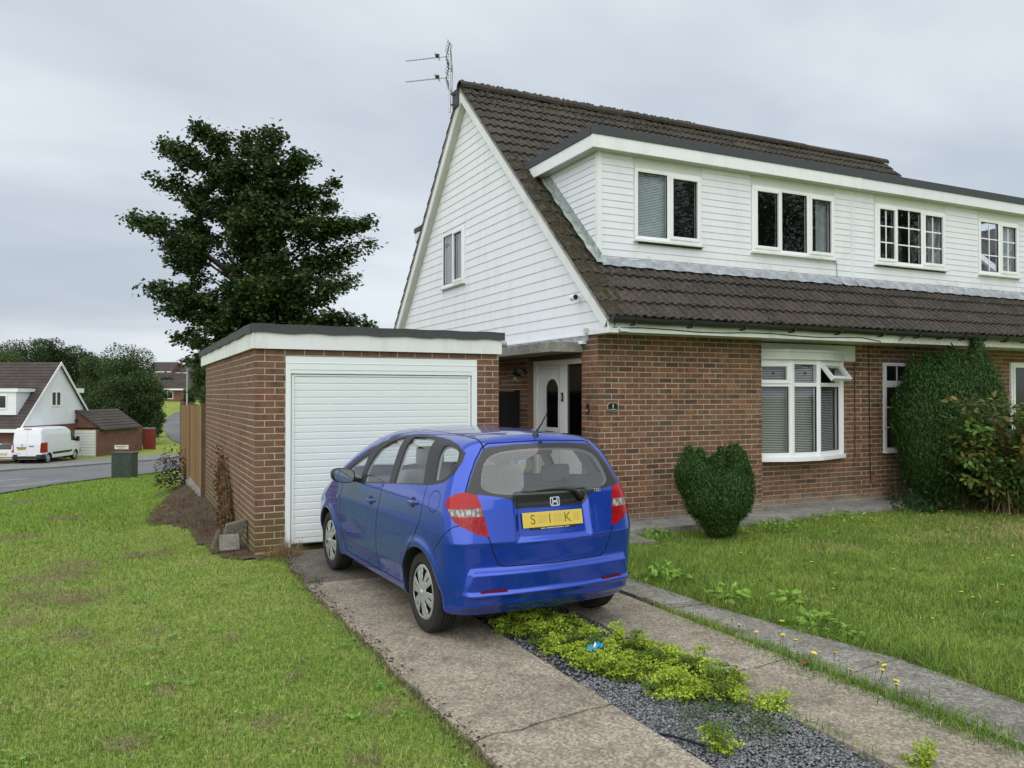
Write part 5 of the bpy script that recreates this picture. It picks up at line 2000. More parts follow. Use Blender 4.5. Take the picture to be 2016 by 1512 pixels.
# roof ditch: the dark strip each side of the roof
seam(lambda c: (c[:, 2] > 1.38) & (c[:, 1] > .28) & (c[:, 1] < 2.05), lambda V: np.abs(V[:, 0]) - (.475 - .012 * V[:, 1]), .006)
cand, rest = by(sf, F_, tail)
gate, out_ = sf.cut(cand, xz(GATE)); F_ = rest + out_
cand, rest = by(sf, F_, lambda c: (c[:, 1] < .5) & (c[:, 2] < .95))
bumper, out_ = sf.cut(cand, bump_sd); F_ = rest + out_
cand, rest = by(sf, F_, flank)
fd, out_ = sf.cut(cand, sdf(FD)); rd, out2 = sf.cut(out_, sdf(RD)); F_ = rest + out2
fuel, F_ = (lambda a: (sf.cut(a[0], sdf(FUEL))[0], a))(by(sf, F_, lambda c: (c[:, 0] < -.6) & (c[:, 1] < .8) & (c[:, 2] > .8)))
cand, rest = F_
_, outf = sf.cut(cand, sdf(FUEL)); F_ = rest + outf
floor_, F_ = by(sf, F_, lambda c: c[:, 2] < S.zlow + .006)

body = part_mesh('body', sf, F_, 'blue_paint', car)
part_mesh('underbody', sf, floor_, 'matt_black', car)
part_mesh('panel_gap', sf, gaps, 'matt_black', car, -.0025)
tg = part_mesh('tailgate', sf, gate, 'blue_paint', car)
bp_ = part_mesh('rear_bumper', sf, bumper, 'blue_paint', car)
part_mesh('fuel_flap', sf, fuel, 'blue_paint', car)
doors = {}
for nm, fs in (('front_door', fd), ('rear_door', rd)):
    for sgn in (-1, 1):
        sub, _ = by(sf, fs, lambda c: c[:, 0] * sgn > 0)
        doors[nm, sgn] = part_mesh(nm, sf, sub, 'blue_paint', car)
for sgn in (-1, 1):
    sub, _ = by(sf, dlo, lambda c: c[:, 0] * sgn > 0)
    part_mesh('window_frame', sf, sub, 'trim_black', car, .001)
for nm, fs in glass_parts:
    for sgn in (-1, 1):
        sub, _ = by(sf, fs, lambda c: c[:, 0] * sgn > 0)
        part_mesh(nm, sf, sub, 'car_glass', car, -.004)
part_mesh('windscreen', sf, ws, 'car_glass', car)
rwin = part_mesh('rear_window', sf, cgl, 'car_rear_glass', tg, .001)
part_mesh('rear_window_border', sf, border, 'frit', tg, .001)
for sgn in (-1, 1):
    sub, _ = by(sf, lamp_hi, lambda c: c[:, 0] * sgn > 0)
    tl = part_mesh('tail_lamp', sf, sub, 'lamp_red', car, .002)
    sub, _ = by(sf, lamp_lo, lambda c: c[:, 0] * sgn > 0)
    part_mesh('lower_lens', sf, sub, 'lamp_red_dark', tl, .002)
    sub, _ = by(sf, lampw, lambda c: c[:, 0] * sgn > 0)
    part_mesh('clear_lens', sf, sub, 'lamp_clear', tl, .0)
# inner lining
s2 = Surf(S, (.05, .05, .04))
sk = s2.faces
for wy in S.wheel_y:
    _, sk = by(s2, sk, lambda c: (np.abs(c[:, 0]) > .42) & (np.hypot(c[:, 1] - wy, c[:, 2] - .302) < .42))
a_, b_ = by(s2, sk, side_sel)
for pg in (FG, RG, QG, TG_):
    _, a_ = s2.cut(a_, sdf(pg))
sk = a_ + b_
a_, b_ = by(s2, sk, lambda c: (c[:, 1] > 1.9) & (c[:, 1] < 3.5) & (c[:, 2] > .9)); _, a_ = s2.cut(a_, lambda V: poly_sd(V[:, :2], WS)); sk = a_ + b_
a_, b_ = by(s2, sk, rs); _, a_ = s2.cut(a_, xz(CGL)); sk = a_ + b_
part_mesh('inner_lining', s2, [f[::-1] for f in sk], 'lining', car, -.030, False)
for wy in S.wheel_y:
    for sgn in (-1, 1):
        arch_liner(car, S, wy, sgn, S.arch_r)
        wheel(car, sgn * .805, wy, sgn, S.wheel_r)


def rear_y(x, z):
    """y of the tail surface"""
    lo, hi = -.2, .9
    for _ in range(30):
        m = (lo + hi) / 2
        if S.F(np.array([[x, m, z]]))[0] < 0: hi = m
        else: lo = m
    return hi


def side_x(y, z):
    lo, hi = .2, 1.2
    for _ in range(30):
        m = (lo + hi) / 2
        if S.F(np.array([[m, y, z]]))[0] < 0: lo = m
        else: hi = m
    return lo


# reflectors in the bumper
for a, b in ((-.61, -.41), (.41, .61)):
    vs = []
    for i in range(7):
        x = a + (b - a) * i / 6
        zt = .402 if abs(x) < .58 else .396
        vs += [(x, rear_y(x, .405) - .010, .386), (x, rear_y(x, .405) - .006, zt + .010)]
    m = MB(); m.add(vs, [(2 * i, 2 * i + 2, 2 * i + 3, 2 * i + 1) for i in range(6)])
    m.build('reflector', 'reflector_red', bp_, world=False)
# number plate
PZ, PY = .878, rear_y(0, .878) - .004
tilt = math.atan2(rear_y(0, .82) - rear_y(0, .93), .11)
pxm = Matrix.Translation((0.0, PY, PZ)) @ Matrix.Rotation(-math.atan2(rear_y(0, .92) - rear_y(0, .83), .09), 4, 'X')
def pf(u, v, w):
    return tuple(pxm @ Vector((u, -w, v)))
m = MB(pf); m.box(-.26, .26, -.0555, .0555, -.002, .006); plate = m.build('number_plate', 'plate_yellow', car, world=False, bevel=.003)
m = MB(pf); m.box(-.195, .20, -.072, -.0557, -.001, .004); m.build('plate_holder', 'trim_black', plate, world=False)
m = MB(pf)
for i in range(26):
    if i not in (4, 21):
        m.box(-.11 + i * .0095, -.105 + i * .0095, -.068, -.062, .0041, .0046)
m.build('dealer_lettering', 'white_plain', plate, world=False)
def ptext(b, size, u, v, w, mat, parent, name):
    mm = pxm @ Matrix.Translation((u, -w, v)) @ FRONT
    o = text(b, size, mm, mat, None, name, .0006)
    put(o, parent, False); return o
ptext('S', .10, -.175, .0, .0068, 'plate_ink', plate, 'letter')
ptext('I', .10, -.03, .0, .0068, 'plate_ink', plate, 'letter')
ptext('K', .10, .125, .0, .0068, 'plate_ink', plate, 'letter')
m = MB(pf)
for a, b in ((-.135, -.05), (.0, .085), (.175, .235)):
    m.box(a, b, -.026, .034, .0061, .0064)
m.build('smudged_letter', 'plate_smudge', plate, world=False)
# badge: rounded frame with a splayed H
BX, BZ = 0.03, 1.002
BY = rear_y(BX, BZ) - .004
def bf(u, v, w):
    return (BX + u, BY - w + v * .18, BZ + v)
m = MB(bf)
def rr(wd, ht, r_, n=5):
    o = []
    for cx_, cy_, a0 in ((wd - r_, ht - r_, 0), (-wd + r_, ht - r_, 90), (-wd + r_, -ht + r_, 180), (wd - r_, -ht + r_, 270)):
        for i in range(n + 1):
            a = R(a0 + 90 * i / n); o.append((cx_ + r_ * math.cos(a), cy_ + r_ * math.sin(a)))
    return o
oo, ii = rr(.041, .034, .012), rr(.034, .027, .009)
n = len(oo)
vs = [(u, v, .006) for u, v in oo] + [(u, v, .006) for u, v in ii] + [(u, v, -.004) for u, v in oo] + [(u, v, -.002) for u, v in ii]
fs = []
for i in range(n):
    j = (i + 1) % n
    fs += [(i, j, n + j, n + i), (2 * n + i, 2 * n + j, j, i), (n + i, n + j, 3 * n + j, 3 * n + i)]
m.add(vs, fs)
for sgn in (-1, 1):
    m.add([(sgn * .027, .025, .006), (sgn * .017, .025, .006), (sgn * .0125, .0, .006), (sgn * .016, -.025, .006), (sgn * .026, -.025, .006), (sgn * .021, 0, .006)], [(0, 1, 2, 5), (5, 2, 3, 4)])
m.add([(-.014, .006, .006), (.014, .006, .006), (.0135, -.007, .006), (-.0135, -.007, .006)], [(0, 1, 2, 3)])
m.build('badge', 'chrome', tg, world=False)
# wiper, washer jet, handle recess lip
yv = lambda x, z: rear_y(x, z) - .018
m = MB()
pv = [(.27, yv(.27, 1.005), 1.005), (.235, yv(.235, 1.045) - .004, 1.045), (.19, yv(.19, 1.078) - .006, 1.078), (.10, yv(.10, 1.094) - .004, 1.094), (-.02, yv(-.02, 1.095), 1.095), (-.13, yv(-.13, 1.092), 1.092)]
m.tube(pv, [.024, .020, .017, .013, .010, .006], 8)
wp = m.build('wiper', 'trim_black', tg, world=False, smooth=True)
m = MB(); pv = [(.16, yv(.16, 1.082) + .008, 1.080), (.0, yv(0, 1.085) + .008, 1.085), (-.24, yv(-.24, 1.086) + .006, 1.086)]; m.tube(pv, .007, 6); m.build('wiper_blade', 'trim_black', wp, world=False)
m = MB(); m.lathe([(.012, 0), (.012, -.02), (.0, -.024)], (0.0, rear_y(0, 1.436) + .01, 1.440), 'y', 10); m.build('washer_jet', 'trim_black', tg, world=False)
o = text('i-VTEC', .034, Matrix.Translation((.405, rear_y(.405, 1.062) - .003, 1.062)) @ Matrix.Rotation(R(-8), 4, 'Z') @ Matrix.Rotation(R(-12), 4, 'X') @ FRONT, 'lining', None, 'engine_lettering', .0005); put(o, tg, False)
# black lip over the plate
m = MB()
vs = []
for i in range(13):
    x = -.29 + .58 * i / 12
    y = rear_y(x, .985)
    vs += [(x, y - .008, .985), (x, y - .010, .968), (x, y + .03, .958)]
m.add(vs, [(3 * i + k, 3 * i + 3 + k, 3 * i + 4 + k, 3 * i + 1 + k) for i in range(12) for k in (0, 1)])
m.build('plate_light_lip', 'trim_black', tg, world=False)
m = MB(); x0 = 0; m.box(-.13, .10, rear_y(0, 1.375) + .03, rear_y(0, 1.375) + .06, 1.345, 1.375); m.build('high_brake_lamp', 'reflector_red', tg, world=False)
# door handles and their dished recesses
for (yy, zz_, sgn) in ((1.76, .872, -1), (.80, .968, -1), (1.76, .872, 1), (.80, .968, 1)):
    dr = doors['front_door' if yy > 1.5 else 'rear_door', sgn]
    x = side_x(yy, zz_)
    m = MB()
    vs, fs = [], []
    for i in range(9):
        t = -1 + 2 * i / 8
        lift = .030 * (1 - t ** 4)
        for (dz, dx) in ((-.014, 0), (-.016, .6), (.0, 1.0), (.016, .6), (.014, 0)):
            q = yy + t * .092
            vs.append((sgn * (side_x(q, zz_ + dz) + .002 + lift * dx), q, zz_ + dz - .02 * t * .3))
    for i in range(8):
        for k in range(4):
            fs.append((5 * i + k, 5 * i + 5 + k, 5 * i + 6 + k, 5 * i + 1 + k))
    m.add(vs, fs); m.build('door_handle', 'blue_paint', dr, world=False, smooth=True)
    m = MB(); vs = []
    for i in range(20):
        a = 2 * PI * i / 20
        q, w = yy + .055 * math.cos(a) + .005, zz_ + .040 * math.sin(a)
        vs.append((sgn * (side_x(q, w) + .0015), q, w))
    m.add(vs, [tuple(range(20))]); m.build('handle_recess', 'dash', dr, world=False)
# side repeater
x = side_x(2.66, .80)
m = MB(); m.box(-x - .006, -x + .01, 2.735, 2.775, .785, .815); m.build('side_repeater', 'lamp_clear', car, world=False, bevel=.003)
# mirrors
for sgn in (-1, 1):
    m = MB()
    vs, fs = [], []
    NV = 18
    for (yy, sc_, dz) in ((2.165, .90, 0), (2.17, 1.0, 0), (2.22, 1.0, 0), (2.28, .93, -.004), (2.33, .72, -.01), (2.36, .35, -.014)):
        for i in range(NV):
            a = 2 * PI * i / NV
            cu, cv = math.copysign(abs(math.cos(a)) ** .7, math.cos(a)), math.copysign(abs(math.sin(a)) ** .7, math.sin(a))
            vs.append((sgn * (.955 + .105 * sc_ * cu), yy, 1.058 + dz + .068 * sc_ * cv + .01 * cu))
    for k in range(5):
        for i in range(NV):
            fs.append((k * NV + i, k * NV + (i + 1) % NV, (k + 1) * NV + (i + 1) % NV, (k + 1) * NV + i))
    fs.append(tuple(range(5 * NV, 6 * NV)))
    m.add(vs, fs)
    mi = m.build('door_mirror', 'blue_paint' if sgn > 0 else 'trim_black', car, world=False, smooth=True)
    m = MB(); vs2 = [(x_, 2.168, z_) for (x_, y_, z_) in vs[:NV]]; m.add(vs2, [tuple(range(NV))]); m.build('mirror_glass', simple('mirror_glass', (0.30, 0.33, 0.33), .05, Metallic=.9) if sgn < 0 else bpy.data.materials['mirror_glass'], mi, world=False)
    m = MB(); m.box(min(sgn * .78, sgn * .88), max(sgn * .78, sgn * .88), 2.20, 2.26, .992, 1.03); m.build('mirror_arm', 'trim_black', mi, world=False, bevel=.01)
# aerial
AY = .33
m = MB(); m.lathe([(.026, -.01), (.024, .012), (.014, .028), (.010, .034)], (-.0, AY, 1.483), 'z', 14); ant = m.build('aerial', 'trim_black', car, world=False, smooth=True)
m = MB(); m.tube([(0, AY, 1.51), (.035, AY + .03 * -1, 1.575), (.07, AY - .06, 1.665)], [.008, .006, .004], 6); m.build('aerial_rod', 'trim_black', ant, world=False)
# cabin
def soft_box(name, x0, x1, y0, y1, z0, z1, mat, parent, rot=0.0, bev=.05):
    m = MB(); m.box(x0, x1, y0, y1, z0, z1)
    if rot:
        c, s_ = math.cos(rot), math.sin(rot)
        m.v = [(x, y0 + (y - y0) * c - (z - z0) * s_, z0 + (y - y0) * s_ + (z - z0) * c) for x, y, z in m.v]
    return m.build(name, mat, parent, world=False, smooth=True, bevel=bev)
for x in (-.36, .36):
    st = soft_box('front_seat', x - .25, x + .25, 1.72, 1.84, .50, 1.14, 'seat', car, .22, .05)
    soft_box('headrest', x - .13, x + .13, 1.53, 1.62, 1.17, 1.34, 'seat', st, .1, .035)
    soft_box('seat_cushion', x - .25, x + .25, 1.72, 2.25, .40, .54, 'seat', st, 0, .05)
st = soft_box('rear_seat', -.62, .62, .80, .92, .50, 1.04, 'seat', car, .22, .05)
for x in (-.38, .38):
    soft_box('headrest', x - .13, x + .13, .63, .70, 1.07, 1.22, 'seat', st, .1, .03)
soft_box('rear_cushion', -.62, .62, .85, 1.35, .40, .52, 'seat', st, 0, .05)
soft_box('parcel_shelf', -.55, .55, .22, .68, .92, .94, 'dash', car, 0, .005)
soft_box('cabin_floor', -.62, .62, .45, 3.0, .24, .30, 'dash', car, 0, .01)
soft_box('dashboard', -.66, .66, 2.45, 3.0, .62, .96, 'dash', car, 0, .08)
m = MB()
cs = [(.36 + .175 * math.cos(2 * PI * i / 24), 2.30 + .05 * math.sin(2 * PI * i / 24), .95 + .165 * math.sin(2 * PI * i / 24)) for i in range(25)]
m.tube(cs, .016, 8, False); m.tube([(.20, 2.31, .95), (.52, 2.31, .95)], .02, 6); m.tube([(.36, 2.30, .95), (.36, 2.6, .85)], .03, 6)
m.build('steering_wheel', 'dash', car, world=False, smooth=True)
m = MB(); m.box(-.10, .10, 2.08, 2.10, 1.33, 1.385); m.build('interior_mirror', 'dash', car, world=False, bevel=.01)
# ================================================================== ground
def spaced(a, b, c, fine, n_out):
    """fine steps around [a, b], stretching out to +-c"""
    inner = np.arange(a, b + 1e-6, fine)
    lo = a - (a + c) * (np.linspace(0, 1, n_out)[1:] ** 2.2); hi = b + (c - b) * (np.linspace(0, 1, n_out)[1:] ** 2.2)
    return np.concatenate([lo[::-1], inner, hi])


gxs = spaced(-12, 18, 400, .5, 50)
gys = np.concatenate([-400 + 395 * (1 - np.linspace(0, 1, 26)[::-1][:-1] ** 2.0) if False else -np.geomspace(400, 2.5, 24), np.arange(-2, 120, .6), np.geomspace(121, 900, 40)])
GXX, GYY = np.meshgrid(gxs, gys, indexing='ij')
GZZ = gz(GXX, GYY) - 0.03
# the paved drive sits in a shallow tray
tray = (GXX > 1.7) & (GXX < 4.6) & (GYY > -3) & (GYY < 9.3)
GZZ = np.where(tray, GZZ - .12, GZZ)
nx, ny = GXX.shape
idx = np.arange(nx * ny).reshape(nx, ny)
q = np.stack([idx[:-1, :-1], idx[1:, :-1], idx[1:, 1:], idx[:-1, 1:]], -1).reshape(-1, 4)
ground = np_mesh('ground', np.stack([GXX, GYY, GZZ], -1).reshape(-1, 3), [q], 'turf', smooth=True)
ground['kind'] = 'structure'


def resample(pts, n):
    p = np.array(pts, float)
    d = np.concatenate([[0], np.cumsum(np.hypot(*(p[1:] - p[:-1]).T))])
    t = np.linspace(0, d[-1], n)
    return np.stack([np.interp(t, d, p[:, 0]), np.interp(t, d, p[:, 1])], 1)


def drape(name, A, B, n, m, dz, mat, kind='structure', smooth=True):
    a, b = resample(A, n), resample(B, n)
    t = np.linspace(0, 1, m)[None, :, None]
    P = a[:, None] * (1 - t) + b[:, None] * t
    z = gz(P[..., 0], P[..., 1]) + dz
    V = np.concatenate([P, z[..., None]], -1).reshape(-1, 3)
    i = np.arange(n * m).reshape(n, m)
    q = np.stack([i[:-1, :-1], i[1:, :-1], i[1:, 1:], i[:-1, 1:]], -1).reshape(-1, 4)
    o = np_mesh(name, V, [q], mat, smooth=smooth)
    if kind:
        o['kind'] = kind
    return o


NEAR_E = [(-9, 2), (-6.5, 10), (-4.5, 18), (-3.02, 26.1), (-2.09, 30.2), (-.68, 34.1), (.97, 37.1), (2.27, 41), (4.2, 50), (8, 66)]
FAR_E = [(-20, 15), (-16, 25), (-12, 35), (-8, 43), (-5.5, 47.4), (-4.6, 49.6), (-3.25, 50.5), (-1.65, 54.7), (.22, 59), (4.2, 66.4)]
drape('road', NEAR_E, FAR_E, 120, 24, .02, 'asphalt')
drape('road', [(4.2, 66.0), (4.05, 69), (5.14, 83.4), (4.42, 94.1), (4.24, 99.4), (4.6, 105.5), (6.2, 112.9), (8.4, 117.9), (12, 124)], [(8, 65.6), (9, 70), (8.5, 80), (6.9, 96.5), (6.1, 103.9), (7.0, 109.7), (9.9, 116), (13, 121), (15, 123)], 80, 8, .03, 'asphalt')
drape('pavement', [(-9, 41.6), (-5.5, 47.5), (-4.6, 49.7), (-3.25, 50.6), (-1.65, 54.8), (.22, 59.1), (4.2, 66.5)], [(-15, 62), (-9, 63.5), (-5, 64.3), (-3.6, 64.8), (-1.33, 66.8), (2.13, 68.6), (4.05, 69)], 60, 10, .06, 'asphalt_light')
kb = MB()
kp = resample(FAR_E, 90)
for i in range(44, 89):
    a, b = Vector((*kp[i], 0)), Vector((*kp[i + 1], 0))
    d = (b - a).normalized(); n_ = Vector((-d.y, d.x, 0))
    za, zb_ = g(a.x, a.y), g(b.x, b.y)
    vs = [(a.x, a.y, za - .05), (b.x, b.y, zb_ - .05), (b.x, b.y, zb_ + .11), (a.x, a.y, za + .11)]
    a2, b2 = a + n_ * .14, b + n_ * .14
    vs += [(a2.x, a2.y, za - .05), (b2.x, b2.y, zb_ - .05), (b2.x, b2.y, zb_ + .11), (a2.x, a2.y, za + .11)]
    kb.add(vs, [(0, 1, 2, 3), (3, 2, 6, 7), (7, 6, 5, 4)])
o = kb.build('kerb', 'concrete_grey'); o['kind'] = 'structure'
# give-way line and a pale worn patch on the road
for nm, A, B in (('road_marking', [(2.4, 61.5), (4.6, 63.3)], [(2.25, 61.75), (4.45, 63.55)]), ('road_marking', [(-5.6, 34.0), (-3.2, 36.3)], [(-5.75, 34.1), (-3.35, 36.4)])):
    drape(nm, A, B, 10, 2, .028, 'road_paint')
drape('road_patch', [(-3.0, 29.3), (-1.6, 32.9)], [(-4.0, 30.2), (-2.0, 33.9)], 8, 4, .026, 'asphalt_light')

# ---- drive: concrete strips with a gravel bed between
drive = link(bpy.data.objects.new('driveway', None)); drive['kind'] = 'structure'


def jag(p, q, n, amp, seed):
    r = random.Random(seed)
    o = []
    w = [0.0]
    for i in range(n - 1):
        w.append(w[-1] * .6 + r.uniform(-amp, amp))
    w[-1] = 0
    dx, dy = q[0] - p[0], q[1] - p[1]
    L = math.hypot(dx, dy)
    for i in range(n):
        t = i / (n - 1)
        o.append((p[0] + dx * t - dy / L * w[i], p[1] + dy * t + dx / L * w[i]))
    return o


def slab_poly(parent, left, right, lo, hi, mat, top=0.0, name='concrete_slab'):
    poly = lo + right + hi[::-1] + left[::-1]
    m = MB()
    n = len(poly)
    m.add([(x, y, top) for x, y in poly] + [(x, y, -.16) for x, y in poly], [tuple(range(n))] + [(i, n + i, n + (i + 1) % n, (i + 1) % n) for i in range(n)])
    return m.build(name, mat, parent)


gap = lambda pl, d: [(x, y + d) for x, y in pl]
c0 = jag((1.64, -2.0), (2.66, -2.0), 6, .01, 1)
c1 = jag((1.66, 3.86), (2.575, 3.975), 14, .018, 2)
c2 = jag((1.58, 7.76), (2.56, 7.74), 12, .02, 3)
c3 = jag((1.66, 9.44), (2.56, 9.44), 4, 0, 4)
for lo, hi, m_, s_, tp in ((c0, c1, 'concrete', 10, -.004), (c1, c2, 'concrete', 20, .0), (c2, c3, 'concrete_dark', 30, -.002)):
    lo2, hi2 = gap(lo, .007), gap(hi, -.007)
    lf = jag(lo2[0], hi2[0], 26, .022, s_)[1:-1]; rt_ = jag(lo2[-1], hi2[-1], 22, .006, s_ + 1)[1:-1]
    slab_poly(drive, lf, rt_, lo2, hi2, m_, tp)
k0 = jag((3.42, -2.0), (4.10, -2.0), 6, .01, 5)
k1 = jag((3.37, 4.05), (4.10, 4.12), 10, .014, 6)
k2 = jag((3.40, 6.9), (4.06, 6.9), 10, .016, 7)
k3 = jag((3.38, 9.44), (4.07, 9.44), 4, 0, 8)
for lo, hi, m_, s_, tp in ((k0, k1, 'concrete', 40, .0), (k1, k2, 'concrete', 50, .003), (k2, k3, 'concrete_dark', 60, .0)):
    lo2, hi2 = gap(lo, .006), gap(hi, -.006)
    slab_poly(drive, jag(lo2[0], hi2[0], 22, .006, s_)[1:-1], jag(lo2[-1], hi2[-1], 22, .008, s_ + 1)[1:-1], lo2, hi2, m_, tp)
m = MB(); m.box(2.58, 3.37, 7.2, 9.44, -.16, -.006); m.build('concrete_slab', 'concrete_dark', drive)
# path slabs beside the lawn
path = link(bpy.data.objects.new('path', None)); path['kind'] = 'structure'
pc = [jag((4.17, -2.0), (4.74, -2.0), 5, .01, 70), jag((4.18, 2.2), (4.75, 2.24), 7, .008, 71), jag((4.17, 3.73), (4.77, 3.79), 7, .01, 72), jag((4.15, 5.52), (4.55, 5.50), 7, .012, 73), jag((4.12, 7.1), (4.40, 7.1), 6, .01, 74), jag((4.12, 9.3), (4.4, 9.3), 4, .0, 75)]
for i in range(5):
    lo2, hi2 = gap(pc[i], .006), gap(pc[i + 1], -.006)
    slab_poly(path, jag(lo2[0], hi2[0], 16, .008, 80 + i)[1:-1], jag(lo2[-1], hi2[-1], 16, .018, 90 + i)[1:-1], lo2, hi2, 'concrete_path', (-.004, .002, .0, .004, .012)[i])
m = MB(); m.box(4.42, 5.9, 8.1, 9.15, -.16, .01); m.build('concrete_slab', 'concrete_path', path)
m = MB(); m.box(4.16, 4.40, 5.60, 5.90, .004, .012); m.build('drain_cover', 'concrete_grey', path)
# concrete band in front of the house wall
m = MB()
m.box(5.6, 8.67, 8.60, 9.203, -.16, .062); m.build('concrete_slab', 'concrete_grey', path)
m = MB(); m.box(8.675, 12.3, 8.72, 9.418, -.16, .050); m.build('concrete_slab', 'concrete_grey', path)
m = MB(); m.box(12.31, 16.9, 8.72, 9.418, -.16, .050); m.build('concrete_slab', 'concrete_grey', path)
# bed below the gravel and the joints
m = MB(); m.box(1.66, 4.72, -2, 9.4, -.20, -.045); o = m.build('gravel_bed', 'soil'); o['kind'] = 'structure'
m = MB(); m.box(2.58, 3.37, -2, 7.2, -.14, -.026); o = m.build('gravel_base', simple('slate_dust', (0.045, 0.048, 0.052), .95, .4, 30.0)); o['kind'] = 'structure'

# gravel: thousands of slate chips
NS = 22000
r_ = RNG
ys_ = np.concatenate([r_.uniform(1.2, 4.4, int(NS * .78)), r_.uniform(4.4, 7.2, NS - int(NS * .78))])
xs_ = r_.uniform(2.575, 3.39, NS)
sz = r_.uniform(.006, .0135, NS)
base = np.array([(1, 0, 0), (0, 1, 0), (-1, 0, 0), (0, -1, 0), (0, 0, 1), (0, 0, -1)], float)
an = r_.uniform(0, 2 * PI, NS); ti = r_.normal(0, .5, NS)
V = base[None] * np.stack([sz * r_.uniform(.9, 1.7, NS), sz, sz * r_.uniform(.35, .7, NS)], 1)[:, None, :] * r_.uniform(.7, 1.2, (NS, 6, 1))
ct, st_ = np.cos(ti)[:, None], np.sin(ti)[:, None]
y1, z1 = V[..., 1] * ct - V[..., 2] * st_, V[..., 1] * st_ + V[..., 2] * ct
ca, sa = np.cos(an)[:, None], np.sin(an)[:, None]
V = np.stack([V[..., 0] * ca - y1 * sa + xs_[:, None], V[..., 0] * sa + y1 * ca + ys_[:, None], z1 + (-.022 + r_.uniform(0, .012, NS) + .012 * np.sin(xs_ * 5) * np.sin(ys_ * 3))[:, None]], -1)
tri = np.array([(0, 1, 4), (1, 2, 4), (2, 3, 4), (3, 0, 4), (1, 0, 5), (2, 1, 5), (3, 2, 5), (0, 3, 5)])
Fq = (tri[None] + (np.arange(NS) * 6)[:, None, None]).reshape(-1, 3)
tn = r_.uniform(.5, 1.5, (NS, 1)) * np.array([[.175, .180, .185]])
tn[r_.random(NS) < .06] = (.28, .28, .28)
o = np_mesh('slate_gravel', V.reshape(-1, 3), [Fq], 'stone', np.repeat(tn, 6, 0))
o['kind'] = 'stuff'

# ================================================================== grass
def in_poly(P, poly):
    return poly_sd(P, poly) < 0


def vnoise(P, s, seed=0):
    """cheap smooth value noise 0..1"""
    rg = np.random.default_rng(seed)
    T = rg.random((64, 64))
    x, y = P[:, 0] / s + 100, P[:, 1] / s + 100
    i, j = np.floor(x).astype(int), np.floor(y).astype(int)
    u, v = x - i, y - j
    u, v = u * u * (3 - 2 * u), v * v * (3 - 2 * v)
    a = T[i % 64, j % 64]; b = T[(i + 1) % 64, j % 64]; c = T[i % 64, (j + 1) % 64]; d = T[(i + 1) % 64, (j + 1) % 64]
    return a * (1 - u) * (1 - v) + b * u * (1 - v) + c * (1 - u) * v + d * u * v


YAWC = R(25.9)


def cam_rf(P):
    return P[:, 0] * math.cos(YAWC) - P[:, 1] * math.sin(YAWC), P[:, 0] * math.sin(YAWC) + P[:, 1] * math.cos(YAWC)


def scatter(xr, yr, dens_fn, nmax, seed):
    rg = np.random.default_rng(seed)
    A = (xr[1] - xr[0]) * (yr[1] - yr[0])
    P = np.stack([rg.uniform(*xr, nmax), rg.uniform(*yr, nmax)], 1)
    k = rg.random(nmax) < np.clip(dens_fn(P) * A / nmax, 0, 1)
    return P[k]


def blades(name, P, h, w, tint, lean=.5, seed=0, zoff=-.03, segs=2):
    """P (n,2); h, w (n,), tint (n,3): bent tapering blades in one mesh"""
    rg = np.random.default_rng(seed)
    n = len(P)
    z = gz(P[:, 0], P[:, 1]) + zoff
    a = rg.uniform(0, 2 * PI, n); l = np.abs(rg.normal(0, lean, n))
    fa = rg.uniform(0, 2 * PI, n)
    sx, sy = np.cos(fa) * w * .5, np.sin(fa) * w * .5
    lx, ly = np.cos(a) * l * h, np.sin(a) * l * h
    hz = h / np.sqrt(1 + l * l * .8)
    X, Y = P[:, 0], P[:, 1]
    b0 = np.stack([X - sx, Y - sy, z], 1); b1 = np.stack([X + sx, Y + sy, z], 1)
    if segs == 1:
        tp = np.stack([X + lx, Y + ly, z + hz], 1)
        V = np.stack([b0, b1, tp], 1).reshape(-1, 3)
        F = np.arange(n * 3).reshape(n, 3)
        return np_mesh(name, V, [F], 'blade', np.repeat(tint, 3, 0))
    m0 = np.stack([X - sx * .75 + lx * .32, Y - sy * .75 + ly * .32, z + hz * .6], 1); m1 = np.stack([X + sx * .75 + lx * .32, Y + sy * .75 + ly * .32, z + hz * .6], 1)
    tp = np.stack([X + lx, Y + ly, z + hz * (1.0 - .12 * l)], 1)
    V = np.stack([b0, b1, m1, m0, tp], 1).reshape(-1, 3)
    i = np.arange(n)[:, None] * 5
    return np_mesh(name, V, [i + np.array([[0, 1, 2, 3]]), i + np.array([[3, 2, 4]])], 'blade', np.repeat(tint, 5, 0))


SOIL = [(1.66, 9.5), (1.40, 9.28), (1.15, 9.45), (1.02, 9.96), (.93, 11.16), (.95, 12.31), (.66, 13.88), (.40, 14.2), (.56, 16.57), (.92, 18.4), (1.15, 20.5), (1.6, 20.5), (1.6, 9.5)]
THATCH = [(-.6, 9.36, .32), (-.47, 10.04, .25), (-.75, 8.58, .16), (-.56, 8.27, .30), (-.76, 7.51, .16), (.14, 10.43, .16), (.33, 10.5, .2), (-.37, 6.89, .16), (-.08, 8.34, .10), (-.31, 8.04, .18), (.26, 5.38, .07), (1.4, 4.51, .10), (.72, 6.27, .05), (.99, 5.27, .05), (.71, 4.6, .06), (.03, 4.65, .09), (.22, 6.75, .06), (-.12, 6.57, .05), (-1.4, 13.5, .3), (-.9, 16.5, .3), (.9, 20.0, .25), (-2.0, 22.0, .4), (0.2, 4.0, .08), (1.1, 3.9, .07)]


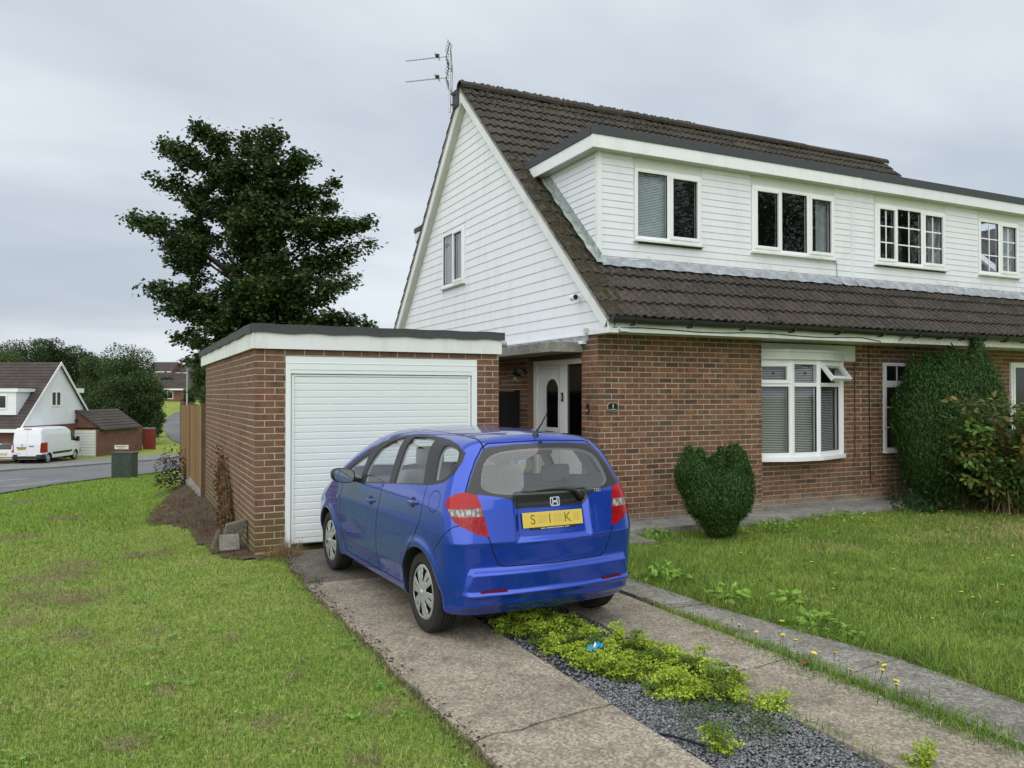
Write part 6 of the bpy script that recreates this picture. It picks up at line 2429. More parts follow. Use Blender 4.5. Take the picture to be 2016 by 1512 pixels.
def lawn_left_mask(P):
    m = P[:, 0] < 1.60 + .05 * np.sin(P[:, 1] * 5) + .03 * np.sin(P[:, 1] * 23) + .10 * (vnoise(P, .16, 77) - .5)
    m &= ~((P[:, 1] > 9.25) & (P[:, 0] > 1.25)) | (P[:, 1] > 30)
    d = poly_sd(P, SOIL)
    m &= d > -.03 + .06 * (vnoise(P, .12, 3) - .5)
    # not on the road
    ne = np.array(NEAR_E)
    xe = np.interp(P[:, 1], ne[:, 1], ne[:, 0])
    m &= P[:, 0] > xe + .05
    return m


def patchy(P):
    t = np.zeros(len(P))
    for x, y, r in THATCH:
        d = np.hypot((P[:, 0] - x), (P[:, 1] - y) * .8) / r
        d = d + .6 * (vnoise(P, .07, 5) - .5)
        t = np.maximum(t, np.clip(1.25 - d, 0, 1))
    return t


def left_tint(P, seed):
    rg = np.random.default_rng(seed)
    n1, n2, n3 = vnoise(P, .9, 1), vnoise(P, .25, 2), vnoise(P, 3.0, 9)
    g0 = np.array([.215, .380, .055]); g1 = np.array([.345, .480, .105]); y0 = np.array([.50, .44, .21]); d0 = np.array([.130, .220, .040])
    k = np.clip(.5 * n1 + .4 * n2 + .3 * (n3 - .5), 0, 1)[:, None]
    c = g0 * (1 - k) + g1 * k
    u = rg.random(len(P))[:, None]
    c = np.where(u < .07, y0 * rg.uniform(.7, 1.2, (len(P), 1)), c)
    c = np.where((u > .07) & (u < .30), d0, c)
    far = np.clip((P[:, 1] - 9) / 10, 0, 1)[:, None]
    c = c * (1 - far) + (c * .5 + np.array([.20, .36, .035]) * .5) * far      # lusher towards the road
    pt = patchy(P)
    c = np.where((rg.random(len(P)) < pt * .85)[:, None], np.array([.46, .38, .24]) * rg.uniform(.45, 1.15, (len(P), 1)), c)
    return np.minimum(c * rg.choice([.6, .8, 1.0, 1.2, 1.5], (len(P), 1)), .6)


def wedge(P, margin=1.2):
    r, f = cam_rf(P)
    return (f > 2.2) & (r > -.66 * f - margin) & (r < .66 * f + margin)


def fall(P, near, far0=5.0, pw=1.9):
    r, f = cam_rf(P)
    return near * np.minimum(1, (far0 / np.maximum(f, .5)) ** pw)


P = scatter((-9, 1.75), (1.5, 14), lambda p: np.where(wedge(p), fall(p, 8500, 4.6), 0), 1600000, 21)
P = P[lawn_left_mask(P)]
r, f = cam_rf(P)
rg = np.random.default_rng(5)
hh_ = rg.uniform(.022, .046, len(P)) * (1 + .3 * (vnoise(P, .3, 8) - .5)) * (1 + np.clip(f - 6, 0, 10) * .015)
pt = patchy(P)
hh_ *= 1 - .4 * pt
ww = .0036 * np.maximum(1, f / 4.6) ** .85 * rg.uniform(.7, 1.3, len(P)); tt_ = left_tint(P, 6)
nr = f < 5.6
o = blades('lawn_grass', P[nr], hh_[nr], ww[nr], tt_[nr], 1.05, 7); o['kind'] = 'stuff'
o = blades('lawn_grass', P[~nr], hh_[~nr], ww[~nr], tt_[~nr], 1.05, 8, segs=1); o['kind'] = 'stuff'
P = scatter((-14, 6.0), (14, 50), lambda p: np.where(wedge(p, 2.0), fall(p, 9000, 4.6, 1.9), 0), 700000, 22)
P = P[lawn_left_mask(P)]
r, f = cam_rf(P)
o = blades('far_lawn_grass', P, rg.uniform(.05, .09, len(P)), .0036 * (f / 4.6) ** .9 * rg.uniform(.7, 1.3, len(P)), left_tint(P, 16), 1.0, 17, segs=1)
o['kind'] = 'stuff'
# straw lying on the lawn
P = []
for x, y, rr_ in THATCH[:24]:
    n = int(1500 * rr_ * rr_ / .04 * .12) + 25
    a = rg.uniform(0, 2 * PI, n); q = rr_ * np.sqrt(rg.random(n))
    P.append(np.stack([x + q * np.cos(a) * 1.3, y + q * np.sin(a)], 1))
P = np.concatenate(P); P = P[lawn_left_mask(P)]
tn = np.array([.33, .26, .155]) * rg.uniform(.5, 1.2, (len(P), 1))
o = blades('dead_grass', P, rg.uniform(.03, .07, len(P)), rg.uniform(.003, .006, len(P)), tn, 2.4, 33, -.005)
o['kind'] = 'stuff'

# stray straws and little flat leaves among the mown grass
P = scatter((-6, 1.6), (2.2, 14), lambda p: np.where(wedge(p), fall(p, 75, 6.0), 0), 12000, 91); P = P[lawn_left_mask(P)]
o = blades('stray_straw', P, rg.uniform(.04, .10, len(P)), rg.uniform(.003, .005, len(P)), np.array([.50, .43, .27]) * rg.uniform(.6, 1.1, (len(P), 1)), 2.2, 92, -.01)
o['kind'] = 'stuff'
# front lawn on the right: longer, rougher
PATH_E = [(4.40, 9.2), (4.40, 7.1), (4.45, 6.39), (4.50, 5.56), (4.59, 5.02), (4.66, 4.45), (4.76, 3.78), (4.74, 3.29), (4.74, 2.93), (4.74, -1)][::-1]


def lawn_right_mask(P):
    pe = np.array(PATH_E)
    xe = np.interp(P[:, 1], pe[:, 1], pe[:, 0])
    m = P[:, 0] > xe + .05 * (vnoise(P, .1, 4) - .6)
    m &= P[:, 1] < np.where(P[:, 0] < 5.6, 8.1, np.where(P[:, 0] < 8.67, 8.62, 8.74)) + .05 * (vnoise(P, .15, 6) - .5)
    return m


def right_tint(P, seed):
    rg = np.random.default_rng(seed)
    n1, n2 = vnoise(P, .8, 31), vnoise(P, .22, 32)
    g0 = np.array([.120, .245, .038]); g1 = np.array([.280, .395, .072]); y0 = np.array([.50, .42, .20])
    k = np.clip(.65 * n1 + .5 * n2 - .05, 0, 1)[:, None]
    c = g0 * (1 - k) + g1 * k
    dry = np.clip(1.15 - np.hypot((P[:, 0] - 11.3) / 2.6, (P[:, 1] - 6.6) / 1.3), 0, 1) + np.clip(1 - np.hypot((P[:, 0] - 7.6) / .6, (P[:, 1] - 7.0) / .35), 0, .7)
    dry = dry * (.35 + .65 * n2)
    u = rg.random(len(P))
    c = np.where((u < .05 + .85 * dry)[:, None], y0 * rg.uniform(.6, 1.15, (len(P), 1)), c)
    return c * rg.choice([.55, .8, 1.0, 1.2, 1.5], (len(P), 1))


P = scatter((4.3, 15), (1.6, 8.8), lambda p: np.where(wedge(p, .8), fall(p, 5600, 6.0, 1.5), 0), 1200000, 41)
P = P[lawn_right_mask(P)]
r, f = cam_rf(P)
lush = np.clip(1.2 - np.abs(P[:, 0] - np.interp(P[:, 1], [0, 9], [4.9, 4.6])) / .6, 0, 1) + np.clip(1 - np.hypot((P[:, 0] - 4.9) / .9, (P[:, 1] - 7.4) / 1.0), 0, 1)
hh_ = rg.uniform(.035, .085, len(P)) * (1 + 1.3 * lush * rg.random(len(P))) * (.55 + .9 * vnoise(P, .25, 44))
ww = .0048 * np.maximum(1, f / 6.0) ** .8 * rg.uniform(.6, 1.5, len(P)); tt_ = right_tint(P, 42)
nr = f < 8.0
o = blades('front_lawn_grass', P[nr], hh_[nr], ww[nr], tt_[nr], 1.05, 43); o['kind'] = 'stuff'
o = blades('front_lawn_grass', P[~nr], hh_[~nr], ww[~nr], tt_[~nr], 1.0, 44, segs=1); o['kind'] = 'stuff'
# crumbs of soil and dead thatch along the ragged edge of the lawn
NC = 800
cy_ = rg.uniform(2.4, 9.3, NC); cx_ = 1.61 + rg.normal(0, .055, NC) + .03 * np.sin(cy_ * 5)
csz = rg.uniform(.003, .010, NC)
Vc = base[None] * csz[:, None, None] * rg.uniform(.6, 1.3, (NC, 6, 1)) * np.array([1.2, 1, .7]) + np.stack([cx_, cy_, np.full(NC, .004)], 1)[:, None, :]
tn = np.where(rg.random((NC, 1)) < .45, np.array([[.055, .042, .030]]), np.array([[.19, .145, .085]])) * rg.uniform(.5, 1.2, (NC, 1))
o = np_mesh('edge_soil', Vc.reshape(-1, 3), [(tri[None] + (np.arange(NC) * 6)[:, None, None]).reshape(-1, 3)], 'stone', np.repeat(tn, 6, 0))
o['kind'] = 'stuff'
# grass in the joint between drive and path, and along the edges of the slabs
P = []
for yy, n, sx in ((5.15, 260, .03), (4.85, 420, .04), (4.35, 500, .045), (3.95, 520, .06), (3.55, 500, .05), (3.1, 600, .06), (2.75, 600, .07), (5.5, 120, .03)):
    P.append(np.stack([rg.normal(4.125, sx * 1.3, n * 2), rg.normal(yy, .17, n * 2)], 1))
P.append(np.stack([1.63 + rg.normal(0, .035, 2600) , rg.uniform(2.5, 9.0, 2600)], 1))
P.append(np.stack([rg.normal(3.40, .03, 300), rg.uniform(2.8, 4.2, 300)], 1))
P = np.concatenate(P)
tn = right_tint(P, 51)
edge = P[:, 0] < 2
tn[edge] = np.where((rg.random(edge.sum()) < .65)[:, None], np.array([.21, .165, .095]) * rg.uniform(.5, 1.2, (edge.sum(), 1)), tn[edge])
o = blades('joint_grass', P, rg.uniform(.03, .10, len(P)) * np.where(edge, .6, 1), rg.uniform(.004, .007, len(P)), tn, .9, 52)
o['kind'] = 'stuff'

# ---- soil bed by the garage with dead stems
poly = chaikin(SOIL[:-1], 1)
m = MB(); n = len(poly)
cxs = np.array(poly)
gxs2, gys2 = np.meshgrid(np.arange(.3, 1.7, .08), np.arange(9.2, 20.6, .12), indexing='ij')
pp = np.stack([gxs2.ravel(), gys2.ravel()], 1)
ins = (poly_sd(pp, SOIL) < .10).reshape(gxs2.shape)
zz = gz(gxs2, gys2) - .012 + .03 * (vnoise(pp, .25, 61).reshape(gxs2.shape) - .4) + .02 * np.clip((gxs2 - .9) / .5, 0, 1) * np.clip((gys2 - 9.6) / 1, 0, 1)
idx = np.arange(gxs2.size).reshape(gxs2.shape)
q = np.stack([idx[:-1, :-1], idx[1:, :-1], idx[1:, 1:], idx[:-1, 1:]], -1)
kq = ins[:-1, :-1] & ins[1:, :-1] & ins[1:, 1:] & ins[:-1, 1:]
o = np_mesh('soil_bed', np.stack([gxs2.ravel(), gys2.ravel(), zz.ravel()], 1), [q[kq]], 'soil', smooth=True)
o['kind'] = 'structure'
P = np.stack([rg.uniform(.35, 1.5, 11000), rg.uniform(9.25, 20, 11000)], 1)
P = P[(poly_sd(P, SOIL) < .06 * rg.random(len(P))) & (rg.random(len(P)) < .25 + .75 * vnoise(P, .5, 62))]
tn = np.where((vnoise(P, .6, 63) > .5)[:, None], np.array([.21, .115, .055]), np.array([.26, .20, .125])) * rg.uniform(.35, 1.1, (len(P), 1))
o = blades('dead_stems', P, rg.uniform(.03, .13, len(P)), rg.uniform(.004, .009, len(P)), tn, 3.2, 64, .0)
o['kind'] = 'stuff'
# ================================================================== plants
MAPLE = np.array([(0, 0), (.48, .10), (.26, .34), (.40, .76), (.0, 1.0), (-.40, .76), (-.26, .34), (-.48, .10)]) * np.array([1.0, .9])
OVAL = np.array([(0, 0), (.22, .28), (.24, .6), (0, 1.0), (-.24, .6), (-.22, .28)])
RHOMB = np.array([(0, 0), (.30, .45), (0, 1.0), (-.30, .45)])
ROUND = np.array([(0, 0), (.4, .2), (.45, .65), (.15, .98), (-.25, .9), (-.45, .5), (-.35, .15)])


def leaves(name, P, N, size, tint, shape, parent=None, seed=0, mat='leaf', world=True, fold=.12, axis=None):
    """one leaf per point P: blade lies square to N, points along a random (or given) direction"""
    rg = np.random.default_rng(seed)
    n = len(P)
    N = N / np.maximum(np.linalg.norm(N, axis=1, keepdims=True), 1e-9)
    A = rg.normal(0, 1, (n, 3)) if axis is None else axis
    A = A - N * (A * N).sum(1, keepdims=True)
    A /= np.maximum(np.linalg.norm(A, axis=1, keepdims=True), 1e-9)
    B = np.cross(N, A)
    k = len(shape)
    size = np.broadcast_to(size, (n,))
    u = shape[:, 0][None, :, None] * size[:, None, None]; v = shape[:, 1][None, :, None] * size[:, None, None]
    w = (np.abs(shape[:, 0])[None, :, None] - .2) * fold * 2 * size[:, None, None] - (shape[:, 1][None, :, None] ** 2) * .25 * size[:, None, None]
    V = P[:, None, :] + B[:, None, :] * u + A[:, None, :] * v + N[:, None, :] * w
    F = np.arange(n * k).reshape(n, k)
    return np_mesh(name, V.reshape(-1, 3), [F], mat, np.repeat(tint, k, 0), parent, world=world)


def tints(base, n, rg, spread=.25, alt=None, palt=0.0):
    c = np.array(base)[None] * rg.uniform(1 - spread, 1 + spread, (n, 1)) * rg.uniform(.9, 1.1, (n, 3))
    if alt is not None:
        k = rg.random(n) < palt
        c[k] = np.array(alt) * rg.uniform(.8, 1.2, (k.sum(), 1))
    return np.clip(c, 0, 1)


def crown(lobes, n, rg, shell=.55):
    """points through overlapping ellipsoids (cx, cy, cz, rx, ry, rz); denser near their skins; returns points and outward directions"""
    L = np.array(lobes, float)
    wts = (L[:, 3] * L[:, 4] * L[:, 5]) ** (2 / 3)
    k = rg.choice(len(L), n, p=wts / wts.sum())
    d = rg.normal(0, 1, (n, 3)); d /= np.linalg.norm(d, axis=1, keepdims=True)
    rad = shell + (1.06 - shell) * rg.random(n) ** .6
    rad *= 1 + rg.normal(0, .06, n)
    P = L[k, :3] + d * L[k, 3:] * rad[:, None]
    return P, d, k


def broad_tree(label, base, height, width, n, size, col, group, seed, trunk_h=.35, nl=14, flat=.75, cat='tree', name='broadleaf_tree', bare=.0):
    rg = np.random.default_rng(seed)
    t = thing(name, label, cat, tuple(base), 0, group)
    bx_, by_, bz = base
    lob = []
    for i in range(nl):
        a = rg.uniform(0, 2 * PI); q = math.sqrt(rg.random()) * .36 * width
        h = rg.uniform(trunk_h, .86)
        env = 1 - max(0, (h - .5)) * 1.1
        s = rg.uniform(.15, .24) * width
        lob.append((bx_ + q * math.cos(a) * env, by_ + q * math.sin(a) * env, bz + h * height, s, s, s * flat))
    lob.append((bx_, by_, bz + height * .55, width * .30, width * .30, height * .30))
    P, d, k = crown(lob, n, rg)
    P = P[P[:, 2] > bz + .3]; d = d[:len(P)]
    nn = rg.normal(0, .55, P.shape) + np.array([0, 0, .55]) + d[:len(P)] * .5
    br_ = np.repeat(rg.uniform(.75, 1.25, (len(lob), 1)), 3, 1)
    tn = tints(col, len(P), rg) * br_[k[:len(P)]]
    leaves('crown', P, nn, rg.uniform(.7, 1.3, len(P)) * size, tn, RHOMB, t, seed)
    m = MB()
    r0 = max(.10, width * .035)
    top = (bx_ + rg.normal(0, .2), by_, bz + height * .72)
    m.tube([(bx_, by_, bz - .3), (bx_ + .05, by_, bz + height * .25), top], [r0, r0 * .7, r0 * .2], 8)
    for (x, y, z, *_r) in lob[:8]:
        h0 = bz + (z - bz) * .55
        m.tube([(bx_, by_, h0), ((bx_ + x) / 2, (by_ + y) / 2, h0 + (z - h0) * .6), (x, y, z)], [r0 * .45, r0 * .3, r0 * .1], 6)
    m.build('trunk', 'bark', t)
    return t


# ---- the sycamore behind the garage
def sycamore():
    rg = np.random.default_rng(77)
    D = 28.0
    yaw = R(25.9)
    right = np.array([math.cos(yaw), -math.sin(yaw), 0]); fwd = np.array([math.sin(yaw), math.cos(yaw), 0])
    bx0 = right * (-.318 * D) + fwd * D
    sc_ = D / 1580.0
    X = lambda px: (px - 505) * sc_
    Z = lambda py: 1.8 + (777 - py) * sc_
    t = thing('sycamore_tree', 'tall dark sycamore with layered branches rising behind the garage', 'tree', (float(bx0[0]), float(bx0[1]), g(*bx0[:2])))
    # (start height row, tip column, tip row): the limbs that make the outline
    limbs = [(420, 305, 262), (405, 335, 275), (390, 398, 250), (360, 425, 262), (350, 478, 245), (345, 520, 258), (370, 555, 262), (400, 610, 300), (430, 655, 345), (470, 642, 380), (380, 590, 285),
             (480, 298, 338), (480, 345, 372), (500, 380, 350), (560, 247, 414), (545, 275, 425), (560, 300, 462), (555, 340, 415), (600, 335, 500),
             (540, 722, 418), (530, 690, 425), (550, 740, 465), (560, 700, 480), (600, 650, 515), (480, 640, 430), (620, 640, 540),
             (620, 295, 558), (630, 330, 545), (640, 312, 590), (650, 300, 566), (640, 345, 600), (680, 400, 620), (640, 706, 553), (650, 660, 565), (690, 718, 612), (690, 660, 610), (710, 722, 635), (690, 680, 640),
             (700, 342, 652), (710, 372, 690), (700, 400, 660), (720, 390, 700), (715, 560, 640), (690, 600, 620), (740, 640, 650)]
    wood = MB()
    tr = [(0, g(*bx0[:2]) - .5), (0.0, Z(700)), (.1, Z(560)), (-.05, Z(430)), (.0, Z(300))]
    wood.tube([tuple(bx0 + right * a + np.array([0, 0, b])) for a, b in tr], [.26, .19, .13, .08, .03], 10)
    PP, NN = [], []
    def spray(a, b, c, dens, spread):
        """a limb a-b-c: leaves along it and along the side twigs of its outer part"""
        L = np.linalg.norm(c - a)
        at = lambda q: ((1 - q) ** 2) * a + 2 * q * (1 - q) * b + q * q * c
        d = (c - a) / L
        def cloud(p0, p1, n, w):
            q = rg.random((n, 1))
            PP.append(p0 * (1 - q) + p1 * q + rg.normal(0, 1, (n, 3)) * w * np.array([1, 1, .8]) + np.array([0, 0, -.04])); NN.append(rg.normal(0, .45, (n, 3)) + np.array([0, 0, .9]))
        cloud(at(.55), c, int(dens * L * .18), .16)
        for k in range(int(2 + L * spread)):
            q = rg.uniform(.30, .97)
            p0 = at(q)
            tl = rg.uniform(.35, .8) * (1.18 - .62 * q)
            v = d * rg.uniform(.2, .9) + np.array([rg.normal(0, .75), rg.normal(0, .75), rg.uniform(-.30, .42)])
            v /= np.linalg.norm(v)
            p1 = p0 + v * tl
            wood.tube([tuple(p0), tuple(p1)], [.014, .005], 3, False)
            cloud(p0 * .35 + p1 * .65, p1, int(dens * .30 * (.6 + tl)), .15)
    for (r0, px, py) in limbs:
        a = bx0 + np.array([0, 0, Z(min(r0 + 25, 760))])
        dep = rg.uniform(-1.1, 1.1)
        c = bx0 + right * X(px) + fwd * dep + np.array([0, 0, Z(py) - .22])
        b = np.array([a[0] * .5 + c[0] * .5, a[1] * .5 + c[1] * .5, c[2] * .82 + a[2] * .18 + .12 * rg.normal()])
        L = np.linalg.norm(c - a)
        wood.tube([tuple(a), tuple((a + 2 * b + c) / 4), tuple(c)], [.045 + .012 * L, .03, .008], 6)
        spray(a, b, c, 225, 2.7)
    # limbs towards and away from the viewer fill the body
    for i in range(66):
        row = rg.uniform(330, 735) if i < 40 else rg.uniform(540, 735)
        half = np.interp(row, [250, 330, 420, 480, 560, 640, 740], [60, 120, 165, 190, 170, 165, 150]) * sc_
        an = rg.uniform(0, 2 * PI)
        rr_ = half * rg.uniform(.22, .66)
        a = bx0 + np.array([0, 0, Z(row + 60)])
        c = bx0 + right * (rr_ * math.cos(an) + .2) + fwd * (rr_ * math.sin(an)) + np.array([0, 0, Z(row) + rg.uniform(-.2, .3)])
        b = (a + c) / 2 + np.array([0, 0, -.1])
        wood.tube([tuple(a), tuple((a + 2 * b + c) / 4), tuple(c)], [.05, .03, .008], 5)
        spray(a, b, c, 200, 2.3)
    # leaves close round the stem
    for i in range(46):
        z = Z(rg.uniform(330, 720)); an = rg.uniform(0, 2 * PI); q = rg.uniform(.5, 1.5)
        a = bx0 + np.array([0, 0, z - .3]); c = bx0 + right * q * math.cos(an) + fwd * q * math.sin(an) - fwd * .25 + np.array([0, 0, z])
        spray(a, (a + c) / 2, c, 230, 2.2)
    P = np.concatenate(PP); N = np.concatenate(NN)
    k = rg.random(len(P)) < .98
    P, N = P[k], N[k]
    tn = tints((.042, .078, .024), len(P), rg, .45, (.085, .135, .034), .18)
    leaves('crown', P, N, rg.uniform(.10, .165, len(P)), tn, MAPLE, t, 78)
    wood.build('trunk', 'dark_bark', t)


sycamore()


# ---- clipped conifers: dense upright sprays over lobes
def conifer(label, base, lobes, n, size, col, tip, seed, stem_r=.05, name='cypress_bush'):
    rg = np.random.default_rng(seed)
    t = thing(name, label, 'bush', tuple(base))
    L = np.array(lobes, float); L[:, :3] += np.array(base)
    P, d, k = crown(L, n, rg, .80)
    stray = rg.random(n) < .05
    P = np.where(stray[:, None], P + d * rg.uniform(.02, .07, (n, 1)), P)
    # keep only points on the outside of the union
    keep = np.ones(len(P), bool)
    for i, l in enumerate(L):
        q = (((P - l[:3]) / l[3:]) ** 2).sum(1)
        keep &= (q > .70)
    P, d, k = P[keep], d[keep], k[keep]
    ax = d * np.array([.55, .55, .35]) + np.array([0, 0, 1.0]) + rg.normal(0, .24, P.shape)
    nn = d + rg.normal(0, .55, P.shape)
    s = rg.uniform(.6, 1.35, len(P)) * size
    mixv = rg.random((len(P), 1)) ** 2
    tn = (np.array(col) * (1 - mixv) + np.array(tip) * mixv) * rg.uniform(.75, 1.25, (len(P), 1))
    SPRAY = np.array([(0, 0), (.13, .42), (0, 1.0), (-.13, .48)])
    leaves('foliage', P, nn, s, tn, SPRAY, t, seed, fold=.05, axis=ax)
    # brown twiggy heart
    m = MB()
    for l in L:
        m.tube([(base[0], base[1], base[2] - .05), ((base[0] + l[0]) / 2, (base[1] + l[1]) / 2, base[2] + (l[2] - base[2]) * .4), tuple(l[:3])], [stem_r, stem_r * .7, stem_r * .3], 6)
        for q in range(16):
            a = rg.normal(0, 1, 3); a /= np.linalg.norm(a)
            m.tube([tuple(l[:3] - np.array([0, 0, l[5] * .4])), tuple(l[:3] + a * l[3:] * .9)], [.012, .004], 4)
    m.build('stem', 'bark', t)
    core = MB()
    for l in L:
        nu, nv = 10, 7
        vs = []
        for i in range(nv + 1):
            for j in range(nu):
                th, ph_ = PI * i / nv, 2 * PI * j / nu
                vs.append((l[0] + .80 * l[3] * math.sin(th) * math.cos(ph_), l[1] + .80 * l[4] * math.sin(th) * math.sin(ph_), l[2] + .80 * l[5] * math.cos(th)))
        core.add(vs, [(i * nu + j, i * nu + (j + 1) % nu, (i + 1) * nu + (j + 1) % nu, (i + 1) * nu + j) for i in range(nv) for j in range(nu)])
    core.build('inner_twigs', 'twig_mass', t)
    return t


def twig_mass():
    tt = NT('twig_mass')
    v = tt.coord('World')
    c = tt.ramp(tt.noise(v, 40, 4, .7), [(.35, (.012, .014, .008)), (.6, (.035, .030, .016)), (.75, (.075, .05, .028))])
    tt.pbsdf(c, 1.0, tt.bump(tt.noise(v, 80, 3), 1.0, .03))
    return tt.m


M['twig_mass'] = twig_mass()
# small heart-shaped one by the corner of the house: base (6.8, 8.05)
conifer('small heart-shaped clipped conifer standing in the lawn by the front brick wall', (6.80, 8.05, -.03),
        [(-.335, .05, .80, .205, .22, .29), (-.21, 0, .56, .24, .24, .30), (.04, .06, .86, .10, .14, .20), (.05, -.12, .52, .24, .24, .32), (.30, .05, .80, .17, .20, .30), (.26, 0, .54, .24, .24, .32), (.03, -.02, .24, .21, .21, .24), (.43, .03, .86, .085, .10, .25), (.0, 0, .40, .30, .26, .28), (-.40, .05, 1.04, .06, .07, .14), (-.26, .0, 1.03, .05, .06, .12), (.22, .0, 1.02, .05, .06, .15), (.36, .05, 1.05, .05, .06, .14), (.06, .0, 1.02, .05, .05, .14), (-.50, 0, .86, .07, .09, .16), (.47, 0, .70, .09, .12, .2)],
        72000, .042, (.034, .086, .018), (.076, .160, .030), 101, .05)
big = [(-.84, 0, 1.42, .30, .42, .74), (-.40, -.05, 1.52, .45, .5, .80), (.22, -.05, 1.60, .45, .5, .85), (.62, 0, 1.62, .36, .42, .74), (-.62, -.1, .98, .48, .48, .58), (.42, -.1, .92, .54, .5, .66), (-.1, -.1, .45, .60, .46, .46), (-.45, 0, .58, .5, .45, .42), (0, -.15, 1.2, .6, .5, .7)]
rgb_ = np.random.default_rng(4)
for i in range(22):
    big.append((rgb_.uniform(-1.02, .86), rgb_.uniform(-.3, .25), rgb_.uniform(1.98, 2.28), .10, .10, rgb_.uniform(.16, .30)))
for q in ((.47, -.1, 2.42, .13, .13, .34), (-.05, 0, 2.33, .11, .11, .28), (.78, 0, 2.28, .10, .10, .22), (-.62, 0, 2.20, .1, .1, .28)):
    big.append(q)
conifer('big rounded dark green conifer in front of the right-hand house', (12.35, 8.75, -.02), big, 165000, .058, (.032, .082, .018), (.070, .150, .028), 103, .09)

# ---- leafy shrub at the right edge
def leafy_shrub():
    rg = np.random.default_rng(55)
    base = np.array([12.15, 7.72, -.03])
    t = thing('garden_shrub', 'loose leafy shrub with yellowing leaves at the right edge of the lawn', 'shrub', tuple(base))
    m = MB(); P, N, A, S_, C_ = [], [], [], [], []
    for i in range(105):
        an = rg.uniform(0, 2 * PI)
        reach = rg.uniform(.25, 1.05); hgt = rg.uniform(.3, 1.75)
        a = base + np.array([rg.normal(0, .12), rg.normal(0, .1), 0])
        c = base + np.array([reach * math.cos(an), reach * .75 * math.sin(an), hgt])
        b = base + np.array([reach * .35 * math.cos(an), reach * .3 * math.sin(an), hgt * .75])
        if i < 6:      # long shoots leaning out to the left
            c = base + np.array([rg.uniform(-1.05, -.75), rg.uniform(-.2, .2), [1.45, 1.15, .85, .55, 1.3, .95][i]]); b = base + np.array([-.35, 0, c[2] - base[2] + .0])
        pts = [((1 - s) ** 2) * a + 2 * s * (1 - s) * b + s * s * c for s in np.linspace(0, 1, 6)]
        m.tube([tuple(p) for p in pts], [.010, .009, .008, .006, .005, .003], 4)
        young = i < 6 or rg.random() < .25
        yellow = (hgt > 1.0 and rg.random() < .6) or rg.random() < .25
        for s in np.linspace(.25, 1, 9):
            p = ((1 - s) ** 2) * a + 2 * s * (1 - s) * b + s * s * c
            d = (c - a); d = d / np.linalg.norm(d)
            sd = np.cross(d, [0, 0, 1.0]) + rg.normal(0, .3, 3)
            for sg in (-1, 1, 0):
                for q in range(3):
                    ax = sd * sg + d * .5 + rg.normal(0, .35, 3) + (np.array([0, 0, .3]) if sg == 0 else 0)
                    ax /= np.linalg.norm(ax)
                    P.append(p + ax * .035 * (q + .3)); A.append(ax + rg.normal(0, .4, 3)); N.append(np.array([0, -.25, 1.0]) + rg.normal(0, .45, 3))
                    S_.append(rg.uniform(.065, .125))
                    if yellow and rg.random() < .6:
                        C_.append(np.array([.17, .15, .035]) * rg.uniform(.6, 1.2))
                    elif young:
                        C_.append(np.array([.12, .22, .04]) * rg.uniform(.7, 1.25))
                    else:
                        C_.append(np.array([.06, .125, .028]) * rg.uniform(.6, 1.3))
    leaves('foliage', np.array(P), np.array(N), np.array(S_), np.array(C_), OVAL, t, 56, axis=np.array(A))
    m.build('stem', 'twig', t)


leafy_shrub()


def low_plant(name, label, base, n, rad, hgt, size, col, seed, shape=OVAL, cat='weed', group=None, alt=None, palt=0, kind=None):
    rg = np.random.default_rng(seed)
    t = thing(name, label, cat, tuple(base), 0, group)
    d = rg.normal(0, 1, (n, 3)); d[:, 2] = np.abs(d[:, 2]); d /= np.linalg.norm(d, axis=1, keepdims=True)
    P = np.array(base) + d * np.array([rad, rad, hgt]) * rg.uniform(.3, 1.0, (n, 1))
    nn = rg.normal(0, .45, (n, 3)) + np.array([0, 0, 1.0])
    leaves('foliage', P, nn, size * rg.uniform(.6, 1.3, n), tints(col, n, rg, .25, alt, palt), shape, t, seed, 'weed_leaf')
    m = MB()
    for i in range(7):
        q = P[rg.integers(0, n)]
        m.tube([tuple(base), tuple((np.array(base) * .5 + q * .5) + np.array([0, 0, .02])), tuple(q)], [.004, .003, .002], 4)
    m.build('stem', 'stalk', t)
    return t


M['stalk'] = simple('green_stalk', (.09, .15, .04), .7, .2, 20)
low_plant('ground_cover_plant', 'low dark leafy plant at the foot of the big conifer, left side', (11.35, 8.55, .0), 520, .55, .30, .075, (.035, .085, .025), 201, OVAL, 'plant')
low_plant('ground_cover_plant', 'low yellow-green leafy plant under the big conifer', (12.0, 8.25, .0), 300, .32, .24, .05, (.09, .14, .03), 202, OVAL, 'plant')
low_plant('climbing_plant', 'thin reddish climber on the brick wall beside the big conifer', (11.55, 9.2, .05), 160, .18, .55, .055, (.11, .09, .03), 204, OVAL, 'plant', alt=(.06, .10, .03), palt=.5)
rg = np.random.default_rng(9)
P = np.stack([rg.normal(12.55, .45, 1500), rg.normal(8.2, .22, 1500)], 1)
o = blades('dry_undergrowth', P, rg.uniform(.1, .45, 1500), rg.uniform(.004, .007, 1500), np.array([.13, .095, .05]) * rg.uniform(.4, 1.2, (1500, 1)), 1.1, 206, 0)
o['kind'] = 'stuff'

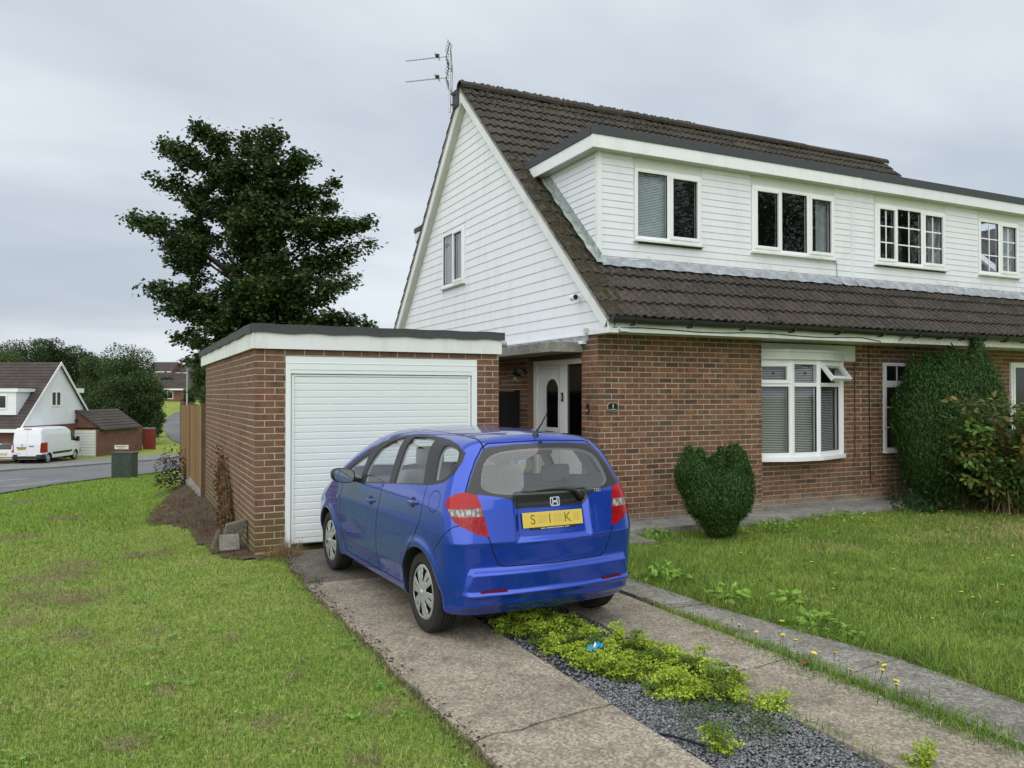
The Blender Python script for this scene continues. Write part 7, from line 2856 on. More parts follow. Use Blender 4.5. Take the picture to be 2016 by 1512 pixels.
# ---- lush green weeds along the lawn edge and the path
i = 0
for (x, y, n, rad, h_, s, lab) in [(4.72, 7.25, 150, .22, .16, .075, 'broad-leaved weed beside the rear bumper of the car'),
                               (4.78, 6.5, 170, .26, .18, .08, 'leafy weed at the lawn edge where the path narrows'),
                               (4.83, 5.55, 130, .20, .14, .075, 'leafy weed on the lawn edge near the drain cover'),
                               (4.86, 4.62, 150, .18, .13, .085, 'pale lobed weed spilling over the path slab'),
                               (4.92, 4.35, 90, .13, .10, .07, 'pale lobed weed just in front of the larger one on the path'),
                               (5.25, 5.3, 90, .16, .13, .08, 'tall dock-like weed in the middle of the front lawn edge'),
                               (6.15, 8.45, 120, .25, .12, .07, 'pale weed under the front brick wall, left of the small conifer'),
                               (8.2, 8.45, 240, .5, .10, .06, 'spreading pale weed along the concrete band under the bow window'),
                               (9.5, 8.6, 260, .55, .10, .06, 'spreading pale weed along the concrete band, right end'),
                               (7.35, 8.35, 110, .3, .10, .06, 'pale weed just right of the small conifer')]:
    low_plant('weed', lab, (x, y, -.02), n, rad, h_, s, (.25, .41, .075), 300 + i, OVAL, 'weed'); i += 1
# ---- grassy weed and sprigs in the gravel
rg = np.random.default_rng(31)
t = thing('grass_tuft', 'tuft of long grass under the rear bumper of the blue car', 'grass tuft', (2.72, 5.72, -.03))
P = np.stack([rg.normal(2.76, .07, 90), rg.normal(5.70, .06, 90)], 1)
o = blades('blade', P, rg.uniform(.10, .24, 90), rg.uniform(.005, .008, 90), tints((.075, .135, .035), 90, rg), 1.0, 32)
put(o, t)
t = thing('grass_tuft', 'small tuft of grass in the crack beside the front wheel', 'grass tuft', (1.66, 7.72, -.01))
P = np.stack([rg.normal(1.70, .03, 36), rg.normal(7.72, .03, 36)], 1)
put(blades('blade', P, rg.uniform(.05, .12, 36), rg.uniform(.004, .006, 36), tints((.075, .14, .035), 36, rg), .8, 33), t)


def spurge(P, seed, hmul=1.0, parent=None, name='foliage'):
    """small mounds of lime-green leaves on thin stems at points P"""
    rg = np.random.default_rng(seed)
    PP, CC, SS = [], [], []
    m = MB()
    for (x, y) in P:
        h_ = rg.choice([.05, .07, .10, .15]) * rg.uniform(.8, 1.2) * hmul
        ns = rg.integers(5, 9)
        lime = np.array([.38, .50, .055]) * rg.uniform(.8, 1.15) if rg.random() < .85 else np.array([.12, .20, .035])
        for s in range(ns):
            a = rg.uniform(0, 2 * PI); r_ = rg.uniform(.01, .085)
            top = np.array([x + r_ * math.cos(a), y + r_ * math.sin(a), -.03 + h_ * rg.uniform(.65, 1.05)])
            m.tube([(x, y, -.04), tuple((np.array([x, y, -.03]) + top) / 2 + np.array([0, 0, .01])), tuple(top)], .0018, 3, False)
            k = rg.integers(18, 30)
            d = rg.normal(0, 1, (k, 3)); d[:, 2] = np.abs(d[:, 2]) * .8
            d /= np.linalg.norm(d, axis=1, keepdims=True)
            PP.append(top + d * np.array([.032, .032, .022]) - np.array([0, 0, .008])); CC.append(lime * rg.uniform(.75, 1.2, (k, 1))); SS.append(rg.uniform(.009, .017, k))
            k2 = 7
            f = rg.uniform(.25, .9, (k2, 1))
            PP.append(np.array([x, y, -.03]) * (1 - f) + top * f + rg.normal(0, .01, (k2, 3))); CC.append(lime * np.array([.75, .85, 1]) * rg.uniform(.7, 1.0, (k2, 1))); SS.append(rg.uniform(.012, .022, k2))
    PP, CC, SS = np.concatenate(PP), np.concatenate(CC), np.concatenate(SS)
    o = leaves(name, PP, rg.normal(0, .5, PP.shape) + np.array([0, 0, 1.0]), SS, CC, ROUND, parent, seed, 'weed_leaf', fold=.05)
    s_ = m.build('stem', 'stalk', parent)
    return o, s_


WEEDP = [(2.68, 5.72), (2.64, 5.4), (2.68, 5.05), (2.70, 4.78), (2.72, 4.55), (2.80, 4.28), (2.88, 4.05), (3.02, 3.82), (3.2, 3.66), (3.42, 3.85), (3.50, 4.0), (3.44, 4.5), (3.28, 4.95), (3.2, 5.3), (3.2, 5.6), (3.0, 5.74)]
cand = np.stack([rg.uniform(2.6, 3.55, 1600), rg.uniform(3.6, 5.75, 1600)], 1)
dd = poly_sd(cand, WEEDP)
cand = cand[(dd < .0)]
sel = []
for p in cand:
    if all(math.hypot(p[0] - q[0], p[1] - q[1]) > .056 for q in sel):
        if vnoise(np.array([p]), .22, 71)[0] > .16:
            sel.append(p)
    if len(sel) > 250: break
o, s_ = spurge(sel, 72)
o.name = 'spurge_weeds'; o['kind'] = 'stuff'
s_.name = 'spurge_stems'; s_['kind'] = 'stuff'
put(s_, o)
for i, (x, y, lab, hm, pts) in enumerate([(2.74, 3.22, 'lone lime-green weed in the bare gravel near the bottom of the picture', 1.2, [(0, 0), (.03, .04), (-.03, .03), (.01, -.03)]),
                                       (3.38, 3.50, 'lime-green weed at the right edge of the gravel below the main clump', 1.0, [(0, 0), (.05, .05), (-.05, .04), (.0, .1)]),
                                       (3.50, 2.64, 'lime-green weed at the bottom edge, beside the right-hand concrete strip', 1.1, [(0, 0), (.04, .03), (-.04, .0)]),
                                       (2.58, 5.47, 'yellowing round-leaved weed at the corner of the left concrete strip by the rear wheel', 1.25, [(0, 0), (.03, .04), (-.02, .05)])]):
    t = thing('weed', lab, 'weed', (x, y, -.03))
    spurge([(x + a, y + b) for a, b in pts], 400 + i, hm, t)
# creeping green over the gravel
P = np.stack([rg.normal(3.12, .18, 1500), rg.normal(3.55, .22, 1500)], 1)
P = P[(P[:, 0] > 2.62) & (P[:, 0] < 3.42) & (vnoise(P, .1, 73) > .42)]
n = len(P)
o = leaves('creeping_weed', np.stack([P[:, 0], P[:, 1], -.015 + rg.uniform(0, .025, n)], 1), rg.normal(0, .4, (n, 3)) + np.array([0, 0, 1.]), rg.uniform(.008, .017, n), tints((.075, .15, .035), n, rg), ROUND, None, 74)
o['kind'] = 'stuff'
P = np.stack([rg.normal(3.2, .14, 420), rg.normal(3.5, .16, 420)], 1)
o = blades('gravel_grass', P, rg.uniform(.03, .10, 420), rg.uniform(.002, .004, 420), tints((.12, .19, .05), 420, rg), 1.0, 75); o['kind'] = 'stuff'
P = np.stack([rg.normal(2.98, .10, 130), rg.normal(4.95, .3, 130)], 1)
o = blades('weed_grass', P, rg.uniform(.08, .2, 130), rg.uniform(.003, .006, 130), tints((.13, .19, .05), 130, rg), .6, 76); o['kind'] = 'stuff'

# ---- clover and small flat weeds in the mown lawn
rg = np.random.default_rng(83)
cc = scatter((-5, 1.5), (2.4, 13), lambda p: np.where(wedge(p), fall(p, 4.5, 6.0), 0), 3000, 84); cc = cc[lawn_left_mask(cc)]
P = np.repeat(cc, 26, 0) + rg.normal(0, .055, (len(cc) * 26, 2)) * np.repeat(rg.uniform(.4, 1.3, len(cc)), 26)[:, None]
P = P[lawn_left_mask(P)]; n = len(P)
o = leaves('clover', np.stack([P[:, 0], P[:, 1], gz(P[:, 0], P[:, 1]) - .004 + rg.uniform(0, .018, n)], 1), rg.normal(0, .3, (n, 3)) + np.array([0, 0, 1.]), rg.uniform(.010, .024, n), tints((.20, .38, .075), n, rg, .3), ROUND, None, 85, 'weed_leaf')
o['kind'] = 'stuff'

# ---- yellow flowers
M['petal'] = simple('yellow_petal', (.80, .64, .02), .6, .1, 40)
def flower_mesh(h_, r_, lean, n=9):
    m = MB()
    m.tube([(0, 0, 0), (lean * .4, 0, h_ * .55), (lean, 0, h_)], .0017, 4, False)
    b = len(m.v); nf = len(m.f)
    vs = [(lean, 0, h_ + .004)]
    for k in range(n * 2):
        a = PI * k / n; q = r_ if k % 2 else r_ * .62
        vs.append((lean + q * math.cos(a), q * math.sin(a), h_ + .007 + .004 * (k % 2)))
    m.add(vs, [(0, 1 + k, 1 + (k + 1) % (n * 2)) for k in range(n * 2)])
    vs = [(lean + .4 * r_ * math.cos(PI * k / 5), .4 * r_ * math.sin(PI * k / 5), h_ + .011) for k in range(10)]
    m.add(vs, [tuple(range(10))])
    vs = [(lean, 0, h_ - .012)] + [(lean + .5 * r_ * math.cos(PI * k / 4), .5 * r_ * math.sin(PI * k / 4), h_ + .005) for k in range(8)]
    m.add(vs, [(0, 1 + (k + 1) % 8, 1 + k) for k in range(8)])
    me = bpy.data.meshes.new('yellow_flower'); me.from_pydata(m.v, [], m.f)
    me.materials.append(M['stalk']); me.materials.append(M['petal'])
    for i, p in enumerate(me.polygons):
        p.material_index = 1 if nf <= i < nf + n * 2 + 1 else 0
    return me


FM = [flower_mesh(h_, r_, l) for h_, r_, l in ((.10, .017, .012), (.13, .020, .02), (.085, .015, -.01))]
FL = [(7.39, 6.62), (6.86, 6.85), (9.0, 7.6), (9.25, 7.66), (9.6, 7.75), (8.1, 7.3), (8.5, 7.33), (9.3, 6.3), (8.3, 6.5), (7.6, 6.1), (6.3, 6.0), (6.9, 5.5), (6.1, 5.55), (5.9, 6.65), (8.0, 5.3), (8.15, 5.35), (8.4, 5.3), (10.6, 7.9), (10.4, 7.7), (10.7, 7.75), (11.2, 7.5), (11.4, 7.6), (11.3, 7.2), (10.9, 7.0), (11.1, 6.9), (10.8, 6.5), (10.3, 6.3), (10.5, 6.1), (10.0, 5.9), (10.6, 5.6), (11.6, 6.2), (11.8, 6.7), (12.0, 6.0), (10.2, 5.2), (9.6, 4.7), (9.2, 5.5), (7.2, 4.6), (6.4, 4.55), (6.6, 4.3), (6.5, 4.4), (8.8, 4.4), (5.6, 4.2), (5.7, 5.1), (7.9, 7.9), (6.6, 7.2), (5.4, 7.4), (12.2, 7.1), (11.0, 7.95), (9.9, 7.2), (9.7, 6.6)]
FP = [(4.12, 4.78), (4.16, 4.74), (4.20, 4.55), (4.06, 4.60), (4.26, 4.36), (4.30, 4.28), (4.22, 4.30), (4.15, 3.98), (4.28, 3.90), (4.10, 3.62), (4.25, 3.56), (4.16, 3.46), (4.31, 3.50), (4.10, 3.30), (4.2, 3.36)]
for k, (x, y) in enumerate(FL):
    o = bpy.data.objects.new('yellow_flower', FM[k % 3]); COL.objects.link(o)
    o.location = (x + random.uniform(-.05, .05), y + random.uniform(-.05, .05), -.02); o.rotation_euler = (0, 0, random.uniform(0, 6))
    tag(o, 'small yellow flower open among the front lawn grass', 'flower', 'yellow flowers in the front lawn')
for k, (x, y) in enumerate(FP):
    o = bpy.data.objects.new('yellow_flower', FM[k % 3]); COL.objects.link(o)
    o.location = (x, y, -.01); o.rotation_euler = (0, 0, random.uniform(0, 6)); o.scale = (1.1, 1.1, random.uniform(.7, 1.5)); o.rotation_euler = (random.uniform(-.3, .3), random.uniform(-.3, .3), random.uniform(0, 6))
    tag(o, 'yellow flower on a thin stalk rising from the joint beside the path slabs', 'flower', 'yellow flowers in the path joint')

# ---- litter
t = thing('crisp_packet', 'crumpled bright blue wrapper lying in the lime-green weeds', 'wrapper', (2.88, 4.66, .06))
rg = np.random.default_rng(8)
vs = []
for i in range(8):
    for j in range(5):
        a = PI * j / 4
        vs.append((2.83 + i * .014 + rg.normal(0, .004), 4.66 - .036 * math.cos(a) + rg.normal(0, .004), .075 + .026 * math.sin(a) * (1 if 0 < i < 7 else .25) + .012 * math.sin(i * 2.1) + i * .004 + rg.normal(0, .005)))
fs = [(i * 5 + j, i * 5 + 5 + j, i * 5 + 6 + j, i * 5 + 1 + j) for i in range(7) for j in range(4)]
m = MB(); m.add(vs, fs)
o = m.build('wrapper', simple('blue_wrapper', (.01, .30, .55), .3), t)
o.data.materials.append(M['white_plain']); o.data.materials.append(M['dash'])
for i, p in enumerate(o.data.polygons):
    p.material_index = 1 if i in (9, 13) else 2 if i in (14, 18) else 0
t = thing('dead_leaf', 'curled brown dead leaf in the joint between drive and path', 'leaf', (4.10, 3.98, .01))
m = MB(); m.add([(4.06, 3.96, .008), (4.10, 3.94, .03), (4.16, 3.98, .012), (4.12, 4.02, .028), (4.08, 4.01, .022)], [(0, 1, 4), (1, 2, 3), (1, 3, 4)]); m.build('blade', simple('brown_leaf', (.16, .07, .03), .8), t)
t = thing('litter_strip', 'black rubber strip lying on the slate gravel', 'strip', (2.66, 3.35, 0))
m = MB(); m.tube([(2.585, 3.52, -.004), (2.61, 3.44, .008), (2.66, 3.36, .004), (2.70, 3.30, -.004)], .007, 5); m.build('strip', 'matt_black', t)
# ---- by the garage corner
t = thing('broken_paving', 'broken paving piece propped upright against another at the garage corner', 'slab', (1.18, 9.85, 0))
m = MB(); m.box(1.02, 1.24, 9.80, 9.83, 0, .17); m.v = [(x, y + z * .35, z) for x, y, z in m.v]; m.build('slab', 'concrete_grey', t, bevel=.004)
t = thing('broken_brick', 'old grey block lying behind the propped paving at the garage corner', 'brick', (1.18, 10.05, 0))
m = MB(); m.box(1.06, 1.28, 9.95, 10.1, .08, .27); m.v = [(x + (z) * .2, y, z + (x - 1.06) * .2) for x, y, z in m.v]; m.build('block', 'concrete_dark', t, bevel=.008)
t = thing('timber_offcut', 'pale timber offcut leaning on the broken paving', 'timber', (1.0, 9.9, 0))
m = MB(); m.tube([(.93, 9.82, .02), (1.02, 9.95, .22)], .018, 4); m.build('timber', 'twig', t)
rg = np.random.default_rng(12)
t = thing('dry_grass_tuft', 'straw-coloured dead grass tuft at the foot of the garage door frame', 'grass tuft', (1.62, 9.25, 0))
P = np.stack([rg.normal(1.64, .09, 420), rg.normal(9.22, .09, 420)], 1)
put(blades('straw', P, rg.uniform(.10, .24, 420), rg.uniform(.003, .006, 420), np.array([.38, .28, .15]) * rg.uniform(.5, 1.15, (420, 1)), 1.6, 13, 0), t)
P = np.stack([rg.normal(1.60, .06, 9), rg.normal(9.22, .05, 9)], 1)
put(blades('stalk', P, rg.uniform(.25, .42, 9), rg.uniform(.004, .006, 9), np.array([.42, .33, .19]) * rg.uniform(.7, 1.1, (9, 1)), .5, 14, 0), t)
# dead climber on the garage side wall
t = thing('dead_climber', 'dead brown climber hanging on the side wall of the garage', 'plant', (1.3, 12.2, 0))
P, N = [], []
m = MB()
for i in range(26):
    y0 = 11.6 + rg.uniform(-.5, .5); top = rg.uniform(.5, 1.05)
    pts = [(1.27 + rg.normal(0, .03), y0, -.02), (1.28 + rg.normal(0, .03), y0 + .25 + rg.normal(0, .1), top * .5), (1.31, y0 + .9 + rg.normal(0, .15), top)]
    m.tube(pts, [.006, .004, .002], 4)
    for s in rg.random(70):
        a, b, c = map(np.array, pts)
        P.append((1 - s) ** 2 * a + 2 * s * (1 - s) * b + s * s * c + rg.normal(0, .05, 3) * np.array([.6, 1, 1]))
P = np.array(P); P[:, 0] = np.minimum(P[:, 0], 1.345)
leaves('foliage', P, rg.normal(0, 1, P.shape), rg.uniform(.03, .065, len(P)), tints((.14, .075, .032), len(P), rg, .45), OVAL, t, 15)
m.build('stem', 'twig', t)
# small bush at the far end of the fence
t = low_plant('small_bush', 'dark straggly bush at the far foot of the timber fence', (1.05, 19.6, -.25), 900, .45, .95, .07, (.05, .06, .03), 207, OVAL, 'bush', alt=(.10, .06, .04), palt=.35)

# ---- trees across the street behind the viewer: they stand in the window reflections
for i, (x, y, h_, w_, lab) in enumerate([(22, -13, 15, 9, 'broad street tree nearest the drive, behind the viewer'), (32, -15, 17, 10, 'second street tree along the row behind the viewer'), (43, -14, 19, 13, 'tallest and widest street tree behind the viewer'), (54, -12, 16, 11, 'last street tree in the row behind the viewer'), (38, -24, 21, 14, 'big tree in the second row behind the viewer'), (52, -26, 22, 15, 'biggest tree in the second row behind the viewer')]):
    broad_tree(lab, (x, y, 0), h_, w_, 15000, .19, (.045, .085, .025), 'street trees behind the viewer', 500 + i, .25, 16)
# ================================================================== beyond the garage
fen = thing('timber_fence', 'brown close-boarded timber fence running on from the back of the garage', 'fence', (1.33, 15.6, 0))
y = 15.62
k = 0
while y < 21.4:
    z0 = g(1.3, y) + .14; z1 = 1.60 - .012 * (y - 15.6)
    m = MB()
    x0 = 1.300 if k % 2 else 1.309
    m.box(x0, x0 + .012, y, y + .118, z0, z1 + random.uniform(-.006, .006)); m.build('fence_board', 'fence', fen)
    y += .112; k += 1
m = MB(); m.box(1.318, 1.36, 15.62, 21.4, .45, .53); m.box(1.318, 1.36, 15.62, 21.4, 1.25, 1.33); m.build('rail', 'fence', fen)
for yy in (15.53, 18.45, 21.42):
    m = MB(); m.box(1.29, 1.39, yy, yy + .09, -.6, 1.64); m.build('post', simple('weathered_post', (.13, .085, .045), .9, .3, 20) if yy < 16 else bpy.data.materials['weathered_post'], fen)
for a, b in ((15.62, 18.45), (18.54, 21.42)):
    m = MB(); m.box(1.29, 1.335, a, b, -.7, g(1.3, (a + b) / 2) + .16); m.build('gravel_board', 'concrete_post', fen)
m = MB(); m.box(1.29, 1.30, 15.625, 15.66, .15, 1.61); m.build('edge_trim', 'concrete_post', fen)

cb = thing('street_cabinet', 'dark green telecom cabinet on the far edge of the left lawn', 'cabinet', (.1, 34.4, g(.1, 34.4)), R(-32))
m = MB(); m.box(-.42, .42, -.20, .20, -.3, .93); m.build('case', 'cabinet', cb, world=False, bevel=.008)
m = MB(); m.box(-.45, .45, -.23, .23, .931, .97); m.prism([(-.45, -.23), (.45, -.23), (.45, .23), (-.45, .23)], .97, .975); m.build('lid', simple('cabinet_lid', (.05, .055, .055), .6), cb, world=False)
m = MB(); m.box(-.40, -.004, -.206, -.2005, .03, .88); m.box(.004, .40, -.206, -.2005, .03, .88); m.build('door', 'cabinet', cb, world=False)
m = MB(); m.box(-.4235, -.4205, -.05, .10, .62, .74); m.build('notice', simple('pale_notice', (.30, .36, .38), .6, .5, 40), cb, world=False)

BROT = R(-25.9)          # the far buildings stand square to the line of sight


def cf(r, f):
    return (r * math.cos(YAWC) + f * math.sin(YAWC), -r * math.sin(YAWC) + f * math.cos(YAWC))


# ---- far gable house
ox, oy = cf(-33.7, 55.0)
fh = thing('gable_house', 'far white gable house with a brick ground floor, across the road at the left', 'house', (ox, oy, -2.95), BROT)
EW, RT = 2.62, 7.15       # eaves, ridge above ground; local x to the right (gable face at 0), y away
WD = 9.3
prof = lambda z: (z - EW) / (RT - EW) * WD / 2
m = MB()
m.box(-11, -.02, .10, WD - .1, -.5, 2.6)
m.build('wall', 'far_brick', fh, world=False) if 'far_brick' in M else None


def far_brick_mat():
    t = NT('far_brick')
    v = t.coord('Object')
    b = t.n.new('ShaderNodeTexBrick')
    b.inputs['Scale'].default_value = 1.0; b.inputs['Brick Width'].default_value = .225; b.inputs['Row Height'].default_value = .075
    b.inputs['Mortar Size'].default_value = .006
    b.inputs['Color1'].default_value = (.17, .062, .040, 1); b.inputs['Color2'].default_value = (.11, .048, .036, 1); b.inputs['Mortar'].default_value = (.25, .18, .13, 1)
    sx = t.n.new('ShaderNodeSeparateXYZ'); t.l.new(v, sx.inputs[0])
    cb_ = t.n.new('ShaderNodeCombineXYZ')
    t.l.new(t.math('ADD', sx.outputs[0], sx.outputs[1]), cb_.inputs[0]); t.l.new(sx.outputs[2], cb_.inputs[1])
    t.l.new(cb_.outputs[0], b.inputs['Vector'])
    n_ = t.noise(v, 1.5, 4)
    c = t.mix(.5, b.outputs[0], t.ramp(n_, [(.3, .6), (.7, 1.4)]), 'MULTIPLY')
    t.pbsdf(c, .9)
    return t.m


M['far_brick'] = far_brick_mat()


def far_siding():
    t = NT('far_white_boarding')
    v = t.coord('Object')
    s = t.n.new('ShaderNodeSeparateXYZ'); t.l.new(v, s.inputs[0])
    f = t.math('FRACT', t.math('MULTIPLY', s.outputs[2], 6.6))
    k = t.ramp(f, [(0.0, 1.0), (.10, 0.0)])
    d = t.mix(t.ramp(t.noise(v, .8, 4), [(.4, 0.0), (.8, .35)]), (.80, .83, .86), (.55, .57, .56))
    t.pbsdf(t.mix(k, d, (.38, .40, .42)), .5)
    return t.m


M['far_siding'] = far_siding()


def far_tiles():
    t = NT('far_tiles')
    v = t.coord('Object')
    c = t.mix(t.ramp(t.noise(v, 1.3, 5, .6), [(.35, 0.0), (.7, 1.0)]), (.042, .034, .031), (.078, .062, .052))
    t.pbsdf(c, .9)
    return t.m


M['far_tiles'] = far_tiles()
m = MB(); m.box(-11, -.02, .10, WD - .1, -.5, 2.6); m.build('wall', 'far_brick', fh, world=False)


def courses(m, x0, x1, p0, p1, n, th=.06):
    """stepped tile courses from eaves point p0 (y, z) to ridge point p1"""
    for i in range(n):
        a = (p0[0] + (p1[0] - p0[0]) * i / n, p0[1] + (p1[1] - p0[1]) * i / n); b = (p0[0] + (p1[0] - p0[0]) * (i + 1) / n, p0[1] + (p1[1] - p0[1]) * (i + 1) / n)
        m.add([(x0, a[0], a[1] + th), (x1, a[0], a[1] + th), (x1, b[0], b[1] + .01), (x0, b[0], b[1] + .01), (x0, a[0], a[1]), (x1, a[0], a[1])], [(0, 1, 2, 3), (4, 5, 1, 0)])
    return m


m = MB(lambda u, v, w: (w, u, v)); m.prism([(0, 2.55), (WD, 2.55), (WD / 2, RT - .05)], -.06, .0); m.build('gable_boarding', 'far_siding', fh, world=False)
m = courses(MB(), -11, .22, (-.35, EW - .30), (WD / 2, RT), 22); courses(m, -11, .22, (WD + .35, EW - .30), (WD / 2, RT), 22); m.build('roof', 'far_tiles', fh, world=False)
m = MB(lambda u, v, w: (w, u, v))
for s in (1, -1):
    c = WD / 2
    m.prism([(c - s * (c + .35), EW - .42), (c - s * (c + .35), EW - .22), (c, RT + .05), (c, RT - .20)], .18, .23)
m.build('barge_board', 'old_white', fh, world=False)
m = MB(); m.box(-11, .2, -.42, -.38, EW - .45, EW - .22); m.build('fascia', 'upvc', fh, world=False)
# dormer
m = MB(); m.box(-11, -.62, .55, 3.4, 3.35, 4.95); dm = m.build('dormer', 'far_siding', fh, world=False)
m = MB(); m.box(-11, -.42, .40, 3.5, 4.95, 5.20); m.build('dormer_fascia', 'upvc', dm, world=False)
m = MB(); m.box(-11, -.39, .37, 3.55, 5.201, 5.28); m.build('dormer_roof', 'felt_trim', dm, world=False)
def far_win(parent, x0, x1, z0, z1, y, nx_=2, axis='y', sg=-1):
    f = MB(); gl = MB()
    def bx2(q, a, b, c, d, e0, e1):
        (q.box(a, b, y + sg * e1, y + sg * e0, c, d) if axis == 'y' else q.box(y + sg * e0, y + sg * e1, a, b, c, d))
    bx2(f, x0, x1, z0, z0 + .09, 0, .06); bx2(f, x0, x1, z1 - .09, z1, 0, .06)
    for i in range(nx_ + 1):
        c = x0 + (x1 - x0) * i / nx_
        bx2(f, max(x0, c - .06), min(x1, c + .06), z0 + .09, z1 - .09, 0, .06)
    w = f.build('window', 'upvc', parent, world=False)
    for i in range(nx_):
        a, b = x0 + (x1 - x0) * i / nx_, x0 + (x1 - x0) * (i + 1) / nx_
        p = MB(); bx2(p, a + .06, b - .06, z0 + .09, z1 - .09, .005, .02); p.build('pane', 'far_glass', w, world=False)
    return w


M['far_glass'] = simple('far_window_glass', (.02, .024, .026), .08)
far_win(fh, -2.35, -1.25, 3.75, 4.75, .55)
far_win(fh, -5.2, -3.5, 3.75, 4.75, .55, 3)
far_win(fh, 3.7, 4.9, 3.9, 5.0, 0.0, 2, 'x', 1)
m = MB(); m.box(-.9, -.7, 6.6, 6.8, 4.5, 6.2); m.build('flue', 'grey_post', fh, world=False)
m = MB(); m.box(-3.5, -1.0, 6.0, 9.2, 3.4, 4.9); m.build('rear_dormer', 'far_siding', fh, world=False)
m = MB(); m.box(-3.6, -.75, 6.0, 9.6, 4.9, 5.25); m.build('rear_dormer_fascia', 'upvc', fh, world=False)
m = MB(); m.lathe([(0, 0), (.17, 0), (.17, .1), (0, .1)], (-2.6, .0, 1.45), 'y', 14); m.build('round_ornament', 'upvc', fh, world=False)
m = MB(); m.box(-1.75, -1.25, .02, .09, 1.25, 1.33); m.box(-1.30, -1.22, -.05, .09, .95, 1.4); m.build('wall_bracket', 'upvc', fh, world=False)

# ---- far brick garage
ox, oy = cf(-35.3, 62.0)
fg_ = thing('gable_garage', 'small brick garage with a pitched tiled roof and white door behind the white van', 'garage', (ox, oy, -2.95), BROT)
m = MB(); m.box(0, 3.45, 0, 7.2, -.4, 2.1); m.build('wall', 'far_brick', fg_, world=False)
m = MB(lambda u, v, w: (u, w, v)); m.prism([(0, 2.2), (3.45, 2.2), (1.72, 3.45)], .0, .2); m.build('gable', 'far_brick', fg_, world=False)
def side_courses(m, y0, y1, p0, p1, n, th=.06):
    for i in range(n):
        a = (p0[0] + (p1[0] - p0[0]) * i / n, p0[1] + (p1[1] - p0[1]) * i / n); b = (p0[0] + (p1[0] - p0[0]) * (i + 1) / n, p0[1] + (p1[1] - p0[1]) * (i + 1) / n)
        m.add([(a[0], y0, a[1] + th), (a[0], y1, a[1] + th), (b[0], y1, b[1] + .01), (b[0], y0, b[1] + .01), (a[0], y0, a[1]), (a[0], y1, a[1])], [(0, 1, 2, 3), (4, 5, 1, 0)])
    return m
m = side_courses(MB(), -.12, 6.4, (3.72, 2.08), (1.72, 3.55), 7); side_courses(m, -.12, 6.4, (-.27, 2.08), (1.72, 3.55), 7); m.build('roof', 'far_tiles', fg_, world=False)
m = MB(lambda u, v, w: (u, w, v)); m.prism([(-.27, 2.02), (-.27, 2.14), (1.72, 3.6), (3.72, 2.14), (3.72, 2.02), (1.72, 3.46)], -.14, -.10); m.build('verge', 'far_tiles', fg_, world=False)
m = MB(); m.box(1.2, 3.2, -.05, .02, -.02, 2.02); d = m.build('garage_door', 'cream', fg_, world=False)
for i in range(9):
    m = MB(); m.box(1.28, 3.12, -.075, -.051, .06 + i * .215, .06 + i * .215 + .17); m.build('door_rib', 'door_white', d, world=False)
m = MB(); m.lathe([(.10, 0), (.12, -.15), (0, -.16)], (1.72, 0, 2.75), 'y', 8); m.build('security_light', 'black', fg_, world=False)
m = MB(); m.tube([(3.78, -.1, 2.05), (3.78, 6.4, 2.05)], .06, 6); m.build('gutter', 'gutter', fg_, world=False)
# red fence panel beyond it
ox, oy = cf(-32.0, 69.8)
rf = thing('red_fence_panel', 'red-brown timber fence panel beside the far brick garage', 'fence', (ox, oy, -2.95), BROT)
for i in range(9):
    m = MB(); m.box(i * .105, i * .105 + .099, 0, .03, 0, 1.75); m.build('fence_board', 'red_fence', rf, world=False)
m = MB(); m.box(-.06, .0, -.02, .06, 0, 1.9); m.box(.95, 1.02, -.02, .06, 0, 1.8); m.build('post', 'red_fence', rf, world=False)
m = MB(); m.box(-.05, 1.0, -.05, .10, 1.76, 1.9); m.build('coping', 'concrete_grey', rf, world=False)
# street name plate
ox, oy = cf(-28.6, 57.8)
sg_ = thing('street_name_sign', 'low cream street name sign on short posts by the far brick garage', 'sign', (ox, oy, g(ox, oy)), BROT)
m = MB(); m.box(0, 1.0, 0, .03, .82, 1.12); m.build('plate', 'cream', sg_, world=False)
m = MB(); m.box(.04, .10, .031, .09, -.3, 1.0); m.box(.88, .94, .031, .09, -.3, 1.0); m.build('post', 'dark_metal', sg_, world=False)
m = MB()
for i in range(14):
    m.box(.09 + i * .055, .125 + i * .055, -.006, -.001, .99, 1.05)
for i in range(7):
    m.box(.28 + i * .055, .315 + i * .055, -.006, -.001, .88, .93)
m.build('worn_lettering', 'dark_metal', sg_, world=False)


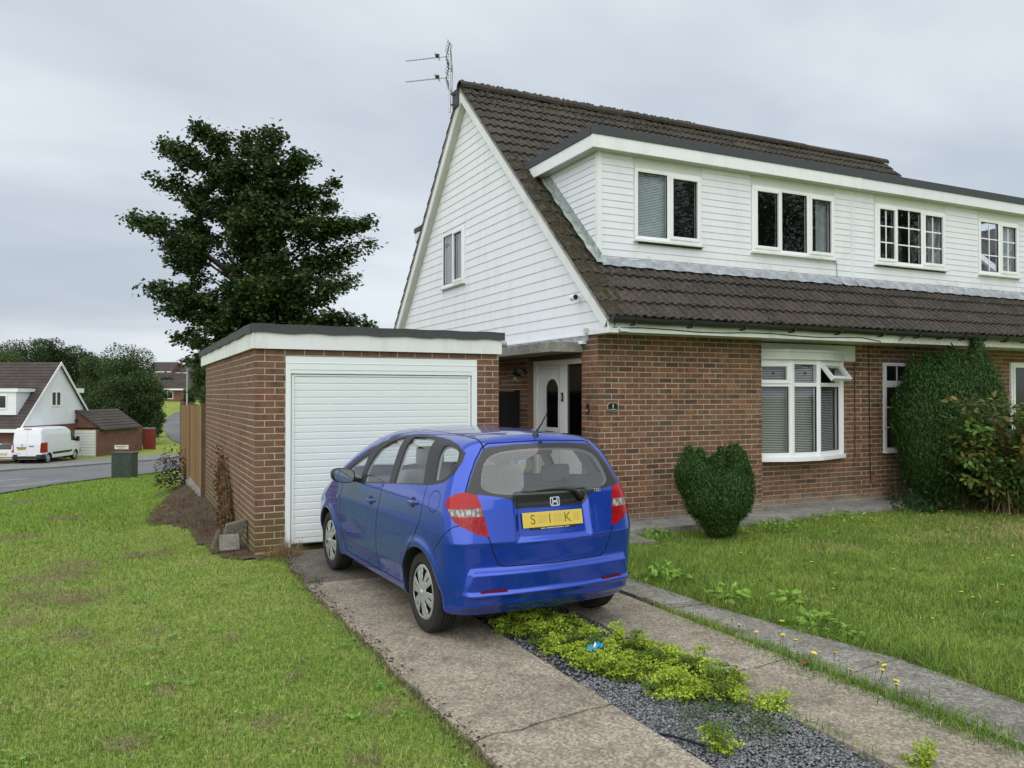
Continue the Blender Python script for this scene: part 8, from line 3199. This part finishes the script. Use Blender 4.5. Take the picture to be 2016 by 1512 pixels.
# ---- white van
class VanShape:
    roof = lut([(-.3, 2.40), (0.1, 2.46), (.4, 2.49), (1.5, 2.50), (3.0, 2.49), (3.5, 2.44), (3.9, 2.24), (4.3, 1.92), (4.7, 1.52), (4.85, 1.42), (5.3, 1.28), (5.5, 1.12), (5.8, .9)], .06, -.6, 6.2)
    rear0 = lut([(.2, .06), (.45, .03), (.52, .0), (1.0, .005), (1.4, .02), (2.0, .06), (2.5, .13)], .02, 0, 2.8)
    side0 = lut([(.2, .96), (.4, .985), (.9, 1.01), (1.4, 1.0), (2.0, .955), (2.35, .90), (2.6, .82)], .03, 0, 2.8)
    front0 = lut([(.2, 5.40), (.5, 5.50), (.9, 5.48), (1.2, 5.35), (2.6, 4.9)], .05, 0, 2.8)
    wheel_y = (.95, 4.55); wheel_r = .35; arch_r = .40; zlow = .33
    bx = ((-1.1, 1.1), (-.1, 5.65), (.25, 2.6)); inn = ((-.4, .4), (.8, 4.6), (.7, .95))

    def F(self, P):
        x = np.abs(P[:, 0]); y = P[:, 1]; z = P[:, 2]
        w = self.side0(z) - .10 * np.clip((y - 4.2) / 1.3, 0, 1.2) ** 2 - .03 * np.clip((.6 - y) / .6, 0, 1) ** 2
        f = smax(x - w, z - self.roof(y) + .04 * x ** 2, .16)
        f = smax(f, self.rear0(z) + .03 * x ** 2 - y, .10)
        f = smax(f, y - self.front0(z) + .12 * x ** 2, .25)
        return smax(f, self.zlow - z, .05)


def simple_vehicle(t, Sx, h, paint, sidewins, rearwin, lamps, gap_polys, trims=(), wspoke=5, rear_gap=(), wx=None):
    sf = Surf(Sx, h)
    F = sf.faces
    for wy in Sx.wheel_y:
        a, b = by(sf, F, lambda c: (np.abs(c[:, 0]) > .4) & (np.hypot(c[:, 1] - wy, c[:, 2] - Sx.wheel_r) < Sx.arch_r + .2))
        _, keep = sf.cut(a, lambda V: np.hypot(V[:, 1] - wy, V[:, 2] - Sx.wheel_r) - Sx.arch_r)
        F = b + keep
    out = []
    def carve(sel, sd, name, mat, off=.002, both=True):
        nonlocal F
        a, b = by(sf, F, sel)
        i, o = sf.cut(a, sd)
        F = b + o
        for sgn in ((-1, 1) if both else (0,)):
            sub = by(sf, i, lambda c: c[:, 0] * sgn > 0)[0] if both else i
            part_mesh(name, sf, sub, mat, t, off)
    flank_ = lambda c: np.abs(c[:, 0]) > Sx.side0(np.array([1.0]))[0] * .62
    tail_ = lambda c: c[:, 1] < .7
    for poly in sidewins:
        carve(flank_, lambda V: poly_sd(V[:, 1:3], poly), 'side_window', 'far_glass')
    for poly, mat, nm in trims:
        carve(flank_, lambda V: poly_sd(V[:, 1:3], poly), nm, mat)
    if rearwin:
        carve(tail_, lambda V: poly_sd(V[:, [0, 2]], rearwin), 'rear_window', 'far_glass', .002, False)
    for poly, mat, nm in lamps:
        carve(tail_, lambda V: poly_sd(np.stack([np.abs(V[:, 0]), V[:, 2]], 1), poly), nm, mat)
    gp = []
    for poly in gap_polys:
        a, b = by(sf, F, flank_); i, o = sf.cut(a, lambda V: np.abs(poly_sd(V[:, 1:3], poly)) - .007); gp += i; F = b + o
    for fn in rear_gap:
        a, b = by(sf, F, tail_); i, o = sf.cut(a, fn); gp += i; F = b + o
    a, b = by(sf, F, lambda c: (c[:, 1] > Sx.wheel_y[1] - .9) & (c[:, 2] > Sx.roof(np.array([Sx.wheel_y[1] + .4]))[0] - .02))
    part_mesh('panel_gap', sf, gp, 'lining', t, -.004)
    part_mesh('body', sf, F, paint, t)
    for wy in Sx.wheel_y:
        for sgn in (-1, 1):
            arch_liner(t, Sx, wy, sgn, Sx.arch_r)
            wheel(t, sgn * (wx or .8), wy, sgn, Sx.wheel_r, .2, wspoke)
    return sf


ox, oy = cf(-32.8, 54.3)
van = thing('white_van', 'white panel van parked in front of the far brick garage, seen from behind', 'van', (ox, oy, g(ox, oy) + .02), BROT + R(2))
SV = VanShape()
simple_vehicle(van, SV, (.06, .06, .05), 'van_white', [[(3.85, 1.42), (4.55, 1.36), (4.72, 1.42), (4.35, 1.86), (4.05, 2.12), (3.85, 2.14)]], None,
               [([(.86, .78), (1.05, .78), (1.05, 1.46), (.90, 1.46)], 'lamp_red_dark', 'tail_lamp')],
               [[(2.2, .5), (3.70, .5), (3.70, 2.28), (2.2, 2.28)], [(3.74, .55), (4.25, .55), (4.62, .98), (4.62, 1.3), (4.1, 2.2), (3.74, 2.2)], [(.35, 1.5), (2.1, 1.5), (2.1, 2.2), (.35, 2.2)], [(2.35, 1.5), (3.5, 1.5), (3.5, 2.2), (2.35, 2.2)], [(-1, .98), (5.6, .98), (5.6, .965), (-1, .965)]],
               [([(1.38, .60), (3.7, .60), (4.05, .68), (4.05, .76), (1.38, .76)], 'trim_black', 'side_moulding'), ([(-.3, .3), (.55, .3), (.55, .66), (-.3, .66)], 'trim_black', 'rear_corner')],
               5, [lambda V: np.abs(V[:, 0]) - .007, lambda V: np.abs(poly_sd(np.abs(V[:, [0, 2]]), [(-.86, .55), (.86, .55), (.84, 2.34), (-.84, 2.34)])) - .008, lambda V: np.abs(V[:, 2] - 1.24) - .006], .93)
m = MB(); m.box(-.95, .95, -.05, .10, .38, .56); m.build('rear_bumper', 'trim_black', van, world=False, bevel=.02)
m = MB(); m.box(-.62, -.10, -.012, .02, .98, 1.09); m.build('number_plate', 'plate_yellow', van, world=False)
m = MB(); m.box(-.68, -.04, -.02, .02, 1.10, 1.16); m.build('plate_lamp_bar', 'trim_black', van, world=False)
m = MB()
for i in range(7): m.box(-.57 + i * .065, -.535 + i * .065, -.016, -.0125, 1.01, 1.06)
m.build('plate_lettering', 'dash', van, world=False)
m = MB(); m.box(.15, .45, -.03, .03, 1.22, 1.26); m.build('door_handle', 'trim_black', van, world=False)
m = MB(); m.prism([(-.38, 1.33), (-.32, 1.25), (-.26, 1.33), (-.32, 1.41)], -.0, .02); m.v = [(x, z_ - .02, y_) for x, y_, z_ in m.v]; m.build('badge', 'chrome', van, world=False)
m = MB(); m.box(-.80, -.40, -.004, .02, .72, .76); m.build('model_lettering', 'lining', van, world=False)
m = MB(); m.box(-.25, .25, .06, .14, 2.38, 2.42); m.build('high_brake_lamp', 'lamp_red_dark', van, world=False)
for sgn in (-1, 1):
    m = MB(); m.box(min(sgn * .98, sgn * 1.22), max(sgn * .98, sgn * 1.22), 4.55, 4.68, 1.32, 1.66); m.build('door_mirror', 'trim_black', van, world=False, bevel=.04)
m = MB(); m.box(.92, 1.0, 3.80, 3.95, 1.18, 1.22); m.build('door_handle', 'trim_black', van, world=False)
m = MB(); m.box(-.85, .85, 5.38, 5.52, .42, .78); m.build('front_bumper', 'trim_black', van, world=False, bevel=.03)


class MiniShape(HatchShape):
    roof = lut([(-.3, 1.25), (.05, 1.30), (.25, 1.41), (.5, 1.47), (1.0, 1.50), (1.5, 1.49), (1.9, 1.40), (2.3, 1.18), (2.55, 1.0), (2.75, .93), (3.2, .82), (3.5, .68), (3.8, .5)], .06, -.5, 4.0)
    rear0 = lut([(.1, .10), (.3, .02), (.5, .0), (.7, .03), (.85, .09), (1.0, .16), (1.3, .36), (1.5, .55)], .03, 0, 1.7)
    side0 = lut([(.10, .72), (.3, .79), (.6, .81), (.8, .80), (.95, .77), (1.2, .68), (1.42, .58), (1.6, .48)], .03, 0, 1.8)
    front0 = lut([(.1, 3.5), (.4, 3.6), (.7, 3.55), (1.2, 3.0), (1.6, 2.8)], .05, 0, 1.7)
    wheel_y = (.62, 2.92); wheel_r = .29; arch_r = .335
    bx = ((-.9, .9), (-.15, 3.75), (.12, 1.6)); inn = ((-.3, .3), (.6, 2.8), (.45, .72))


ox, oy = cf(-34.65, 54.6)
sc_car = thing('silver_hatchback', 'small silver hatchback at the left edge of the picture, beside the white van', 'car', (ox, oy, g(ox, oy) + .02), BROT + R(4))
SM_ = MiniShape()
simple_vehicle(sc_car, SM_, (.05, .05, .04), 'silver_paint', [chaikin([(.55, .98), (.95, .93), (1.35, .92), (1.35, 1.30), (.95, 1.32), (.65, 1.22)], 1), chaikin([(1.42, .92), (2.3, .90), (2.35, .95), (1.95, 1.28), (1.42, 1.32)], 1)],
               [(-.50, .98), (.50, .98), (.42, 1.30), (-.42, 1.30)], [(chaikin([(.50, .78), (.72, .74), (.80, .82), (.76, .96), (.56, .98)], 2), 'lamp_red', 'tail_lamp')],
               [[(1.0, .35), (2.35, .30), (2.4, .92), (1.0, .94)]], (), 5, [lambda V: np.abs(V[:, 2] - .56) - .006], .80)
m = MB(); m.box(-.26, .26, -.02, .03, .62, .73); m.build('number_plate', 'plate_yellow', sc_car, world=False)

# ---- lamp post and far houses up the hill
lx, ly = 7.83, 116.2
lp = thing('lamp_post', 'slim pale lamp post beside the road climbing the hill', 'lamp post', (lx, ly, g(lx, ly)))
m = MB(); m.tube([(lx, ly, g(lx, ly)), (lx, ly, g(lx, ly) + 2.9)], .11, 8); m.tube([(lx, ly, g(lx, ly) + 2.9), (lx, ly, g(lx, ly) + 5.4)], .07, 8); m.build('pole', 'grey_post', lp)
m = MB(); m.box(lx - .12, lx + .12, ly - .5, ly + .1, g(lx, ly) + 5.4, g(lx, ly) + 5.5); m.build('lantern', 'grey_post', lp)


def hill_house(label, r, f, z, w, d, h, roof_h, rot, wallmat='far_brick', name='hill_house', win=2, chim=True):
    x, y = cf(r, f)
    z = g(x, y) if z is None else z
    t = thing(name, label, 'house', (x, y, z), BROT + rot, 'houses on the hillside')
    m = MB(); m.box(-w / 2, w / 2, 0, d, -6, h); m.build('wall', wallmat, t, world=False)
    m = courses(MB(), -w / 2 - .3, w / 2 + .3, (-.4, h - .1), (d / 2, h + roof_h), 8, .08); courses(m, -w / 2 - .3, w / 2 + .3, (d + .4, h - .1), (d / 2, h + roof_h), 8, .08)
    rf = m.build('roof', 'far_tiles', t, world=False)
    m = MB(lambda u, v, w_: (w_, u, v)); m.prism([(0, h), (d, h), (d / 2, h + roof_h - .1)], -w / 2, -w / 2 + .2); m.prism([(0, h), (d, h), (d / 2, h + roof_h - .1)], w / 2 - .2, w / 2); m.build('gable', wallmat, t, world=False)
    m = MB(); m.box(-w / 2 - .3, w / 2 + .3, -.45, -.40, h - .3, h - .08); m.build('fascia', 'upvc', t, world=False)
    for i in range(win):
        c = -w / 2 + w * (i + .5) / win
        far_win(t, c - .8, c + .8, h - 1.6, h - .5, 0.0)
    if chim:
        m = MB(); m.box(w / 4, w / 4 + .7, d / 2 - .4, d / 2 + .4, h, h + roof_h + .9); m.build('chimney', wallmat, rf, world=False)
    return t


hill_house('dark-roofed house on the skyline of the hill, left of the pair', -100.9, 230, 5.9, 6.6, 8, 2.6, 2.8, R(0), chim=False)
hill_house('dark-roofed house on the skyline of the hill, right of the pair', -95.6, 233, 5.7, 5.6, 8, 2.6, 2.4, R(4), chim=True)
hill_house('brown-roofed house end showing beside the sycamore branches', -55.6, 142, None, 3.0, 4, 1.6, 1.8, R(20), chim=False)
hill_house('low brick house with a dark roof by the bend of the hill road', -50.6, 118, None, 6.0, 5, 1.9, 1.2, R(0), win=1, chim=False)
hill_house('brick house half hidden behind the roadside trees', -56.0, 134, None, 6.0, 6, 1.8, 1.3, R(8), win=2, chim=False)

# ---- trees and woodland at the left
def tree_at(label, r, f, top_px, width, n, size, col, seed, group='trees beyond the road', trunk=.2, nl=16, flat=.8):
    x, y = cf(r, f)
    z = g(x, y)
    h_ = 1.8 + (777 - top_px) / 1580.0 * f - z
    return broad_tree(label, (x, y, z), h_, width, n, size, col, group, seed, trunk, nl, flat)


G1, G2, G3 = (.048, .084, .027), (.060, .102, .031), (.080, .118, .036)
T_ = [  # label, column, distance, top row, width, leaves, leaf size, colour, seed, foot of the crown
    ('broad dark tree with a domed crown right of the far white gable house', 247, 78, 676, 7.6, 24000, .19, G2, .10, 26),
    ('leaning leafy tree between the far gable house and the domed tree', 190, 80, 688, 5.4, 12000, .19, G2, .12, 18),
    ('lower bushy tree at the right foot of the domed tree, beside the hill road', 297, 77, 722, 3.9, 10000, .18, G2, .06, 18),
    ('dark round tree low behind the far brick garage', 222, 75, 735, 5.5, 10000, .18, G1, .05, 18),
    ('small round bush where the hill road starts to climb', 312, 86, 800, 1.8, 3000, .15, G1, .04, 10),
    ('tall dark woodland tree left above the far house roof', 60, 112, 668, 10, 15000, .26, G1, .1, 18),
    ('second tall woodland tree above the far house roof', 100, 115, 664, 8, 14000, .26, G1, .1, 18),
    ('rounded woodland tree above the ridge of the far house', 150, 118, 682, 8, 13000, .26, G1, .1, 18),
    ('pale green tree at the left edge of the picture', 14, 96, 682, 7, 11000, .23, G3, .1, 18),
    ('woodland tree on the skyline left of the domed tree', 180, 122, 690, 7.5, 11000, .26, G1, .1, 16),
    ('woodland tree dipping towards the hill houses', 250, 132, 706, 7, 9000, .26, G2, .1, 16),
    ('woodland tree at the far left beyond the frame edge', -40, 110, 672, 11, 9000, .28, G1, .1, 16),
    ('small garden tree between the hill houses and the brick bungalow', 327, 122, 738, 2.6, 4000, .2, G2, .05, 12),
    ('dark tree on the hill under the sycamore branches', 398, 104, 704, 4.4, 9000, .22, G1, .05, 16),
    ('hedge-like tree beside the bend of the hill road', 372, 110, 764, 2.2, 3500, .18, G1, .04, 10),
    ('dark tree hiding the garden behind the garage', 430, 55, 735, 4.5, 9000, .18, G1, .05, 16),
    ('tree top showing between the garage roof and the gable', 731, 60, 634, 5, 8000, .19, G2, .2, 16),
]
for i, (lab, col_, f, top, wd, n, sz_, c, tr, nl) in enumerate(T_):
    tree_at(lab, (col_ - 1008) / 1580.0 * f, f, top, wd, n, sz_, c, 601 + i, trunk=tr, nl=nl)
P = np.random.default_rng(3)
xs, ys = [], []
hx = np.stack([P.uniform(-170, 60, 26000), P.uniform(200, 380, 26000)], 1)
zb_ = gz(hx[:, 0], hx[:, 1])
pz = zb_ + P.uniform(0, 1, len(hx)) * (2 + 3.2 * vnoise(hx, 14, 91))
tn = tints((.042, .076, .026), len(hx), P, .3)
o = leaves('far_wood', np.stack([hx[:, 0], hx[:, 1], pz], 1), P.normal(0, .6, (len(hx), 3)) + np.array([0, -.3, .6]), P.uniform(.6, 1.3, len(hx)), tn, RHOMB, None, 92)
o['kind'] = 'stuff'
